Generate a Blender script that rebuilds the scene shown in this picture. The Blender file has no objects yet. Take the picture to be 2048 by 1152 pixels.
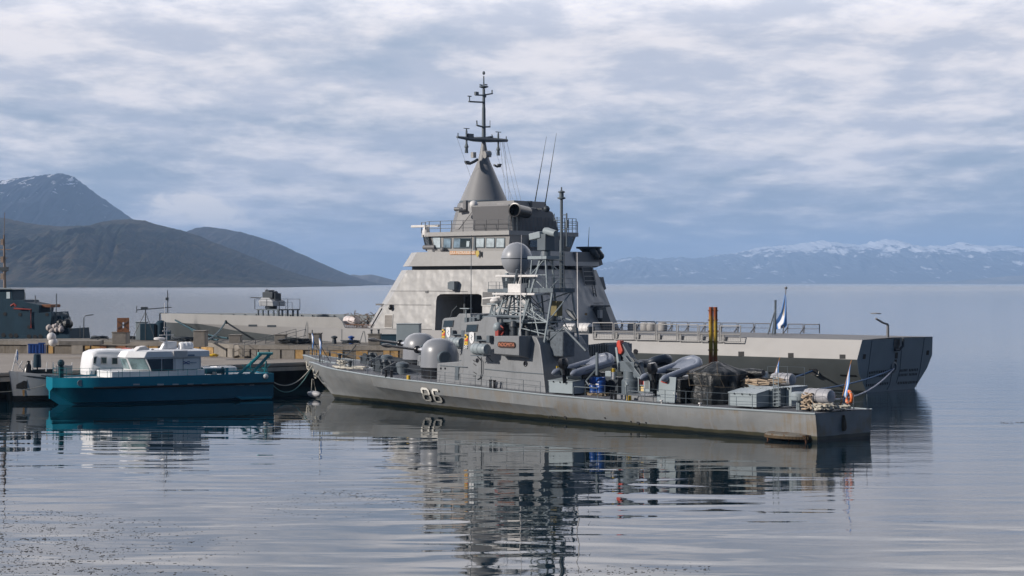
import bpy, math, random
from mathutils import Vector, Matrix, noise as mnoise
random.seed(7)
R = math.radians
sc = bpy.context.scene
col = sc.collection
F = 3600.0      # focal length in photo pixels (2048 px wide)
H = 8.1         # camera height above the water
# ------------------------------------------------------------------ camera
cd = bpy.data.cameras.new('camera'); cam = bpy.data.objects.new('camera', cd); col.objects.link(cam)
cam.location = (0, 0, H); cam.rotation_euler = (R(90), 0, 0)
cd.sensor_width = 36; cd.lens = 36 * F / 2048; cd.shift_y = -10 / 2048
cd.clip_start = 0.5; cd.clip_end = 90000
sc.camera = cam
# ------------------------------------------------------------------ sun and sky
SUN_EL = 24; SUN_DIR = Vector((-0.93, -0.36, 0)).normalized()
sl = bpy.data.lights.new('sun', 'SUN'); so = bpy.data.objects.new('sun', sl); col.objects.link(so)
sl.energy = 4.5; sl.angle = R(2.5); sl.color = (1.0, 0.925, 0.85)
sv = Vector((SUN_DIR.x * math.cos(R(SUN_EL)), SUN_DIR.y * math.cos(R(SUN_EL)), math.sin(R(SUN_EL))))
so.rotation_euler = sv.to_track_quat('Z', 'Y').to_euler()
sc.view_settings.view_transform = 'Standard'; sc.view_settings.look = 'None'
sc.view_settings.exposure = 0.0; sc.view_settings.gamma = 1
sc.cycles.max_bounces = 8; sc.cycles.volume_bounces = 1
try:
    sc.cycles.use_denoising = True
except Exception:
    pass

class NT:
    """small helper round a node tree"""
    def __init__(s, tree): s.t = tree; s.n = tree.nodes; s.l = tree.links
    def new(s, typ, **kw):
        n = s.n.new(typ)
        for k, v in kw.items(): setattr(n, k, v)
        return n
    def put(s, inp, val):
        if hasattr(val, 'is_output') or isinstance(val, bpy.types.NodeSocket): s.l.new(val, inp)
        else: inp.default_value = val
    def math(s, op, a, b=0.0, c=None, clamp=False):
        n = s.new('ShaderNodeMath', operation=op, use_clamp=clamp)
        s.put(n.inputs[0], a); s.put(n.inputs[1], b)
        if c is not None: s.put(n.inputs[2], c)
        return n.outputs[0]
    def maprange(s, v, a, b, c=0.0, d=1.0, interp='LINEAR'):
        n = s.new('ShaderNodeMapRange', interpolation_type=interp)
        for i, x in enumerate((v, a, b, c, d)): s.put(n.inputs[i], x)
        return n.outputs[0]
    def noise(s, vec, scale, detail=4, rough=.55, dist=0.0):
        n = s.new('ShaderNodeTexNoise'); s.put(n.inputs['Vector'], vec)
        n.inputs['Scale'].default_value = scale; n.inputs['Detail'].default_value = detail
        n.inputs['Roughness'].default_value = rough; n.inputs['Distortion'].default_value = dist
        return n.outputs['Fac']
    def mapping(s, vec, scale=(1, 1, 1), rot=(0, 0, 0), loc=(0, 0, 0)):
        n = s.new('ShaderNodeMapping'); s.put(n.inputs['Vector'], vec)
        n.inputs['Scale'].default_value = scale; n.inputs['Rotation'].default_value = rot
        n.inputs['Location'].default_value = loc
        return n.outputs[0]
    def mix(s, fac, a, b, blend='MIX'):
        n = s.new('ShaderNodeMix', data_type='RGBA', blend_type=blend)
        s.put(n.inputs['Factor'], fac)
        for k, v in ((6, a), (7, b)):
            if isinstance(v, (tuple, list)) and len(v) == 3: v = (*v, 1)
            s.put(n.inputs[k], v)
        return n.outputs[2]
    def sep(s, vec):
        n = s.new('ShaderNodeSeparateXYZ'); s.put(n.inputs[0], vec); return n.outputs

w = bpy.data.worlds.new('World'); sc.world = w; w.use_nodes = True
g = NT(w.node_tree); g.n.clear()
out = g.new('ShaderNodeOutputWorld'); bg = g.new('ShaderNodeBackground')
sky = g.new('ShaderNodeTexSky', sky_type='NISHITA'); sky.sun_disc = False
sky.sun_elevation = R(SUN_EL); sky.sun_rotation = math.atan2(SUN_DIR.x, SUN_DIR.y)
sky.air_density = 1.0; sky.dust_density = 0.6; sky.ozone_density = 2.0
tc = g.new('ShaderNodeTexCoord'); d = tc.outputs['Generated']
dx, dy, dz = g.sep(d)
zc = g.math('MAXIMUM', dz, 0.0)
den = g.math('ADD', zc, 0.13)
cx = g.math('DIVIDE', dx, den); cy = g.math('DIVIDE', dy, den)
cmb = g.new('ShaderNodeCombineXYZ'); g.put(cmb.inputs[0], cx); g.put(cmb.inputs[1], cy)
cl = cmb.outputs[0]
n1 = g.noise(g.mapping(cl, (2.0, 1.35, 1), loc=(3.1, .4, 0), rot=(0, 0, R(-6))), 1.0, 9, .60, .12)
n2 = g.noise(g.mapping(cl, (5.5, 4.4, 1), loc=(8, 2, 0)), 1.0, 8, .6, .1)
n3 = g.noise(g.mapping(cl, (.7, .5, 1), loc=(1, 5, 3)), 1.0, 3, .5, .2)
el = g.maprange(zc, 0.0, 0.15)
cov = g.math('ADD', g.math('MULTIPLY', n1, .55), g.math('MULTIPLY', n2, .28))
cov = g.math('ADD', cov, g.math('MULTIPLY', n3, .36))
left = g.maprange(dx, -.3, .3, .03, -.02)
cov = g.math('ADD', g.math('ADD', cov, left), g.maprange(el, 0, 1.0, -.095, .10))
mask = g.maprange(cov, .49, .68, 0, 1, 'SMOOTHSTEP')
shade = g.maprange(g.noise(g.mapping(cl, (3.0, 2.6, 1), loc=(0, 7, 0)), 1.0, 8, .62, .12), .38, .62, 0, 1, 'SMOOTHSTEP')
# a low cream cumulus standing behind the left hills
ex = g.math('DIVIDE', g.math('ADD', dx, .170), .030); ez = g.math('DIVIDE', g.math('SUBTRACT', dz, g.math('SUBTRACT', .0400, g.math('MULTIPLY', g.math('ADD', dx, .17), .12))), .0095)
rad = g.math('ADD', g.math('MULTIPLY', ex, ex), g.math('MULTIPLY', ez, ez))
puff = g.noise(g.mapping(d, (60, 60, 110)), 1.0, 6, .6, .6)
low = g.math('MULTIPLY', g.maprange(g.math('SUBTRACT', g.math('MULTIPLY', puff, 2.6), rad), .1, 1.1, 0, 1, 'SMOOTHSTEP'), g.maprange(dy, 0, .3))
# cloud radiance in the units of the physical sky (multiplied by the 0.1 below)
cloud = g.mix(shade, (6.1, 6.4, 7.4), (10.0, 9.5, 9.6))
cloud = g.mix(g.maprange(zc, .135, .26), cloud, g.mix(shade, (14.5, 14.5, 15.6), (25, 24, 24)))  # unseen clouds above the view, brightened to light the foreground water
gap = g.mix(el, (2.9, 3.6, 4.9), (4.7, 5.4, 6.7))
gap = g.mix(.88, sky.outputs[0], gap)          # a thin veil over the clear sky between the clouds
colr = g.mix(mask, gap, cloud)
colr = g.mix(g.math('MULTIPLY', low, .85), colr, (11.5, 10.6, 10.0))
high = g.math('MAXIMUM', g.maprange(zc, .42, .75, 0, 1, 'SMOOTHSTEP'), g.maprange(dy, .55, -.05, 0, 1, 'SMOOTHSTEP'))   # unseen sky overhead and behind the viewer, dimmed to deepen the shade
colr = g.mix(high, colr, g.mix(mask, (.55, 1.0, 2.0), (.9, 1.35, 2.2)))   # deeper, bluer sky well above the picture
g.l.new(colr, bg.inputs['Color']); bg.inputs['Strength'].default_value = 0.1
g.l.new(bg.outputs[0], out.inputs['Surface'])

# ------------------------------------------------------------------ materials
MATS = {}
def mat(name, c, rough=.55, metal=0.0, var=.12, vs=1.2, streak=0.0, streak_c=None, bump=0.0, bs=4.0, bd=4, spec=.5, extra=None, alpha=None, trans=0.0, ior=None):
    if name in MATS: return MATS[name]
    m = bpy.data.materials.new(name); m.use_nodes = True
    k = NT(m.node_tree); b = k.n['Principled BSDF']
    t = k.new('ShaderNodeTexCoord').outputs['Object']
    colour = (*c, 1)
    base = None
    if var:
        n = k.noise(t, vs, 6, .62)
        f = k.maprange(n, .3, .7)
        lo = tuple(x * (1 - var) for x in c); hi = tuple(min(1, x * (1 + var)) for x in c)
        base = k.mix(f, lo, hi)
    else:
        base = colour
    if streak:
        s1 = k.noise(k.mapping(t, (2.3, 2.3, .18)), 1.6, 5, .6)
        s2 = k.noise(t, .5, 3)
        f = k.maprange(k.math('MULTIPLY', s1, s2), .27, .40, 0, streak)
        base = k.mix(f, base, streak_c or tuple(x * .55 for x in c))
    if extra: base = extra(k, t, base)
    k.put(b.inputs['Base Color'], base)
    b.inputs['Roughness'].default_value = rough; b.inputs['Metallic'].default_value = metal
    b.inputs['Specular IOR Level'].default_value = spec
    if trans: b.inputs['Transmission Weight'].default_value = trans
    if ior: b.inputs['IOR'].default_value = ior
    if bump:
        bn = k.new('ShaderNodeBump'); bn.inputs['Strength'].default_value = 1.0; bn.inputs['Distance'].default_value = bump
        k.put(bn.inputs['Height'], k.noise(t, bs, bd)); k.l.new(bn.outputs[0], b.inputs['Normal'])
    MATS[name] = m
    return m

def hull_small(k, t, base):
    x, y, z = k.sep(t)
    # rust runs below the deck edge, stronger towards the stern
    s = k.noise(k.mapping(t, (1.1, .2, .07)), 1.9, 5, .7)
    s2 = k.noise(k.mapping(t, (.5, .5, .9)), 1.0, 4, .6)
    f = k.maprange(k.math('MULTIPLY', s, s2), .24, .36, 0, .8)
    f = k.math('MULTIPLY', f, k.maprange(x, 34, 10, .2, 1))
    base = k.mix(f, base, (.19, .15, .10))
    sf = k.noise(k.mapping(t, (.9, .3, .05), loc=(4, 0, 0)), 2.4, 4, .65)
    base = k.mix(k.maprange(sf, .58, .72, 0, .35), base, (.33, .34, .35))
    # fouled band along the waterline
    e = k.math('ADD', z, k.math('MULTIPLY', k.math('SUBTRACT', k.noise(t, .9, 5), .5), .16))
    ef = k.maprange(e, .34, .29)
    foul = k.mix(k.noise(t, 2.2, 5), (.018, .03, .028), (.075, .06, .028))
    base = k.mix(ef, base, foul)
    ef2 = k.maprange(e, .18, .10)
    base = k.mix(ef2, base, (.006, .01, .01))
    return base
def hull_big(k, t, base):
    x, y, z = k.sep(t)
    # the pale upper part of the paint scheme, its lower edge climbing to the bow
    b1 = k.maprange(x, 52, 70, 2.53, 3.42)
    b2 = k.maprange(x, 70, 86.5, 0, 1.25)
    lim = k.math('ADD', b1, b2)
    f = k.maprange(k.math('SUBTRACT', z, lim), -.012, .012)
    dark = k.mix(k.maprange(k.noise(t, .6, 4), .3, .7), (.065, .075, .078), (.08, .09, .093))
    base = k.mix(f, dark, base)
    wl = k.maprange(z, .16, .13)
    base = k.mix(wl, base, (.012, .016, .018))
    return base

GREY = mat('warship grey paint', (.19, .20, .21), .48, var=.09, vs=.9, streak=.4, bump=.03, bs=1.3)
GREY_H = mat('patrol boat hull paint', (.20, .21, .215), .42, var=.10, vs=.7, bump=.07, bs=.8, bd=1, extra=hull_small)
GREY_L = mat('light locker paint', (.27, .315, .335), .45, var=.05)
GREY_M = mat('blue grey fittings paint', (.10, .125, .145), .5, var=.12)
DECK = mat('deck paint', (.14, .145, .16), .8, var=.15, vs=2.5)
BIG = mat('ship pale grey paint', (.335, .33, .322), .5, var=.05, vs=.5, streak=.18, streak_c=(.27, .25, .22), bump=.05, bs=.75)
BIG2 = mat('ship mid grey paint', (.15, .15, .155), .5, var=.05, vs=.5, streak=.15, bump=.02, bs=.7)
BIG3 = mat('ship light mast paint', (.205, .205, .21), .5, var=.04)
BIGD = mat('ship pale grey dented plating', (.335, .33, .322), .45, var=.05, vs=.5, streak=.22, streak_c=(.28, .26, .23), bump=.11, bs=1.25, bd=.6)
BIGH = mat('ship hull paint', (.265, .26, .257), .5, var=.05, vs=.4, streak=.2, streak_c=(.25, .23, .2), bump=.06, bs=.6, bd=1, extra=hull_big)
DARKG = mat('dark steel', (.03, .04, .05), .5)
BLACK = mat('black recess', (.004, .005, .006), .7, var=0)
BLACKG = mat('glossy black', (.01, .01, .012), .3, var=.1)
WHITE = mat('white paint', (.78, .78, .78), .35, var=.04)
WHITE2 = mat('weathered white', (.66, .64, .62), .5, var=.12, vs=5)
GLASS = mat('window glass', (.02, .035, .045), .06, var=0, spec=.9)
GLASSB = mat('pale window blind glass', (.50, .58, .62), .25, var=.3, vs=1.5)
TEAL = mat('teal hull paint', (.0, .19, .28), .32, var=.06)
TEALD = mat('dark teal hull paint', (.0, .105, .17), .34, var=.08)
TEALP = mat('teal frame paint', (.0, .19, .22), .4, var=.06)
REDD = mat('dull red gear', (.28, .04, .03), .6)
RED = mat('red paint', (.50, .05, .025), .5, var=.2)
ORANGE = mat('orange plastic', (.75, .17, .04), .45, var=.1)
BLUE = mat('blue plastic', (.008, .06, .26), .4, var=.1)
YELLOW = mat('yellow paint', (.65, .42, .03), .5)
WOOD = mat('varnished name board wood', (.42, .20, .075), .45, var=.2, vs=6)
RUSTWOOD = mat('rusty brown plate', (.20, .085, .04), .8, var=.35, vs=4)
TIMBER = mat('weathered timber', (.22, .17, .11), .85, var=.3, vs=3)
LETTER = mat('pale letters', (.8, .72, .62), .5, var=0)
LETTER_R = mat('orange letters', (.6, .22, .12), .5, var=0)
TARP = mat('black tarpaulin', (.008, .0105, .012), .45, var=.25, vs=2, bump=.06, bs=4)
RUBBER = mat('grey inflatable rubber', (.20, .225, .28), .42, var=.1, bump=.01, bs=9)
RUBBERD = mat('dark inflatable rubber', (.04, .055, .08), .45, var=.2)
ROPE = mat('tan rope', (.40, .31, .22), .85, var=.25, vs=9)
ROPEW = mat('pale rope', (.5, .47, .40), .85, var=.2, vs=9)
ROPEB = mat('blue green rope', (.006, .055, .075), .7)
ROPEBL = mat('blue rope', (.02, .10, .24), .7)
CONC = mat('pale concrete', (.22, .20, .175), .9, var=.2, vs=.8, streak=.5, streak_c=(.14, .12, .09), bump=.05, bs=2)
CONCD = mat('stained concrete', (.16, .14, .115), .9, var=.3, vs=.6, streak=.7, streak_c=(.09, .075, .05), bump=.06, bs=2)
PIERD = mat('pier deck', (.27, .235, .20), .92, var=.12, vs=.25, bump=.03, bs=2)
OCHRE = mat('ochre fender timber', (.34, .21, .08), .85, var=.4, vs=2.5)
AUX = mat('auxiliary ship blue grey', (.016, .044, .068), .75, spec=.25, var=.15, vs=.8, streak=.4)
PILEY = mat('yellow rusty pile', (.46, .30, .035), .75, var=.4, vs=1.6, extra=lambda k, t, b: k.mix(k.maprange(k.math('ADD', k.math('MULTIPLY', k.noise(t, 1.3, 5), 2.2), k.math('MULTIPLY', k.math('ABSOLUTE', k.math('SUBTRACT', k.sep(t)[2], 5.4)), .8)), 1.9, 2.35), b, (.34, .09, .03)))
FLAGB = mat('flag sky blue', (.10, .26, .60), .8, var=.05)
FLAGW = mat('flag white', (.72, .72, .74), .8, var=.03)
FLAGY = mat('flag sun gold', (.75, .45, .06), .8, var=0)

# ------------------------------------------------------------------ mesh helpers
class MB:
    def __init__(s): s.v = []; s.f = []; s.m = []; s.mats = []; s.k = 0
    def use(s, m):
        if m not in s.mats: s.mats.append(m)
        s.k = s.mats.index(m); return s
    def add(s, vs, fs):
        o = len(s.v); s.v += [tuple(map(float, p)) for p in vs]
        for q in fs: s.f.append([i + o for i in q]); s.m.append(s.k)
        return s
    def box(s, c, d, rz=0, ry=0, rx=0):
        M = Matrix.Rotation(rz, 3, 'Z') @ Matrix.Rotation(ry, 3, 'Y') @ Matrix.Rotation(rx, 3, 'X')
        c = Vector(c); vs = []
        for z in (-.5, .5):
            for x, y in ((-.5, -.5), (.5, -.5), (.5, .5), (-.5, .5)):
                vs.append(c + M @ Vector((x * d[0], y * d[1], z * d[2])))
        return s.add(vs, [(3, 2, 1, 0), (4, 5, 6, 7), (0, 1, 5, 4), (1, 2, 6, 5), (2, 3, 7, 6), (3, 0, 4, 7)])
    def loft(s, rings, cap=True):
        n = len(rings[0]); vs = [p for r in rings for p in r]; fs = []
        for i in range(len(rings) - 1):
            for j in range(n):
                a = i * n + j; b = i * n + (j + 1) % n
                fs.append((a, b, b + n, a + n))
        if cap: fs += [tuple(reversed(range(n))), tuple(range((len(rings) - 1) * n, len(rings) * n))]
        return s.add(vs, fs)
    def ring(s, c, ax, r, n, up=None):
        c = Vector(c); ax = Vector(ax).normalized()
        u = Vector(up) if up else (Vector((0, 0, 1)) if abs(ax.z) < .9 else Vector((1, 0, 0)))
        a = ax.cross(u).normalized(); b = ax.cross(a)
        return [c + a * (r * math.cos(2 * math.pi * i / n)) + b * (r * math.sin(2 * math.pi * i / n)) for i in range(n)]
    def tube(s, p, q, r, r2=None, n=6):
        p = Vector(p); q = Vector(q); r2 = r if r2 is None else r2
        if (q - p).length < 1e-6: return s
        return s.loft([s.ring(p, q - p, r, n), s.ring(q, q - p, r2, n)])
    def path(s, pts, r, n=6):
        pts = [Vector(p) for p in pts]; rs = []
        for i, p in enumerate(pts):
            ax = pts[min(i + 1, len(pts) - 1)] - pts[max(i - 1, 0)]
            rr = r[i] if isinstance(r, (list, tuple)) else r
            rs.append(s.ring(p, ax, rr, n))
        return s.loft(rs)
    def lathe(s, prof, c, ax=(0, 0, 1), n=24):
        c = Vector(c); ax = Vector(ax).normalized()
        return s.loft([s.ring(c + ax * z, ax, max(r, .001), n) for r, z in prof])
    def ball(s, c, r, n=12, sz=1.0):
        k = max(5, n // 2)
        return s.lathe([(r * math.sin(math.pi * i / k), -r * sz * math.cos(math.pi * i / k)) for i in range(k + 1)], c, n=n)
    def plate(s, pts, th):
        """polygon pts (3D, planar) given thickness vector th"""
        th = Vector(th); a = [Vector(p) for p in pts]
        return s.loft([a, [p + th for p in a]])
    def build(s, name, mt=None, parent=None, smooth=40, bevel=0):
        me = bpy.data.meshes.new(name); me.from_pydata(s.v, [], s.f); 
        for m in (s.mats or [mt]): me.materials.append(m)
        if s.mats: me.polygons.foreach_set('material_index', s.m)
        me.validate()
        import bmesh
        bm = bmesh.new(); bm.from_mesh(me); bmesh.ops.recalc_face_normals(bm, faces=bm.faces); bm.to_mesh(me); bm.free()
        if smooth:
            me.polygons.foreach_set('use_smooth', [True] * len(me.polygons)); me.set_sharp_from_angle(angle=R(smooth))
        o = bpy.data.objects.new(name, me); col.objects.link(o)
        if parent: o.parent = parent
        if bevel:
            b = o.modifiers.new('bevel', 'BEVEL'); b.width = bevel; b.segments = 2; b.limit_method = 'ANGLE'; b.angle_limit = R(35)
        return o

def tag(o, label=None, cat=None, group=None, kind=None):
    if label: o['label'] = label
    if cat: o['category'] = cat
    if group: o['group'] = group
    if kind: o['kind'] = kind
    return o
def empty(name, loc, rz=0.0, label=None, cat=None, group=None):
    o = bpy.data.objects.new(name, None); col.objects.link(o); o.location = loc; o.rotation_euler = (0, 0, rz)
    o.empty_display_size = .2
    return tag(o, label, cat, group)
def itp(t, tab):
    if t <= tab[0][0]: return tab[0][1]
    for (a, b), (c, d_) in zip(tab, tab[1:]):
        if t <= c: return b + (d_ - b) * (t - a) / (c - a)
    return tab[-1][1]
def smooth_itp(t, tab):
    e = (tab[-1][0] - tab[0][0]) * .012
    return sum(itp(min(max(t + k * e, tab[0][0]), tab[-1][0]), tab) for k in (-1, 0, 1)) / 3

class Frame:
    """a vessel's own frame: u forward, v to its port side, z up"""
    def __init__(s, S, a):
        b = math.sqrt(1 - a * a); s.S = S; s.h = (-a, b); s.n = (-b, -a); s.rz = math.atan2(b, -a)
    def W(s, u, v, z=0): return (s.S[0] + u * s.h[0] + v * s.n[0], s.S[1] + u * s.h[1] + v * s.n[1], z)
    def L(s, X, Y): 
        x = X - s.S[0]; y = Y - s.S[1]
        return x * s.h[0] + y * s.h[1], x * s.n[0] + y * s.n[1]
    def P(s, px, py, v0, sl=0, zr=0):
        """where the sight line through a photo point meets the plane v = v0 - sl*(z-zr)"""
        ax = (px - 1024) / F; az = -(py - 566) / F
        A = ax * s.n[0] + s.n[1]; B = -(s.S[0] * s.n[0] + s.S[1] * s.n[1])
        t = (v0 - sl * (H - zr) - B) / (A + sl * az)
        u, v = s.L(t * ax, t)
        return Vector((u, v, H + t * az))
    def U(s, px, py, u0):
        ax = (px - 1024) / F; az = -(py - 566) / F
        A = ax * s.h[0] + s.h[1]; B = -(s.S[0] * s.h[0] + s.S[1] * s.h[1])
        t = (u0 - B) / A
        u, v = s.L(t * ax, t)
        return Vector((u, v, H + t * az))
    def Z(s, px, py, z):
        ax = (px - 1024) / F; az = -(py - 566) / F; t = (z - H) / az
        u, v = s.L(t * ax, t); return Vector((u, v, z))
    def upx(s, px, v): return s.P(px, 600, v).x
    def zpy(s, py, u, v): return H - (py - 566) * s.W(u, v)[1] / F
def ground(px, py, z=0.0):
    t = (z - H) * F / -(py - 566); return Vector(((px - 1024) / F * t, t, z))
def atD(px, py, D): return Vector(((px - 1024) / F * D, D, H - (py - 566) * D / F))

S1 = Frame((17.09, 92.62), .66)                       # near patrol boat
B2 = S1.W(10.5, -6.7); S2 = Frame((B2[0], B2[1]), .66)   # sister boat moored beyond it
SB = Frame((28.55, 135.6), .756)                      # big patrol ship

def lathe_at(mb, prof, c, ax=(0, 0, 1), n=24): return mb.lathe(prof, c, ax, n)
def text_mesh(name, body, size, loc, rot, mt, parent, ext=.01, sx=1.0):
    cu = bpy.data.curves.new(name, 'FONT'); cu.body = body; cu.size = size; cu.extrude = ext
    cu.align_x = 'CENTER'; cu.align_y = 'CENTER'
    t = bpy.data.objects.new(name, cu); col.objects.link(t)
    dg = bpy.context.evaluated_depsgraph_get(); me = bpy.data.meshes.new_from_object(t.evaluated_get(dg))
    bpy.data.objects.remove(t)
    o = bpy.data.objects.new(name, me); col.objects.link(o); me.materials.clear(); me.materials.append(mt)
    o.parent = parent; o.location = loc; o.rotation_euler = rot; o.scale = (sx, 1, 1)
    return o
def railing(name, pts, h, step, parent, mt, r=.018, wires=2, lean=0):
    """stanchions and wires along a polyline of deck points"""
    mb = MB(); pts = [Vector(p) for p in pts]; acc = []
    for a, b in zip(pts, pts[1:]):
        n = max(1, round((b - a).length / step))
        acc += [a.lerp(b, i / n) for i in range(n)]
    acc.append(pts[-1])
    tops = []
    for p in acc:
        q = p + Vector((0, lean, h)); tops.append(q); mb.tube(p, q, r, n=5)
    for k in range(wires):
        f = 1 - k / wires
        for (a, b), (c, d_) in zip(zip(acc, tops), zip(acc[1:], tops[1:])):
            mb.tube(a.lerp(b, f), c.lerp(d_, f), r * .55, n=4)
    return mb.build(name, mt, parent)
def lattice(mb, c0, c1, hx0, hy0, hx1, hy1, bays, r=.06, rb=.035):
    c0 = Vector(c0); c1 = Vector(c1); lev = []
    for i in range(bays + 1):
        f = i / bays; c = c0.lerp(c1, f); hx = hx0 + (hx1 - hx0) * f; hy = hy0 + (hy1 - hy0) * f
        lev.append([c + Vector((a * hx, b * hy, 0)) for a, b in ((-1, -1), (1, -1), (1, 1), (-1, 1))])
    for i in range(bays):
        for j in range(4):
            k = (j + 1) % 4
            mb.tube(lev[i][j], lev[i + 1][j], r)
            mb.tube(lev[i + 1][j], lev[i + 1][k], rb)
            if (i + j) % 2: mb.tube(lev[i][j], lev[i + 1][k], rb)
            else: mb.tube(lev[i][k], lev[i + 1][j], rb)
    return mb
def canister(parent, c, ax, r, L, mt=WHITE2, name='life_raft_canister'):
    mb = MB(); c = Vector(c)
    mb.lathe([(r * .55, -L / 2), (r * .9, -L * .47), (r, -L * .40), (r, -L * .04), (r * 1.06, -L * .035), (r * 1.06, L * .035), (r, L * .04), (r, L * .40), (r * .9, L * .47), (r * .55, L / 2)], c, ax, 16)
    a = Vector(ax).normalized()
    for f in (-.28, .28): mb.lathe([(r * 1.03, -.04), (r * 1.03, .04)], c + a * L * f, ax, 16)
    return mb.build(name, mt, parent)
def flag(parent, foot, top, dirv, w_, h_, folds=.3, name='flag'):
    """staff and limp three-band flag hanging from it"""
    st = MB().tube(foot, top, .035, .02, n=6).build('flagstaff', WOOD, parent)
    st.location = (0, 0, 0)
    mb = MB(); foot = Vector(foot); top = Vector(top); dv = Vector(dirv).normalized(); side = Vector((-dv.y, dv.x, 0))
    nu, nv = 12, 12; a = top.lerp(foot, .06); vs = []
    ax = (foot - top).normalized()
    for layer in (0, 1):
        for i in range(nu + 1):
            for j in range(nv + 1):
                fu = i / nu; fv = j / nv
                x = w_ * (fu * .38 * (1 - .25 * fv) + .0)
                p = a + ax * (h_ * fv * .55) + Vector((0, 0, -1)) * (fu * h_ * .95 * (1 - .22 * fv)) + dv * x * (.45 + fv * .35) + side * (folds * .35 * math.sin(fu * 9 + fv * 2.2) * fu + layer * .012)
                vs.append(p)
    o0 = len(mb.v); N = (nu + 1) * (nv + 1)
    mb.v += [tuple(p) for p in vs]
    for layer in (0, 1):
        for j in range(nv):
            mb.use(FLAGW if 4 <= j < 8 else FLAGB)
            for i in range(nu):
                q = layer * N + i * (nv + 1) + j
                mb.f.append([q, q + 1, q + nv + 2, q + nv + 1]); mb.m.append(mb.k)
    fl = mb.build(name, None, st, smooth=80)
    return st
def rope(name, p, q, sag, r, mt, label, n=22, parent=None):
    p = Vector(p); q = Vector(q); mb = MB()
    pts = [p.lerp(q, i / n) - Vector((0, 0, sag * 4 * (i / n) * (1 - i / n))) for i in range(n + 1)]
    mb.path(pts, r, 6); o = mb.build(name, mt, parent)
    if label: tag(o, label, 'rope')
    return o
# ================================================================== SETTING
def sea_mat():
    m = bpy.data.materials.new('sea water'); m.use_nodes = True; k = NT(m.node_tree); b = k.n['Principled BSDF']
    t = k.new('ShaderNodeTexCoord').outputs['Object']; x, y, z = k.sep(t)
    b.inputs['Base Color'].default_value = (.002, .014, .022, 1); b.inputs['IOR'].default_value = 1.33
    b.inputs['Specular IOR Level'].default_value = .5
    far = k.maprange(y, 120, 230, 0, 1, 'SMOOTHSTEP')
    vfar = k.maprange(y, 300, 2500, 0, 1)
    k.put(b.inputs['Roughness'], k.math('ADD', k.maprange(far, 0, 1, .004, .05), k.math('MULTIPLY', vfar, .12)))
    patch = k.maprange(k.noise(k.mapping(t, (.02, .05, 1)), 1, 3), .35, .65, .30, 1.3)
    # lengths in metres: long low swell, ripples, and fine wind ripples beyond the shelter of the ships
    a1 = k.noise(k.mapping(t, (.15, .50, 1), rot=(0, 0, R(8))), 1.0, 1.2, .45, .4)
    a2 = k.noise(k.mapping(t, (.8, 2.2, 1), rot=(0, 0, R(-10))), 1.0, 3, .5, .3)
    a3 = k.noise(k.mapping(t, (1.1, 2.2, 1), rot=(0, 0, R(12))), 1.0, 4, .6, .2)
    a4 = k.noise(k.mapping(t, (.22, .55, 1), rot=(0, 0, R(-6))), 1.0, 4, .6, .3)
    close = k.maprange(y, 95, 55, 1.0, 2.1)
    near = k.math('MULTIPLY', k.math('ADD', k.math('MULTIPLY', k.math('MULTIPLY', a1, close), .032), k.math('MULTIPLY', a2, .0016)), patch)
    rightside = k.maprange(x, 5, 28, 0, 1, 'SMOOTHSTEP')
    near = k.math('ADD', near, k.math('MULTIPLY', k.math('MULTIPLY', a3, rightside), .016))
    wind = k.math('MULTIPLY', k.math('ADD', k.math('MULTIPLY', a3, .07), k.math('MULTIPLY', a4, .24)), far)
    wind = k.math('MULTIPLY', wind, k.maprange(x, -10, 40, 1.0, .45))
    bn = k.new('ShaderNodeBump'); bn.inputs['Strength'].default_value = 1; bn.inputs['Distance'].default_value = 1
    k.put(bn.inputs['Height'], k.math('ADD', near, wind)); k.l.new(bn.outputs[0], b.inputs['Normal'])
    return m
o = MB().add([(-32500, -200, 0), (32500, -200, 0), (32500, 31000, 0), (-32500, 31000, 0)], [(0, 1, 2, 3)]).build('sea', sea_mat(), smooth=0); tag(o, kind='structure')

def hill_mat(name, c1, c2, c3, snow=None, sc_=1 / 300, snow_w=60, snow_d=.5):
    m = bpy.data.materials.new(name); m.use_nodes = True; k = NT(m.node_tree); b = k.n['Principled BSDF']
    t = k.new('ShaderNodeTexCoord').outputs['Object']; x, y, z = k.sep(t)
    n = k.noise(k.mapping(t, (sc_, sc_ * .7, sc_ * 1.6)), 1, 8, .62, .4)
    n2 = k.noise(t, sc_ * 6, 8, .7)
    base = k.mix(k.maprange(n, .38, .62), c1, c2)
    base = k.mix(k.maprange(k.math('ADD', k.math('MULTIPLY', n2, .6), k.math('MULTIPLY', n, .4)), .50, .62), base, c3)
    if snow:
        s = k.noise(k.mapping(t, (sc_ * 3.2, sc_ * 1.2, sc_ * 3.5), rot=(0, R(38), 0)), 1, 9, .68, .8)
        e = k.math('ADD', k.maprange(z, snow - snow_w, snow + snow_w, -.16, .10), s)
        base = k.mix(k.maprange(e, snow_d, snow_d + .05), base, (.75, .76, .80))
    k.put(b.inputs['Base Color'], base); b.inputs['Roughness'].default_value = .95; b.inputs['Specular IOR Level'].default_value = .1
    return m
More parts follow.
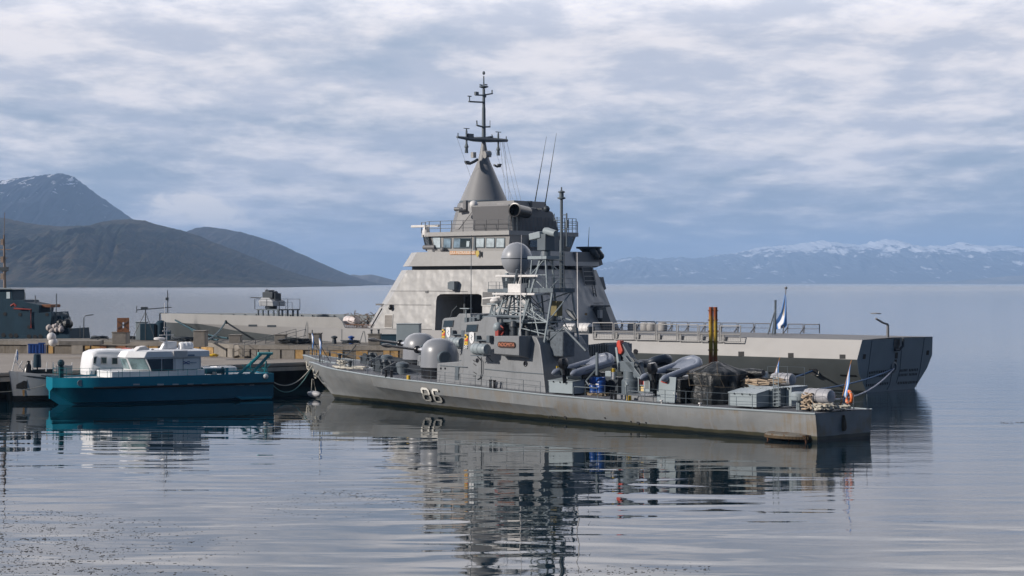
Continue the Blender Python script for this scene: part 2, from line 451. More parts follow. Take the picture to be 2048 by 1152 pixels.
def ridge(name, prof, D, depth, m, rough=.06, cols=360, rows=44, nscale=1.0, seed=0, jag=.008):
    mb = MB(); x0, x1 = prof[0][0], prof[-1][0]; V = []
    for i in range(cols + 1):
        px = x0 + (x1 - x0) * i / cols
        hh = max(0.0, (566 - smooth_itp(px, prof)) / F * D)
        for j in range(rows + 1):
            f = j / rows                       # 0 shore towards the camera .. 1 shore behind
            s = f / .62 if f < .62 else (1 - f) / .38
            s = max(0, s)
            y = D - depth * .62 + depth * f
            base = hh * (s ** .85) if s > 0 else 0
            X = (px - 1024) / F * D
            p = Vector((X, y * 1.0, 0)) / (hh * .9 + D * .01) * nscale * 2.0
            n = mnoise.fractal(p + Vector((seed, seed * 2, 0)), 1.0, 2.1, 6)
            rid = 1 - abs(mnoise.fractal(Vector((X / (D * .010), y / (D * .04), seed)), .9, 2.2, 4)) * 2
            z = base + (n * .9 + (rid - .5) * .55) * rough * hh * math.sin(math.pi * min(1, s)) * 1.6 + (mnoise.noise(Vector((X / (D * .0022), seed, 3))) + 1.6 * mnoise.noise(Vector((X / (D * .0065), seed, 9)))) * hh * jag * (1 if s > .5 else 0)
            V.append((X, y, z if 0 < j < rows else -1))
    fs = [(i * (rows + 1) + j, (i + 1) * (rows + 1) + j, (i + 1) * (rows + 1) + j + 1, i * (rows + 1) + j + 1) for i in range(cols) for j in range(rows)]
    mb.add(V, fs); o = mb.build(name, m, smooth=180); tag(o, kind='structure'); return o
hm1 = hill_mat('snow streaked mountain', (.008, .012, .028), (.022, .024, .038), (.016, .02, .03), snow=380, sc_=1 / 200, snow_w=260, snow_d=.60)  # the blue of the haze is put into the slope colours
hm2 = hill_mat('dark forested hill', (.006, .011, .010), (.034, .036, .024), (.075, .055, .036), sc_=1 / 110)
hm3 = hill_mat('brown hill', (.018, .018, .02), (.04, .034, .03), (.06, .045, .04), sc_=1 / 250)
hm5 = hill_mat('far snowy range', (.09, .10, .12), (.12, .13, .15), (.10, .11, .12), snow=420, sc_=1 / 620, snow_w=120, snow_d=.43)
ridge('mountain', [(-260, 430), (-120, 380), (0, 358), (40, 352), (75, 347), (100, 344), (130, 343), (150, 350), (185, 377), (225, 406), (262, 431), (310, 462), (370, 500), (440, 545), (470, 566)], 9000, 3000, hm1, .05, seed=1, cols=480, rows=60)
ridge('hill', [(-260, 440), (-100, 420), (0, 427), (60, 440), (110, 446), (180, 444), (210, 437), (242, 431), (290, 434), (330, 446), (380, 458), (440, 482), (500, 505), (560, 530), (620, 549), (660, 560), (692, 566)], 4600, 2200, hm2, .09, seed=2, cols=480, rows=60)
ridge('hill', [(300, 540), (340, 480), (375, 458), (395, 450), (412, 448), (480, 458), (520, 470), (560, 483), (600, 502), (640, 520), (670, 534), (700, 546), (740, 560), (775, 566)], 7000, 2400, hm3, .07, seed=3)
ridge('headland', [(640, 560), (690, 550), (705, 545), (720, 547), (742, 545), (760, 549), (785, 556), (800, 560), (812, 566)], 8200, 1200, hill_mat('pale headland', (.09, .08, .075), (.15, .13, .12), (.12, .11, .1), sc_=1 / 300), .08, cols=120, rows=24, seed=4)
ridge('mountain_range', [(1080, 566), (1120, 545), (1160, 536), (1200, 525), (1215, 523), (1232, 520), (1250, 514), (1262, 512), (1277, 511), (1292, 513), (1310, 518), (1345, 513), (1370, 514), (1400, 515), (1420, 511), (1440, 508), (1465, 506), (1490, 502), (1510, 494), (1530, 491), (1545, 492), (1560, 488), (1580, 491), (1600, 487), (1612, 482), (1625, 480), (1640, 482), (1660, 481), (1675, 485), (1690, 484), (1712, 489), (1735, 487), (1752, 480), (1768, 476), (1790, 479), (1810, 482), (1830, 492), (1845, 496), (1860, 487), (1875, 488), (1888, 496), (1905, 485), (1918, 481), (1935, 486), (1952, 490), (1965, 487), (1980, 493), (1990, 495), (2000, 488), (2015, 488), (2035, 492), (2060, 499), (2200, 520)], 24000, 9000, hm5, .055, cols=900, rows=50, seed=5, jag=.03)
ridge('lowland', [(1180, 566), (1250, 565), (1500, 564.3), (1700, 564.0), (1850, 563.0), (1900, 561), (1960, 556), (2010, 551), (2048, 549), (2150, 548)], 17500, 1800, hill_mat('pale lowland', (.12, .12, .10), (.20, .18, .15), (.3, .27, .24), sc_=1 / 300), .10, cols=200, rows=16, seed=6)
ridge('foreshore', [(-260, 563.2), (200, 563.0), (600, 564.4), (690, 566)], 4300, 500, hill_mat('dark foreshore', (.04, .05, .045), (.07, .07, .06), (.09, .08, .07), sc_=1 / 80), .2, cols=160, rows=10, seed=8)

# haze
hmx = bpy.data.materials.new('haze'); hmx.use_nodes = True; k = NT(hmx.node_tree); k.n.clear()
ho = k.new('ShaderNodeOutputMaterial'); pv = k.new('ShaderNodeVolumePrincipled'); pv.inputs['Density'].default_value = 7.0e-5
pv.inputs['Color'].default_value = (.44, .66, 1.0, 1); pv.inputs['Anisotropy'].default_value = .0
k.l.new(pv.outputs[0], ho.inputs['Volume'])
hz = MB().box((0, 15600, 348.7), (66000, 32000, 702.6)).build('haze', hmx, smooth=0); tag(hz, kind='stuff')

# ================================================================== PIER
ZP = 1.82; ZQ = 2.92
def gp(px, py, z): return tuple(ground(px, py, z))
fr = [gp(-260, 757, ZP), gp(0, 749, ZP), gp(617, 727, ZP), gp(760, 722, ZP)]
bk = [gp(820, 719, ZP), gp(617, 717.8, ZP), gp(478, 716, ZP), gp(400, 710, ZP), gp(193, 708, ZP), gp(0, 706, ZP), gp(-260, 704, ZP)]
poly = fr + bk
mb = MB().use(PIERD); mb.plate([(x, y, ZP) for x, y, z in poly], (0, 0, -.14))
pier = empty('pier', (fr[2][0], fr[2][1], 0), 0); tag(pier, 'low concrete pier deck behind the teal workboat', 'pier')
def to_local(o, par): o.parent = par; o.location = -Vector(par.location); return o
to_local(mb.build('deck_slab', PIERD), pier)
# kerb along the front edge
mb = MB()
for a, b in zip(fr, fr[1:]):
    a = Vector(a); b = Vector(b); n = (b - a).cross(Vector((0, 0, 1))).normalized() * .22
    mb.plate([a - n * .1, b - n * .1, b + n * .02, a + n * .02], (0, 0, .12)); 
    mb.plate([a + n * .08 + Vector((0, 0, -.5)), b + n * .08 + Vector((0, 0, -.5)), b + n * .3 + Vector((0, 0, -.5)), a + n * .3 + Vector((0, 0, -.5))], (0, 0, .30))
to_local(mb.build('edge_beam', mat('pale edge beam', (.36, .33, .29), .85, var=.2)), pier)
# piles and timber walings under the deck
for i in range(26):
    a = Vector(fr[0]).lerp(Vector(fr[2]), i / 25) if i < 22 else Vector(fr[2]).lerp(Vector(fr[3]), (i - 21) / 4)
    to_local(MB().tube((a.x - .1, a.y + .6, -2), (a.x - .1, a.y + .6, ZP - .5), .2, n=10).build('pile', mat('wet timber pile', (.02, .025, .022), .8, var=.4)), pier)
back = MB(); A = Vector(fr[0]); Bq = Vector(fr[3]); off = Vector((0, 3.2, 0))
back.plate([(A.x, A.y + 3.2, -2), (Bq.x, Bq.y + 3.2, -2), (Bq.x, Bq.y + 3.2, 1.25), (A.x, A.y + 3.2, 1.25)], (0, .2, 0))  # dark sheet stands in for the shaded void under the pier
to_local(back.build('pier_void_backing', mat('dark void backing', (.025, .028, .026), .9, var=.4)), pier)

# upper quay behind the low pier
wl = [gp(-260, 704, ZP), gp(0, 706, ZP), gp(193, 708, ZP), gp(400, 710, ZP), gp(478, 716, ZP), gp(617, 717.8, ZP), gp(760, 719, ZP), gp(1000, 722, ZP)]
rear = [gp(1000, 686, ZQ), gp(760, 685, ZQ), gp(617, 683, ZQ), gp(478, 680, ZQ), gp(400, 678, ZQ), gp(260, 676, ZQ), gp(100, 677, ZQ), gp(-260, 680, ZQ)]
quay = empty('quay', (wl[4][0], wl[4][1], 0), 0); tag(quay, 'raised concrete quay with stained front wall along the grey ships', 'quay')
body = [(x, y + .02, ZQ) for x, y, z in wl] + [(x, y, ZQ) for x, y, z in rear]
mb = MB(); mb.plate(body, (0, 0, -(ZQ + 1.5)))
to_local(mb.build('quay_body', CONCD), quay)
mb = MB()
for a, b in zip(wl, wl[1:]):
    a = Vector((a[0], a[1], ZQ - .34)); b = Vector((b[0], b[1], ZQ - .34)); n = Vector((0, -.14, 0))
    mb.plate([a, b, b + n, a + n], (0, 0, .346))
to_local(mb.build('coping', CONC), quay)
# panels, posts and fender timbers on the wall
rs = random.Random(3)
for a, b, ochre in ((200, 470, .35), (480, 600, .45), (600, 860, .75), (120, 196, .6), (-60, 115, .2)):
    x = a
    while x < b:
        wpx = rs.uniform(9, 26); c0 = Vector(gp(x, itp(x, [(0, 706), (193, 708), (400, 710), (478, 716), (617, 717.8), (760, 719), (1000, 722)]), ZP)); 
        c1 = Vector(gp(x + wpx, itp(x + wpx, [(0, 706), (193, 708), (400, 710), (478, 716), (617, 717.8), (760, 719), (1000, 722)]), ZP))
        th = rs.uniform(.05, .13); hgt = rs.uniform(.75, .88)
        m_ = OCHRE if rs.random() < ochre else (CONC if rs.random() < .55 else RUSTWOOD if rs.random() < .25 else CONCD)
        if x > 20 and rs.random() < .8:
            to_local(MB().plate([(c0.x, c0.y, ZP + .004), (c1.x, c1.y, ZP + .004), (c1.x, c1.y - th, ZP + .004), (c0.x, c0.y - th, ZP + .004)], (0, 0, hgt)).build('fender_panel', m_), quay)
        x += wpx + rs.uniform(.5, 5)
# raised slabs on the quay top
def slab(px0, px1, py, dpt, h_, mt_, name, label, cat, z=ZQ):
    a = Vector(gp(px0, py, z)); b = Vector(gp(px1, py, z)); L = (b - a).length
    ang = math.atan2(b.y - a.y, b.x - a.x); c = (a + b) / 2
    e = empty(name, (c.x, c.y, z + .003), ang, label, cat)
    mb = MB(); mb.box((0, dpt / 2, h_ / 2), (L, dpt, h_)); mb.box((0, dpt / 2, h_ + .04), (L + .12, dpt + .12, .08))
    return mb, e, L
blocks = [
    (224, 252, 688, 1.6, .95, 'tall square concrete plinth under the rusty plate', CONC),
    (387, 410, 694, 1.5, 1.25, 'tall concrete bollard block right of the small boat mast', CONC),
    (458, 481, 685, 1.2, .60, 'low pale concrete block on the quay under the grey bow', CONC),
    (549, 571, 688, 1.2, .75, 'pale concrete block beside the top of the gangway', CONC),
    (617, 641, 688, 1.3, .85, 'dark sided concrete block under the grey hull numbering of ropes', CONC),
    (736, 760, 690, 1.3, .85, 'concrete block with two small bollards on top', CONC),
    (271, 290, 680, 1.4, 1.6, 'pale grey cabinet standing upright at the quay edge', GREY_L),
]
for i, (a, b, py, dp, hh, lab, mt_) in enumerate(blocks):
    if i == 4: lab = 'concrete block with one dark side in front of the jackstaffs'
    mb, e, L = slab(a, b, py, dp, hh, mt_, 'concrete_block' if i < 6 else 'cabinet', lab, 'block' if i < 6 else 'cabinet')
    mb.build('block_body', mt_, e, smooth=0, bevel=.03)
    if i == 5:
        for k_ in (-.25, .35):
            MB().lathe([(.09, 0), (.07, .25), (.12, .27), (.12, .34), (.03, .37)], (k_, .5, hh + .08), n=10).build('bollard', DARKG, e)
# upright rusty plate
e = empty('rusty_plate', tuple(ground(244, 672, ZQ + 0.95)), R(5), 'upright rust brown plate leaning on the square concrete plinth', 'plate')
c = ground(244, 690, ZQ); e.location = (c.x, c.y + .4, ZQ + 1.04)
mb = MB(); mb.box((-.27, 0, .62), (.44, .1, 1.2)); mb.box((.3, 0, .62), (.42, .1, 1.2)); mb.box((.02, 0, 1.04), (.16, .1, .36)); mb.box((.02, 0, .2), (.12, .1, .3))
mb.build('plate', RUSTWOOD, e, smooth=0)
mb = MB(); mb.tube((-.45, -.07, .95), (.45, -.07, .3), .03); mb.tube((-.45, -.07, .3), (.45, -.07, .95), .03); mb.build('brace', DARKG, e)
# blue-grey drums group by the crane post
c = ground(300, 681, ZQ)
e = empty('winch_post', (c.x, c.y, ZQ + .003), 0, 'thin dark swivel arm post on stays by the pale cabinet', 'winch')
mb = MB(); mb.tube((-.4, 0, 0), (-.4, 0, 2.9), .05); mb.tube((-1.2, 0, 2.75), (2.0, -.3, 3.0), .05); mb.box((-.5, 0, 2.9), (.6, .3, .25)); mb.tube((-.4, 0, 2.6), (-1.6, -.3, 0), .03); mb.tube((-.4, 0, 2.6), (.6, -.6, 0), .03)
mb.tube((-1.2, 0, 2.5), (-1.2, 0, 3.1), .04); mb.build('post', DARKG, e)
c = ground(301, 681, ZQ)
e = empty('machinery_box', (c.x, c.y + 1, ZQ + .003), 0, 'blue grey tank unit between the pale cabinet and the grey bow', 'tank')
mb = MB(); mb.box((-.4, 0, .75), (1.3, 1, 1.5)); mb.lathe([(.45, 0), (.45, 1.6), (.3, 1.75), (.1, 1.8)], (.75, 0, 0), n=14); mb.box((1.35, 0, .45), (.5, .8, .9)); mb.build('tank', AUX, e, bevel=.03)
# gangway running down from the quay to the pier
a = atD(602, 684, 160); b = atD(478, 718, 150); 
e = empty('gangway', tuple(b), 0, 'narrow sloping gangway with thin handrails between quay and pier', 'gangway')
a = Vector(a) - Vector(b); mb = MB(); dr = a.normalized(); sd = Vector((-dr.y, dr.x, 0)).normalized() * .5
for s_ in (-1, 1): mb.plate([sd * s_, a + sd * s_, a + sd * s_ * .9, sd * s_ * .9], (0, 0, .22))
mb.plate([sd * .88, a + sd * .88, a - sd * .88, -sd * .88], (0, 0, .06)); mb.build('walkway', TIMBER, e, smooth=0)
mb = MB()
for s_ in (-1, 1):
    for i in range(7):
        p = a * (i / 6) + sd * s_; mb.tube(p, p + Vector((0, 0, 1.15)), .025)
    for hh in (.6, 1.15): mb.tube(sd * s_ + Vector((0, 0, hh)), a + sd * s_ + Vector((0, 0, hh)), .022)
mb.build('handrail', DARKG, e)
# clutter: blue crates, dark coils, bollards, pipes on the quay
for px, wd, ht, lab, g_ in ((73, .9, .85, 'blue plastic crate below the auxiliary ship hull, left of two', None), (92, .75, .95, 'taller blue plastic crate right of the other blue crate', None)):
    c = ground(px, 706, ZP); e = empty('plastic_crate', (c.x, c.y - .8, ZP + .003), R(4), lab, 'crate')
    mb = MB(); mb.box((0, 0, ht / 2), (wd, .8, ht)); 
    for q in (-.3, 0, .3): mb.box((q * wd, -.42, ht / 2), (.06, .05, ht)); 
    mb.box((0, 0, ht - .03), (wd + .08, .9, .08)); mb.build('crate_body', BLUE, e, smooth=0, bevel=.02)
c = ground(40, 705, ZP); e = empty('waste_bin', (c.x, c.y - .6, ZP + .003), 0, 'small dark green bin on the pier behind the flagstaff of the white boat', 'bin')
MB().lathe([(.3, 0), (.38, .75), (.42, .76), (.42, .85), (.1, .92)], (0, 0, 0), n=14).build('bin_body', mat('dark green bin', (.01, .035, .03), .5), e)
def coil(px, py, z, r, mt_, lab, cat='rope', name='rope_coil', turns=6, dy=.6):
    c = ground(px, py, z); mb = MB(); rr = random.Random(int(px * 7)); pts = []
    for i in range(turns * 14):
        a_ = i / 14 * 2 * math.pi; q = r * (.55 + .45 * rr.random()); pts.append((math.cos(a_) * q, math.sin(a_) * q * .8, .05 + .25 * r * i / (turns * 14) + rr.random() * .08))
    mb.path(pts, .045, 5); o_ = mb.build(name, mt_); o_.location = (c.x, c.y + dy, z + .01); tag(o_, lab, cat); return o_
coil(196, 680, ZQ, .9, DARKG, 'dark rope heap on the quay left of the rusty plate', turns=7)
coil(262, 680, ZQ, .8, DARKG, 'dark hawser heap right of the rusty plate', turns=7)
coil(366, 684, ZQ, 1.2, DARKG, 'dark hose heap left of the tall bollard block', turns=8)
coil(590, 690, ZQ, 1.6, TARP, 'long dark green net heap right of the gangway top', turns=9)
coil(425, 714, ZP, .55, YELLOW, 'yellow hose coil on the pier below the wall', turns=6, dy=-.3)
coil(700, 689, ZQ, .9, DARKG, 'dark rope coil left of the block with two bollards', turns=5)
for px, lab in ((668, 'small dark mooring bollard beside the pale hull'), (702, 'small blue capped mooring bollard beside the pale hull')):
    c = ground(px, 688, ZQ); o_ = MB().lathe([(.2, 0), (.16, .45), (.27, .5), (.27, .62), (.1, .7)], (0, 0, 0), n=12).build('mooring_bollard', DARKG if px < 700 else BLUE); o_.location = (c.x, c.y + .3, ZQ + .003); tag(o_, lab, 'bollard')
c = ground(793, 691, ZQ); e = empty('storage_box', (c.x, c.y + .5, ZQ + .003), R(-8), 'long dark blue green box on the quay behind the gun barrels', 'box')
MB().box((0, 0, .42), (2.5, 1, .84)).box((0, 0, .88), (2.6, 1.1, .07)).build('box_body', AUX, e, smooth=0, bevel=.03)
c = ground(815, 694, ZQ); e = empty('storage_box', (c.x, c.y + 2.0, ZQ + .003), R(-8), 'tall pale grey box behind the farther gun dome', 'box')
MB().box((0, 0, .9), (1.9, 1, 1.8)).box((0, 0, 1.83), (2.0, 1.1, .06)).build('box_body', GREY_L, e, smooth=0, bevel=.03)
c = ground(160, 690, ZQ); e = empty('timber_slab', (c.x, c.y, ZQ + .003), R(6), 'wide pale slab platform above the ochre wall at left', 'slab')
MB().box((0, .9, .18), (3.4, 2.6, .36)).build('slab', CONC, e, smooth=0, bevel=.03)
c = ground(160, 677, ZQ); e = empty('davit_post', (c.x, c.y + 1.5, ZQ), 0, 'thin black davit standing left of the rusty plate', 'davit')
mb = MB(); mb.path([(0, 0, 0), (0, 0, 1.9), (.15, 0, 2.1), (.9, 0, 2.2)], .05); mb.tube((-.35, 0, 0), (-.35, 0, 1.2), .03); mb.build('davit', DARKG, e)
# thin hoses draped over the wall
for i, (a_, b_, lab) in enumerate((((197, 672), (172, 706), 'dark hose hanging down the ochre wall at left'), ((353, 675), (336, 704), 'dark hose bending down behind the cabin roof'), ((712, 687), (686, 716), 'black hose running down the wall behind the foredeck'))):
    p = ground(a_[0], a_[1] + 12, ZQ) + Vector((0, 0, .35)); q = ground(b_[0], b_[1], ZP) + Vector((0, -.5, .1))
    rope('hose', p, q, .15, .05, DARKG, lab)
# floating kelp
def kelp():
    mb = MB(); rr = random.Random(11)
    def spot(px, py, s_):
        p = ground(px, py, 0); n = rr.choice((4, 5, 6)); a0 = rr.random() * 6
        el_ = rr.uniform(.4, 1)
        st_ = rr.choice((1, 1.2, 2.2, 3.5)); ta = rr.gauss(0, .5); n = rr.choice((5, 6, 8)); ring = []
        for i in range(n):
            u_ = math.cos(a0 + 2 * math.pi * i / n) * s_ * st_ * rr.uniform(.5, 1.3); w_ = math.sin(a0 + 2 * math.pi * i / n) * s_ * el_ * 1.3 * rr.uniform(.5, 1.3)
            ring.append((p.x + u_ * math.cos(ta) - w_ * math.sin(ta), p.y + u_ * math.sin(ta) + w_ * math.cos(ta), .002))
        mb.plate(ring, (0, 0, .004 + s_ * .1))
    made = 0
    while made < 2700:
        px = rr.uniform(-120, 520); py = rr.uniform(1000, 1200)
        dns = math.exp(-((px - 60) / 260) ** 2) * min(1, (py - 998) / 40) * (1 if py < 1150 else .5)
        if py < 1000 + max(0, px - 0) * .12: continue
        nn = mnoise.noise(Vector((px / 60, py / 14, 0))) + .35 + .4 * mnoise.noise(Vector((px / 14, py / 5, 4)))
        if rr.random() < dns * max(0, nn) * 1.3:
            spot(px, py, rr.choice((.006, .007, .009, .011, .015, .024)) * rr.uniform(.6, 1.2)); made += 1
    for _ in range(240):
        t_ = rr.random(); px = 640 + 320 * t_; py = 984 + 58 * t_ ** 1.5 + rr.gauss(0, 3 + 8 * t_)
        spot(px, py, rr.uniform(.006, .02))
    for _ in range(160): spot(rr.uniform(500, 760), rr.gauss(1010, 18), rr.uniform(.005, .013))
    for _ in range(120): spot(rr.uniform(1120, 1420), rr.gauss(1142, 5), rr.uniform(.006, .02))
    for _ in range(22): spot(rr.uniform(1995, 2060), rr.gauss(845, .8), rr.uniform(.015, .04))
    o_ = mb.build('floating_kelp', mat('dark kelp', (.035, .03, .022), .7, var=.4, vs=8), smooth=0); tag(o_, 'scattered dark bits of kelp floating on the water', 'kelp', kind='stuff')
kelp()
# ================================================================== PATROL BOATS
PB_BD = [(0, 2.3), (5, 2.75), (12, 3.05), (22, 3.1), (30, 2.95), (36, 2.55), (40, 2.0), (44, 1.25), (46.5, .5), (47.6, .04)]
PB_BW = [(0, 2.15), (10, 2.6), (18, 2.5), (24, 2.15), (30, 1.6), (36, .9), (40, .42), (44.2, .03), (47.6, .03)]
DECKPX = [(623, 722), (633, 728), (662.5, 737), (733, 749), (802, 758.5), (871, 766), (933, 772), (994, 779), (1089, 789), (1179, 796.7), (1340, 810), (1438.6, 815.8), (1632, 827)]
KNPX = [(640, 748), (650, 753), (725, 766), (844, 785), (1000, 802), (1180, 820), (1400, 842), (1632, 858)]
def pb_bd(u): return smooth_itp(u, PB_BD)
def pb_z(u):
    X, Y, _ = S1.W(u, pb_bd(u)); px = 1024 + F * X / Y
    return H - (smooth_itp(px, DECKPX) - 566) * Y / F
def pb_kz(u):
    X, Y, _ = S1.W(u, pb_bd(u)); px = 1024 + F * X / Y
    return H - (smooth_itp(px, KNPX) - 566) * Y / F
def pb_rows(u):
    b = pb_bd(u); zd = pb_z(u); kz = min(pb_kz(u), zd - .75); bw = min(smooth_itp(u, PB_BW), b)
    if u > 44.2:                                             # raked stem above the water
        zs = (u - 44.2) / 3.4 * (zd - .12)
        lo = [(.03, max(-.6, zs - .25)), (.03 + .02, max(0, zs)), (.03 + (b - .03) * .35, max(.25, zs + (kz - zs) * .4)), (.03 + (b - .03) * .78, max(kz, zs + .05)), (b, max(zd - .06, zs + .06)), (b, zd)]
        return lo
    kb = b - .10 - .30 * max(0, (u - 26) / 18)
    return [(bw * .9, -.6), (bw, 0), (bw + (kb - bw) * .40, kz * .5), (kb, kz), (b, zd - .06), (b, zd)]
PBU = [0] + [i * .8 for i in range(1, 55)] + [44.2, 44.8, 45.4, 46, 46.5, 47, 47.35, 47.6]
PBU = sorted(set(PBU))
def pb_hullv(u, z):
    r = pb_rows(u); return itp(z, [(q[1], q[0]) for q in sorted(r, key=lambda a: a[1])])
def on_hull(px, py, off=0.0):
    lo, hi = 0.0, 3.4
    for _ in range(40):
        m = (lo + hi) / 2; p = S1.P(px, py, m)
        if pb_hullv(p.x, p.z) > m: lo = m
        else: hi = m
    p = S1.P(px, py, lo); p.y += off; return p

def boat_common(root, near):
    """everything the two sister boats share, in the boat's own frame"""
    P = S1.P
    rows = [pb_rows(u) for u in PBU]; n = len(rows[0])
    mb = MB().use(GREY_H); V = []; Fs = []
    for s_ in (1, -1):
        o0 = len(V)
        for u, r in zip(PBU, rows): V += [(u, s_ * v, z) for v, z in r]
        for i in range(len(PBU) - 1):
            for j in range(n - 1):
                a = o0 + i * n + j; Fs.append((a, a + n, a + n + 1, a + 1))
    N = len(PBU) * n
    Fs.append(tuple(range(n)) + tuple(N + j for j in reversed(range(n))))
    mb.add(V, Fs); mb.build('hull', GREY_H, root, smooth=28)
    # rubbing edge at the deck
    mb = MB()
    for s_ in (1, -1): mb.path([(u, s_ * (pb_bd(u) + .01), pb_z(u) - .02) for u in PBU], .055, 6)
    mb.build('deck_edge', GREY_L, root)
    mb = MB(); V = []; Fs = []
    for u in PBU: V += [(u, pb_bd(u) - .02, pb_z(u) - .015), (u, 0, pb_z(u) + .05), (u, -pb_bd(u) + .02, pb_z(u) - .015)]
    for i in range(len(PBU) - 1):
        for j in (0, 1): a = i * 3 + j; Fs.append((a, a + 1, a + 4, a + 3))
    mb.add(V, Fs).build('deck', DECK, root)
    # railings
    def edge(u, s_=1): return (u, s_ * (pb_bd(u) - .12), pb_z(u))
    for s_ in (1, -1):
        railing('railing', [edge(u, s_) for u in (1.2, 4, 7, 10, 13, 16.2)], .78, 1.9, root, GREY_M)
        railing('railing', [edge(u, s_) for u in (20, 23, 26, 29, 32, 35, 38, 40, 42, 44, 45.5, 46.5)], .72, 1.55, root, GREY_M)
    railing('stern_railing', [edge(.25), (.25, 0, pb_z(0)), edge(.25, -1)], .8, 1.1, root, GREY_M)
    # --- superstructure: near wall on v = WV, mirrored
    WV = 2.25; TV = .12                                           # tumblehome
    def w_(px, py, extra=0): return P(px, py, WV + extra, TV, 1.6)
    zb = 1.4
    def mirror(pts): return [Vector((p.x, -p.y, p.z)) for p in pts]
    main = [w_(925, 790), w_(922, 722), w_(926, 690), w_(930, 648), w_(934, 644), w_(961, 641.5), w_(967, 634), w_(992, 634), w_(1000, 672), w_(1066, 672), w_(1073, 675), w_(1079.6, 690), w_(1085, 730), w_(1092, 795)]
    mb = MB(); mb.loft([main, mirror(main)]); mb.build('superstructure', GREY, root, smooth=0, bevel=.05)
    low = [w_(873, 785, .02), w_(873.5, 729, .02), w_(876, 726, .02), w_(925, 722.5, .02), w_(925, 788, .02)]
    lowm = [Vector((p.x, p.y - .02, p.z)) for p in low]; mb = MB(); mb.loft([low, mirror(low)]); mb.build('fore_deckhouse', GREY, root, smooth=0, bevel=.06)
    # weather hood and open bridge
    mb = MB(); a = w_(992, 640); b = w_(1040, 652)
    zt = a.z; u1 = a.x; u0 = P(1048, 640, 1.5).x
    mb.box(((u0 + u1) / 2, 0, zt - .05), (u1 - u0, 3.2, .18)); mb.box(((u0 + u1) / 2 - .2, 0, zt - .9), (.5, 2.0, 1.5)); mb.build('bridge_canopy', GREY_M, root, smooth=0, bevel=.03)
    mb = MB(); 
    for du, dv, hh in ((-.3, 1.5, 1.0), (-.9, 1.2, 1.1), (-1.5, 1.6, .9), (-1.2, .5, 1.2), (-2.0, .9, .9)):
        mb.lathe([(.2, 0), (.2, hh * .6), (.28, hh * .65), (.22, hh), (.05, hh + .05)], (u1 + du, dv, w_(1010, 672).z), n=10)
    mb.build('bridge_consoles', DARKG, root)
    # bridge wing box
    wing_v = WV + .62
    f4 = [P(988, 672, wing_v), P(1038, 672, wing_v), P(1038, 711, wing_v), P(988, 707.5, wing_v)]
    mb = MB(); 
    for s_ in (1, -1):
        mb = MB(); A = [Vector((p.x, s_ * p.y, p.z)) for p in f4]; B = [Vector((p.x, s_ * (WV - .5), p.z - (.25 if i > 1 else 0))) for i, p in enumerate(f4)]
        mb.loft([A, B]); mb.build('bridge_wing', GREY, root, smooth=0, bevel=.03)
    # windows on the bridge front corner
    for s_ in (1, -1):
        q = [w_(933.5, 663, .0), w_(936, 650, .0), w_(955.5, 649.5, .0), w_(953.5, 662.5, .0)]
        c = sum(q, Vector()) / 4; fr_ = [c + (p - c) * 1.12 for p in q]
        mb = MB(); mb.plate([(p.x, s_ * p.y, p.z) for p in fr_], (0, s_ * .05, 0)); f_ = mb.build('window', DARKG, root, smooth=0)
        mb = MB(); mb.plate([(p.x, s_ * (p.y + .052), p.z) for p in q], (0, s_ * .006, 0)); mb.build('pane', GLASS, f_, smooth=0)
    # door, ladder hoop, portholes, panels
    q = [w_(942.5, 770), w_(942.5, 716), w_(963, 713), w_(963, 771)]
    mb = MB(); mb.plate(q, (0, .05, 0)); dd = mb.build('door', GREY, root, smooth=0, bevel=.02)
    c = w_(956, 721); MB().lathe([(.14, 0), (.14, .03), (.11, .035), (.11, .02)], (c.x, c.y + .05, c.z), (0, 1, 0), 14).build('porthole', BLACKG, dd)
    for (a_, b_) in (((946, 720), (950, 723)), ((947, 727), (952, 731)), ((947, 744), (953, 748)), ((946, 752), (951, 752))):
        MB().tube(w_(*a_, .08), w_(*b_, .08), .02).build('dog', BLACKG, dd)
    MB().path([w_(960, 716, .1), w_(963.5, 722, .1), w_(963.5, 745, .1), w_(960, 756, .1), w_(955, 759, .1)], .028).build('pipe', DARKG, root)
    c = w_(1051.5, 727.5); MB().lathe([(.17, 0), (.17, .05), (.13, .055), (.13, .01)], (c.x, c.y, c.z), (0, 1, 0), 14).build('porthole', BLACKG, root)
    mb = MB(); mb.path([w_(969, 738, .02), w_(1030, 744, .02), w_(1088, 748, .02)], .03); mb.path([w_(880, 731, .05), w_(934, 734.5, .05)], .03); mb.build('rubbing_strip', GREY_M, root)
    mb = MB(); mb.box(w_(966, 680.5, .13), (1.25, .3, .06)); mb.box(w_(955.5, 677, .16), (.18, .3, .36)); mb.box(w_(979.5, 678, .16), (.28, .3, .42)); mb.build('vent_bracket', GREY_M, root, smooth=0)
    mb = MB(); mb.box(w_(914, 741, .05), (.34, .04, .42)); mb.box(w_(913.5, 753.5, .05), (.36, .04, .4)); mb.build('vent_grille', GREY_M, root, smooth=0)
    for px in (882.5, 891): c = w_(px, 737); MB().lathe([(.07, 0), (.07, .04)], (c.x, c.y + .01, c.z), (0, 1, 0), 8).build('deck_light', BLACKG, root)
    # twin bollards along the edge
    for px, py in ((981, 769), (989, 771), (982 - 210, 748), (777 + 6, 749), (1223 + 0, 790), (1231, 791)):
        c = P(px, py + 4, WV + .35); MB().lathe([(.08, 0), (.08, .42), (.11, .45), (.11, .5)], (c.x, c.y, pb_z(c.x)), n=8).build('bollard', BLACKG, root)
    # signal flag plates and crest
    chk = [(0, 0, 1), (0, 0, 1)]
    A = w_(930.2, 668.5, .015); e1 = (w_(936.6, 668.5, .015) - A); e3 = (w_(929.8, 675.7, .015) - A)
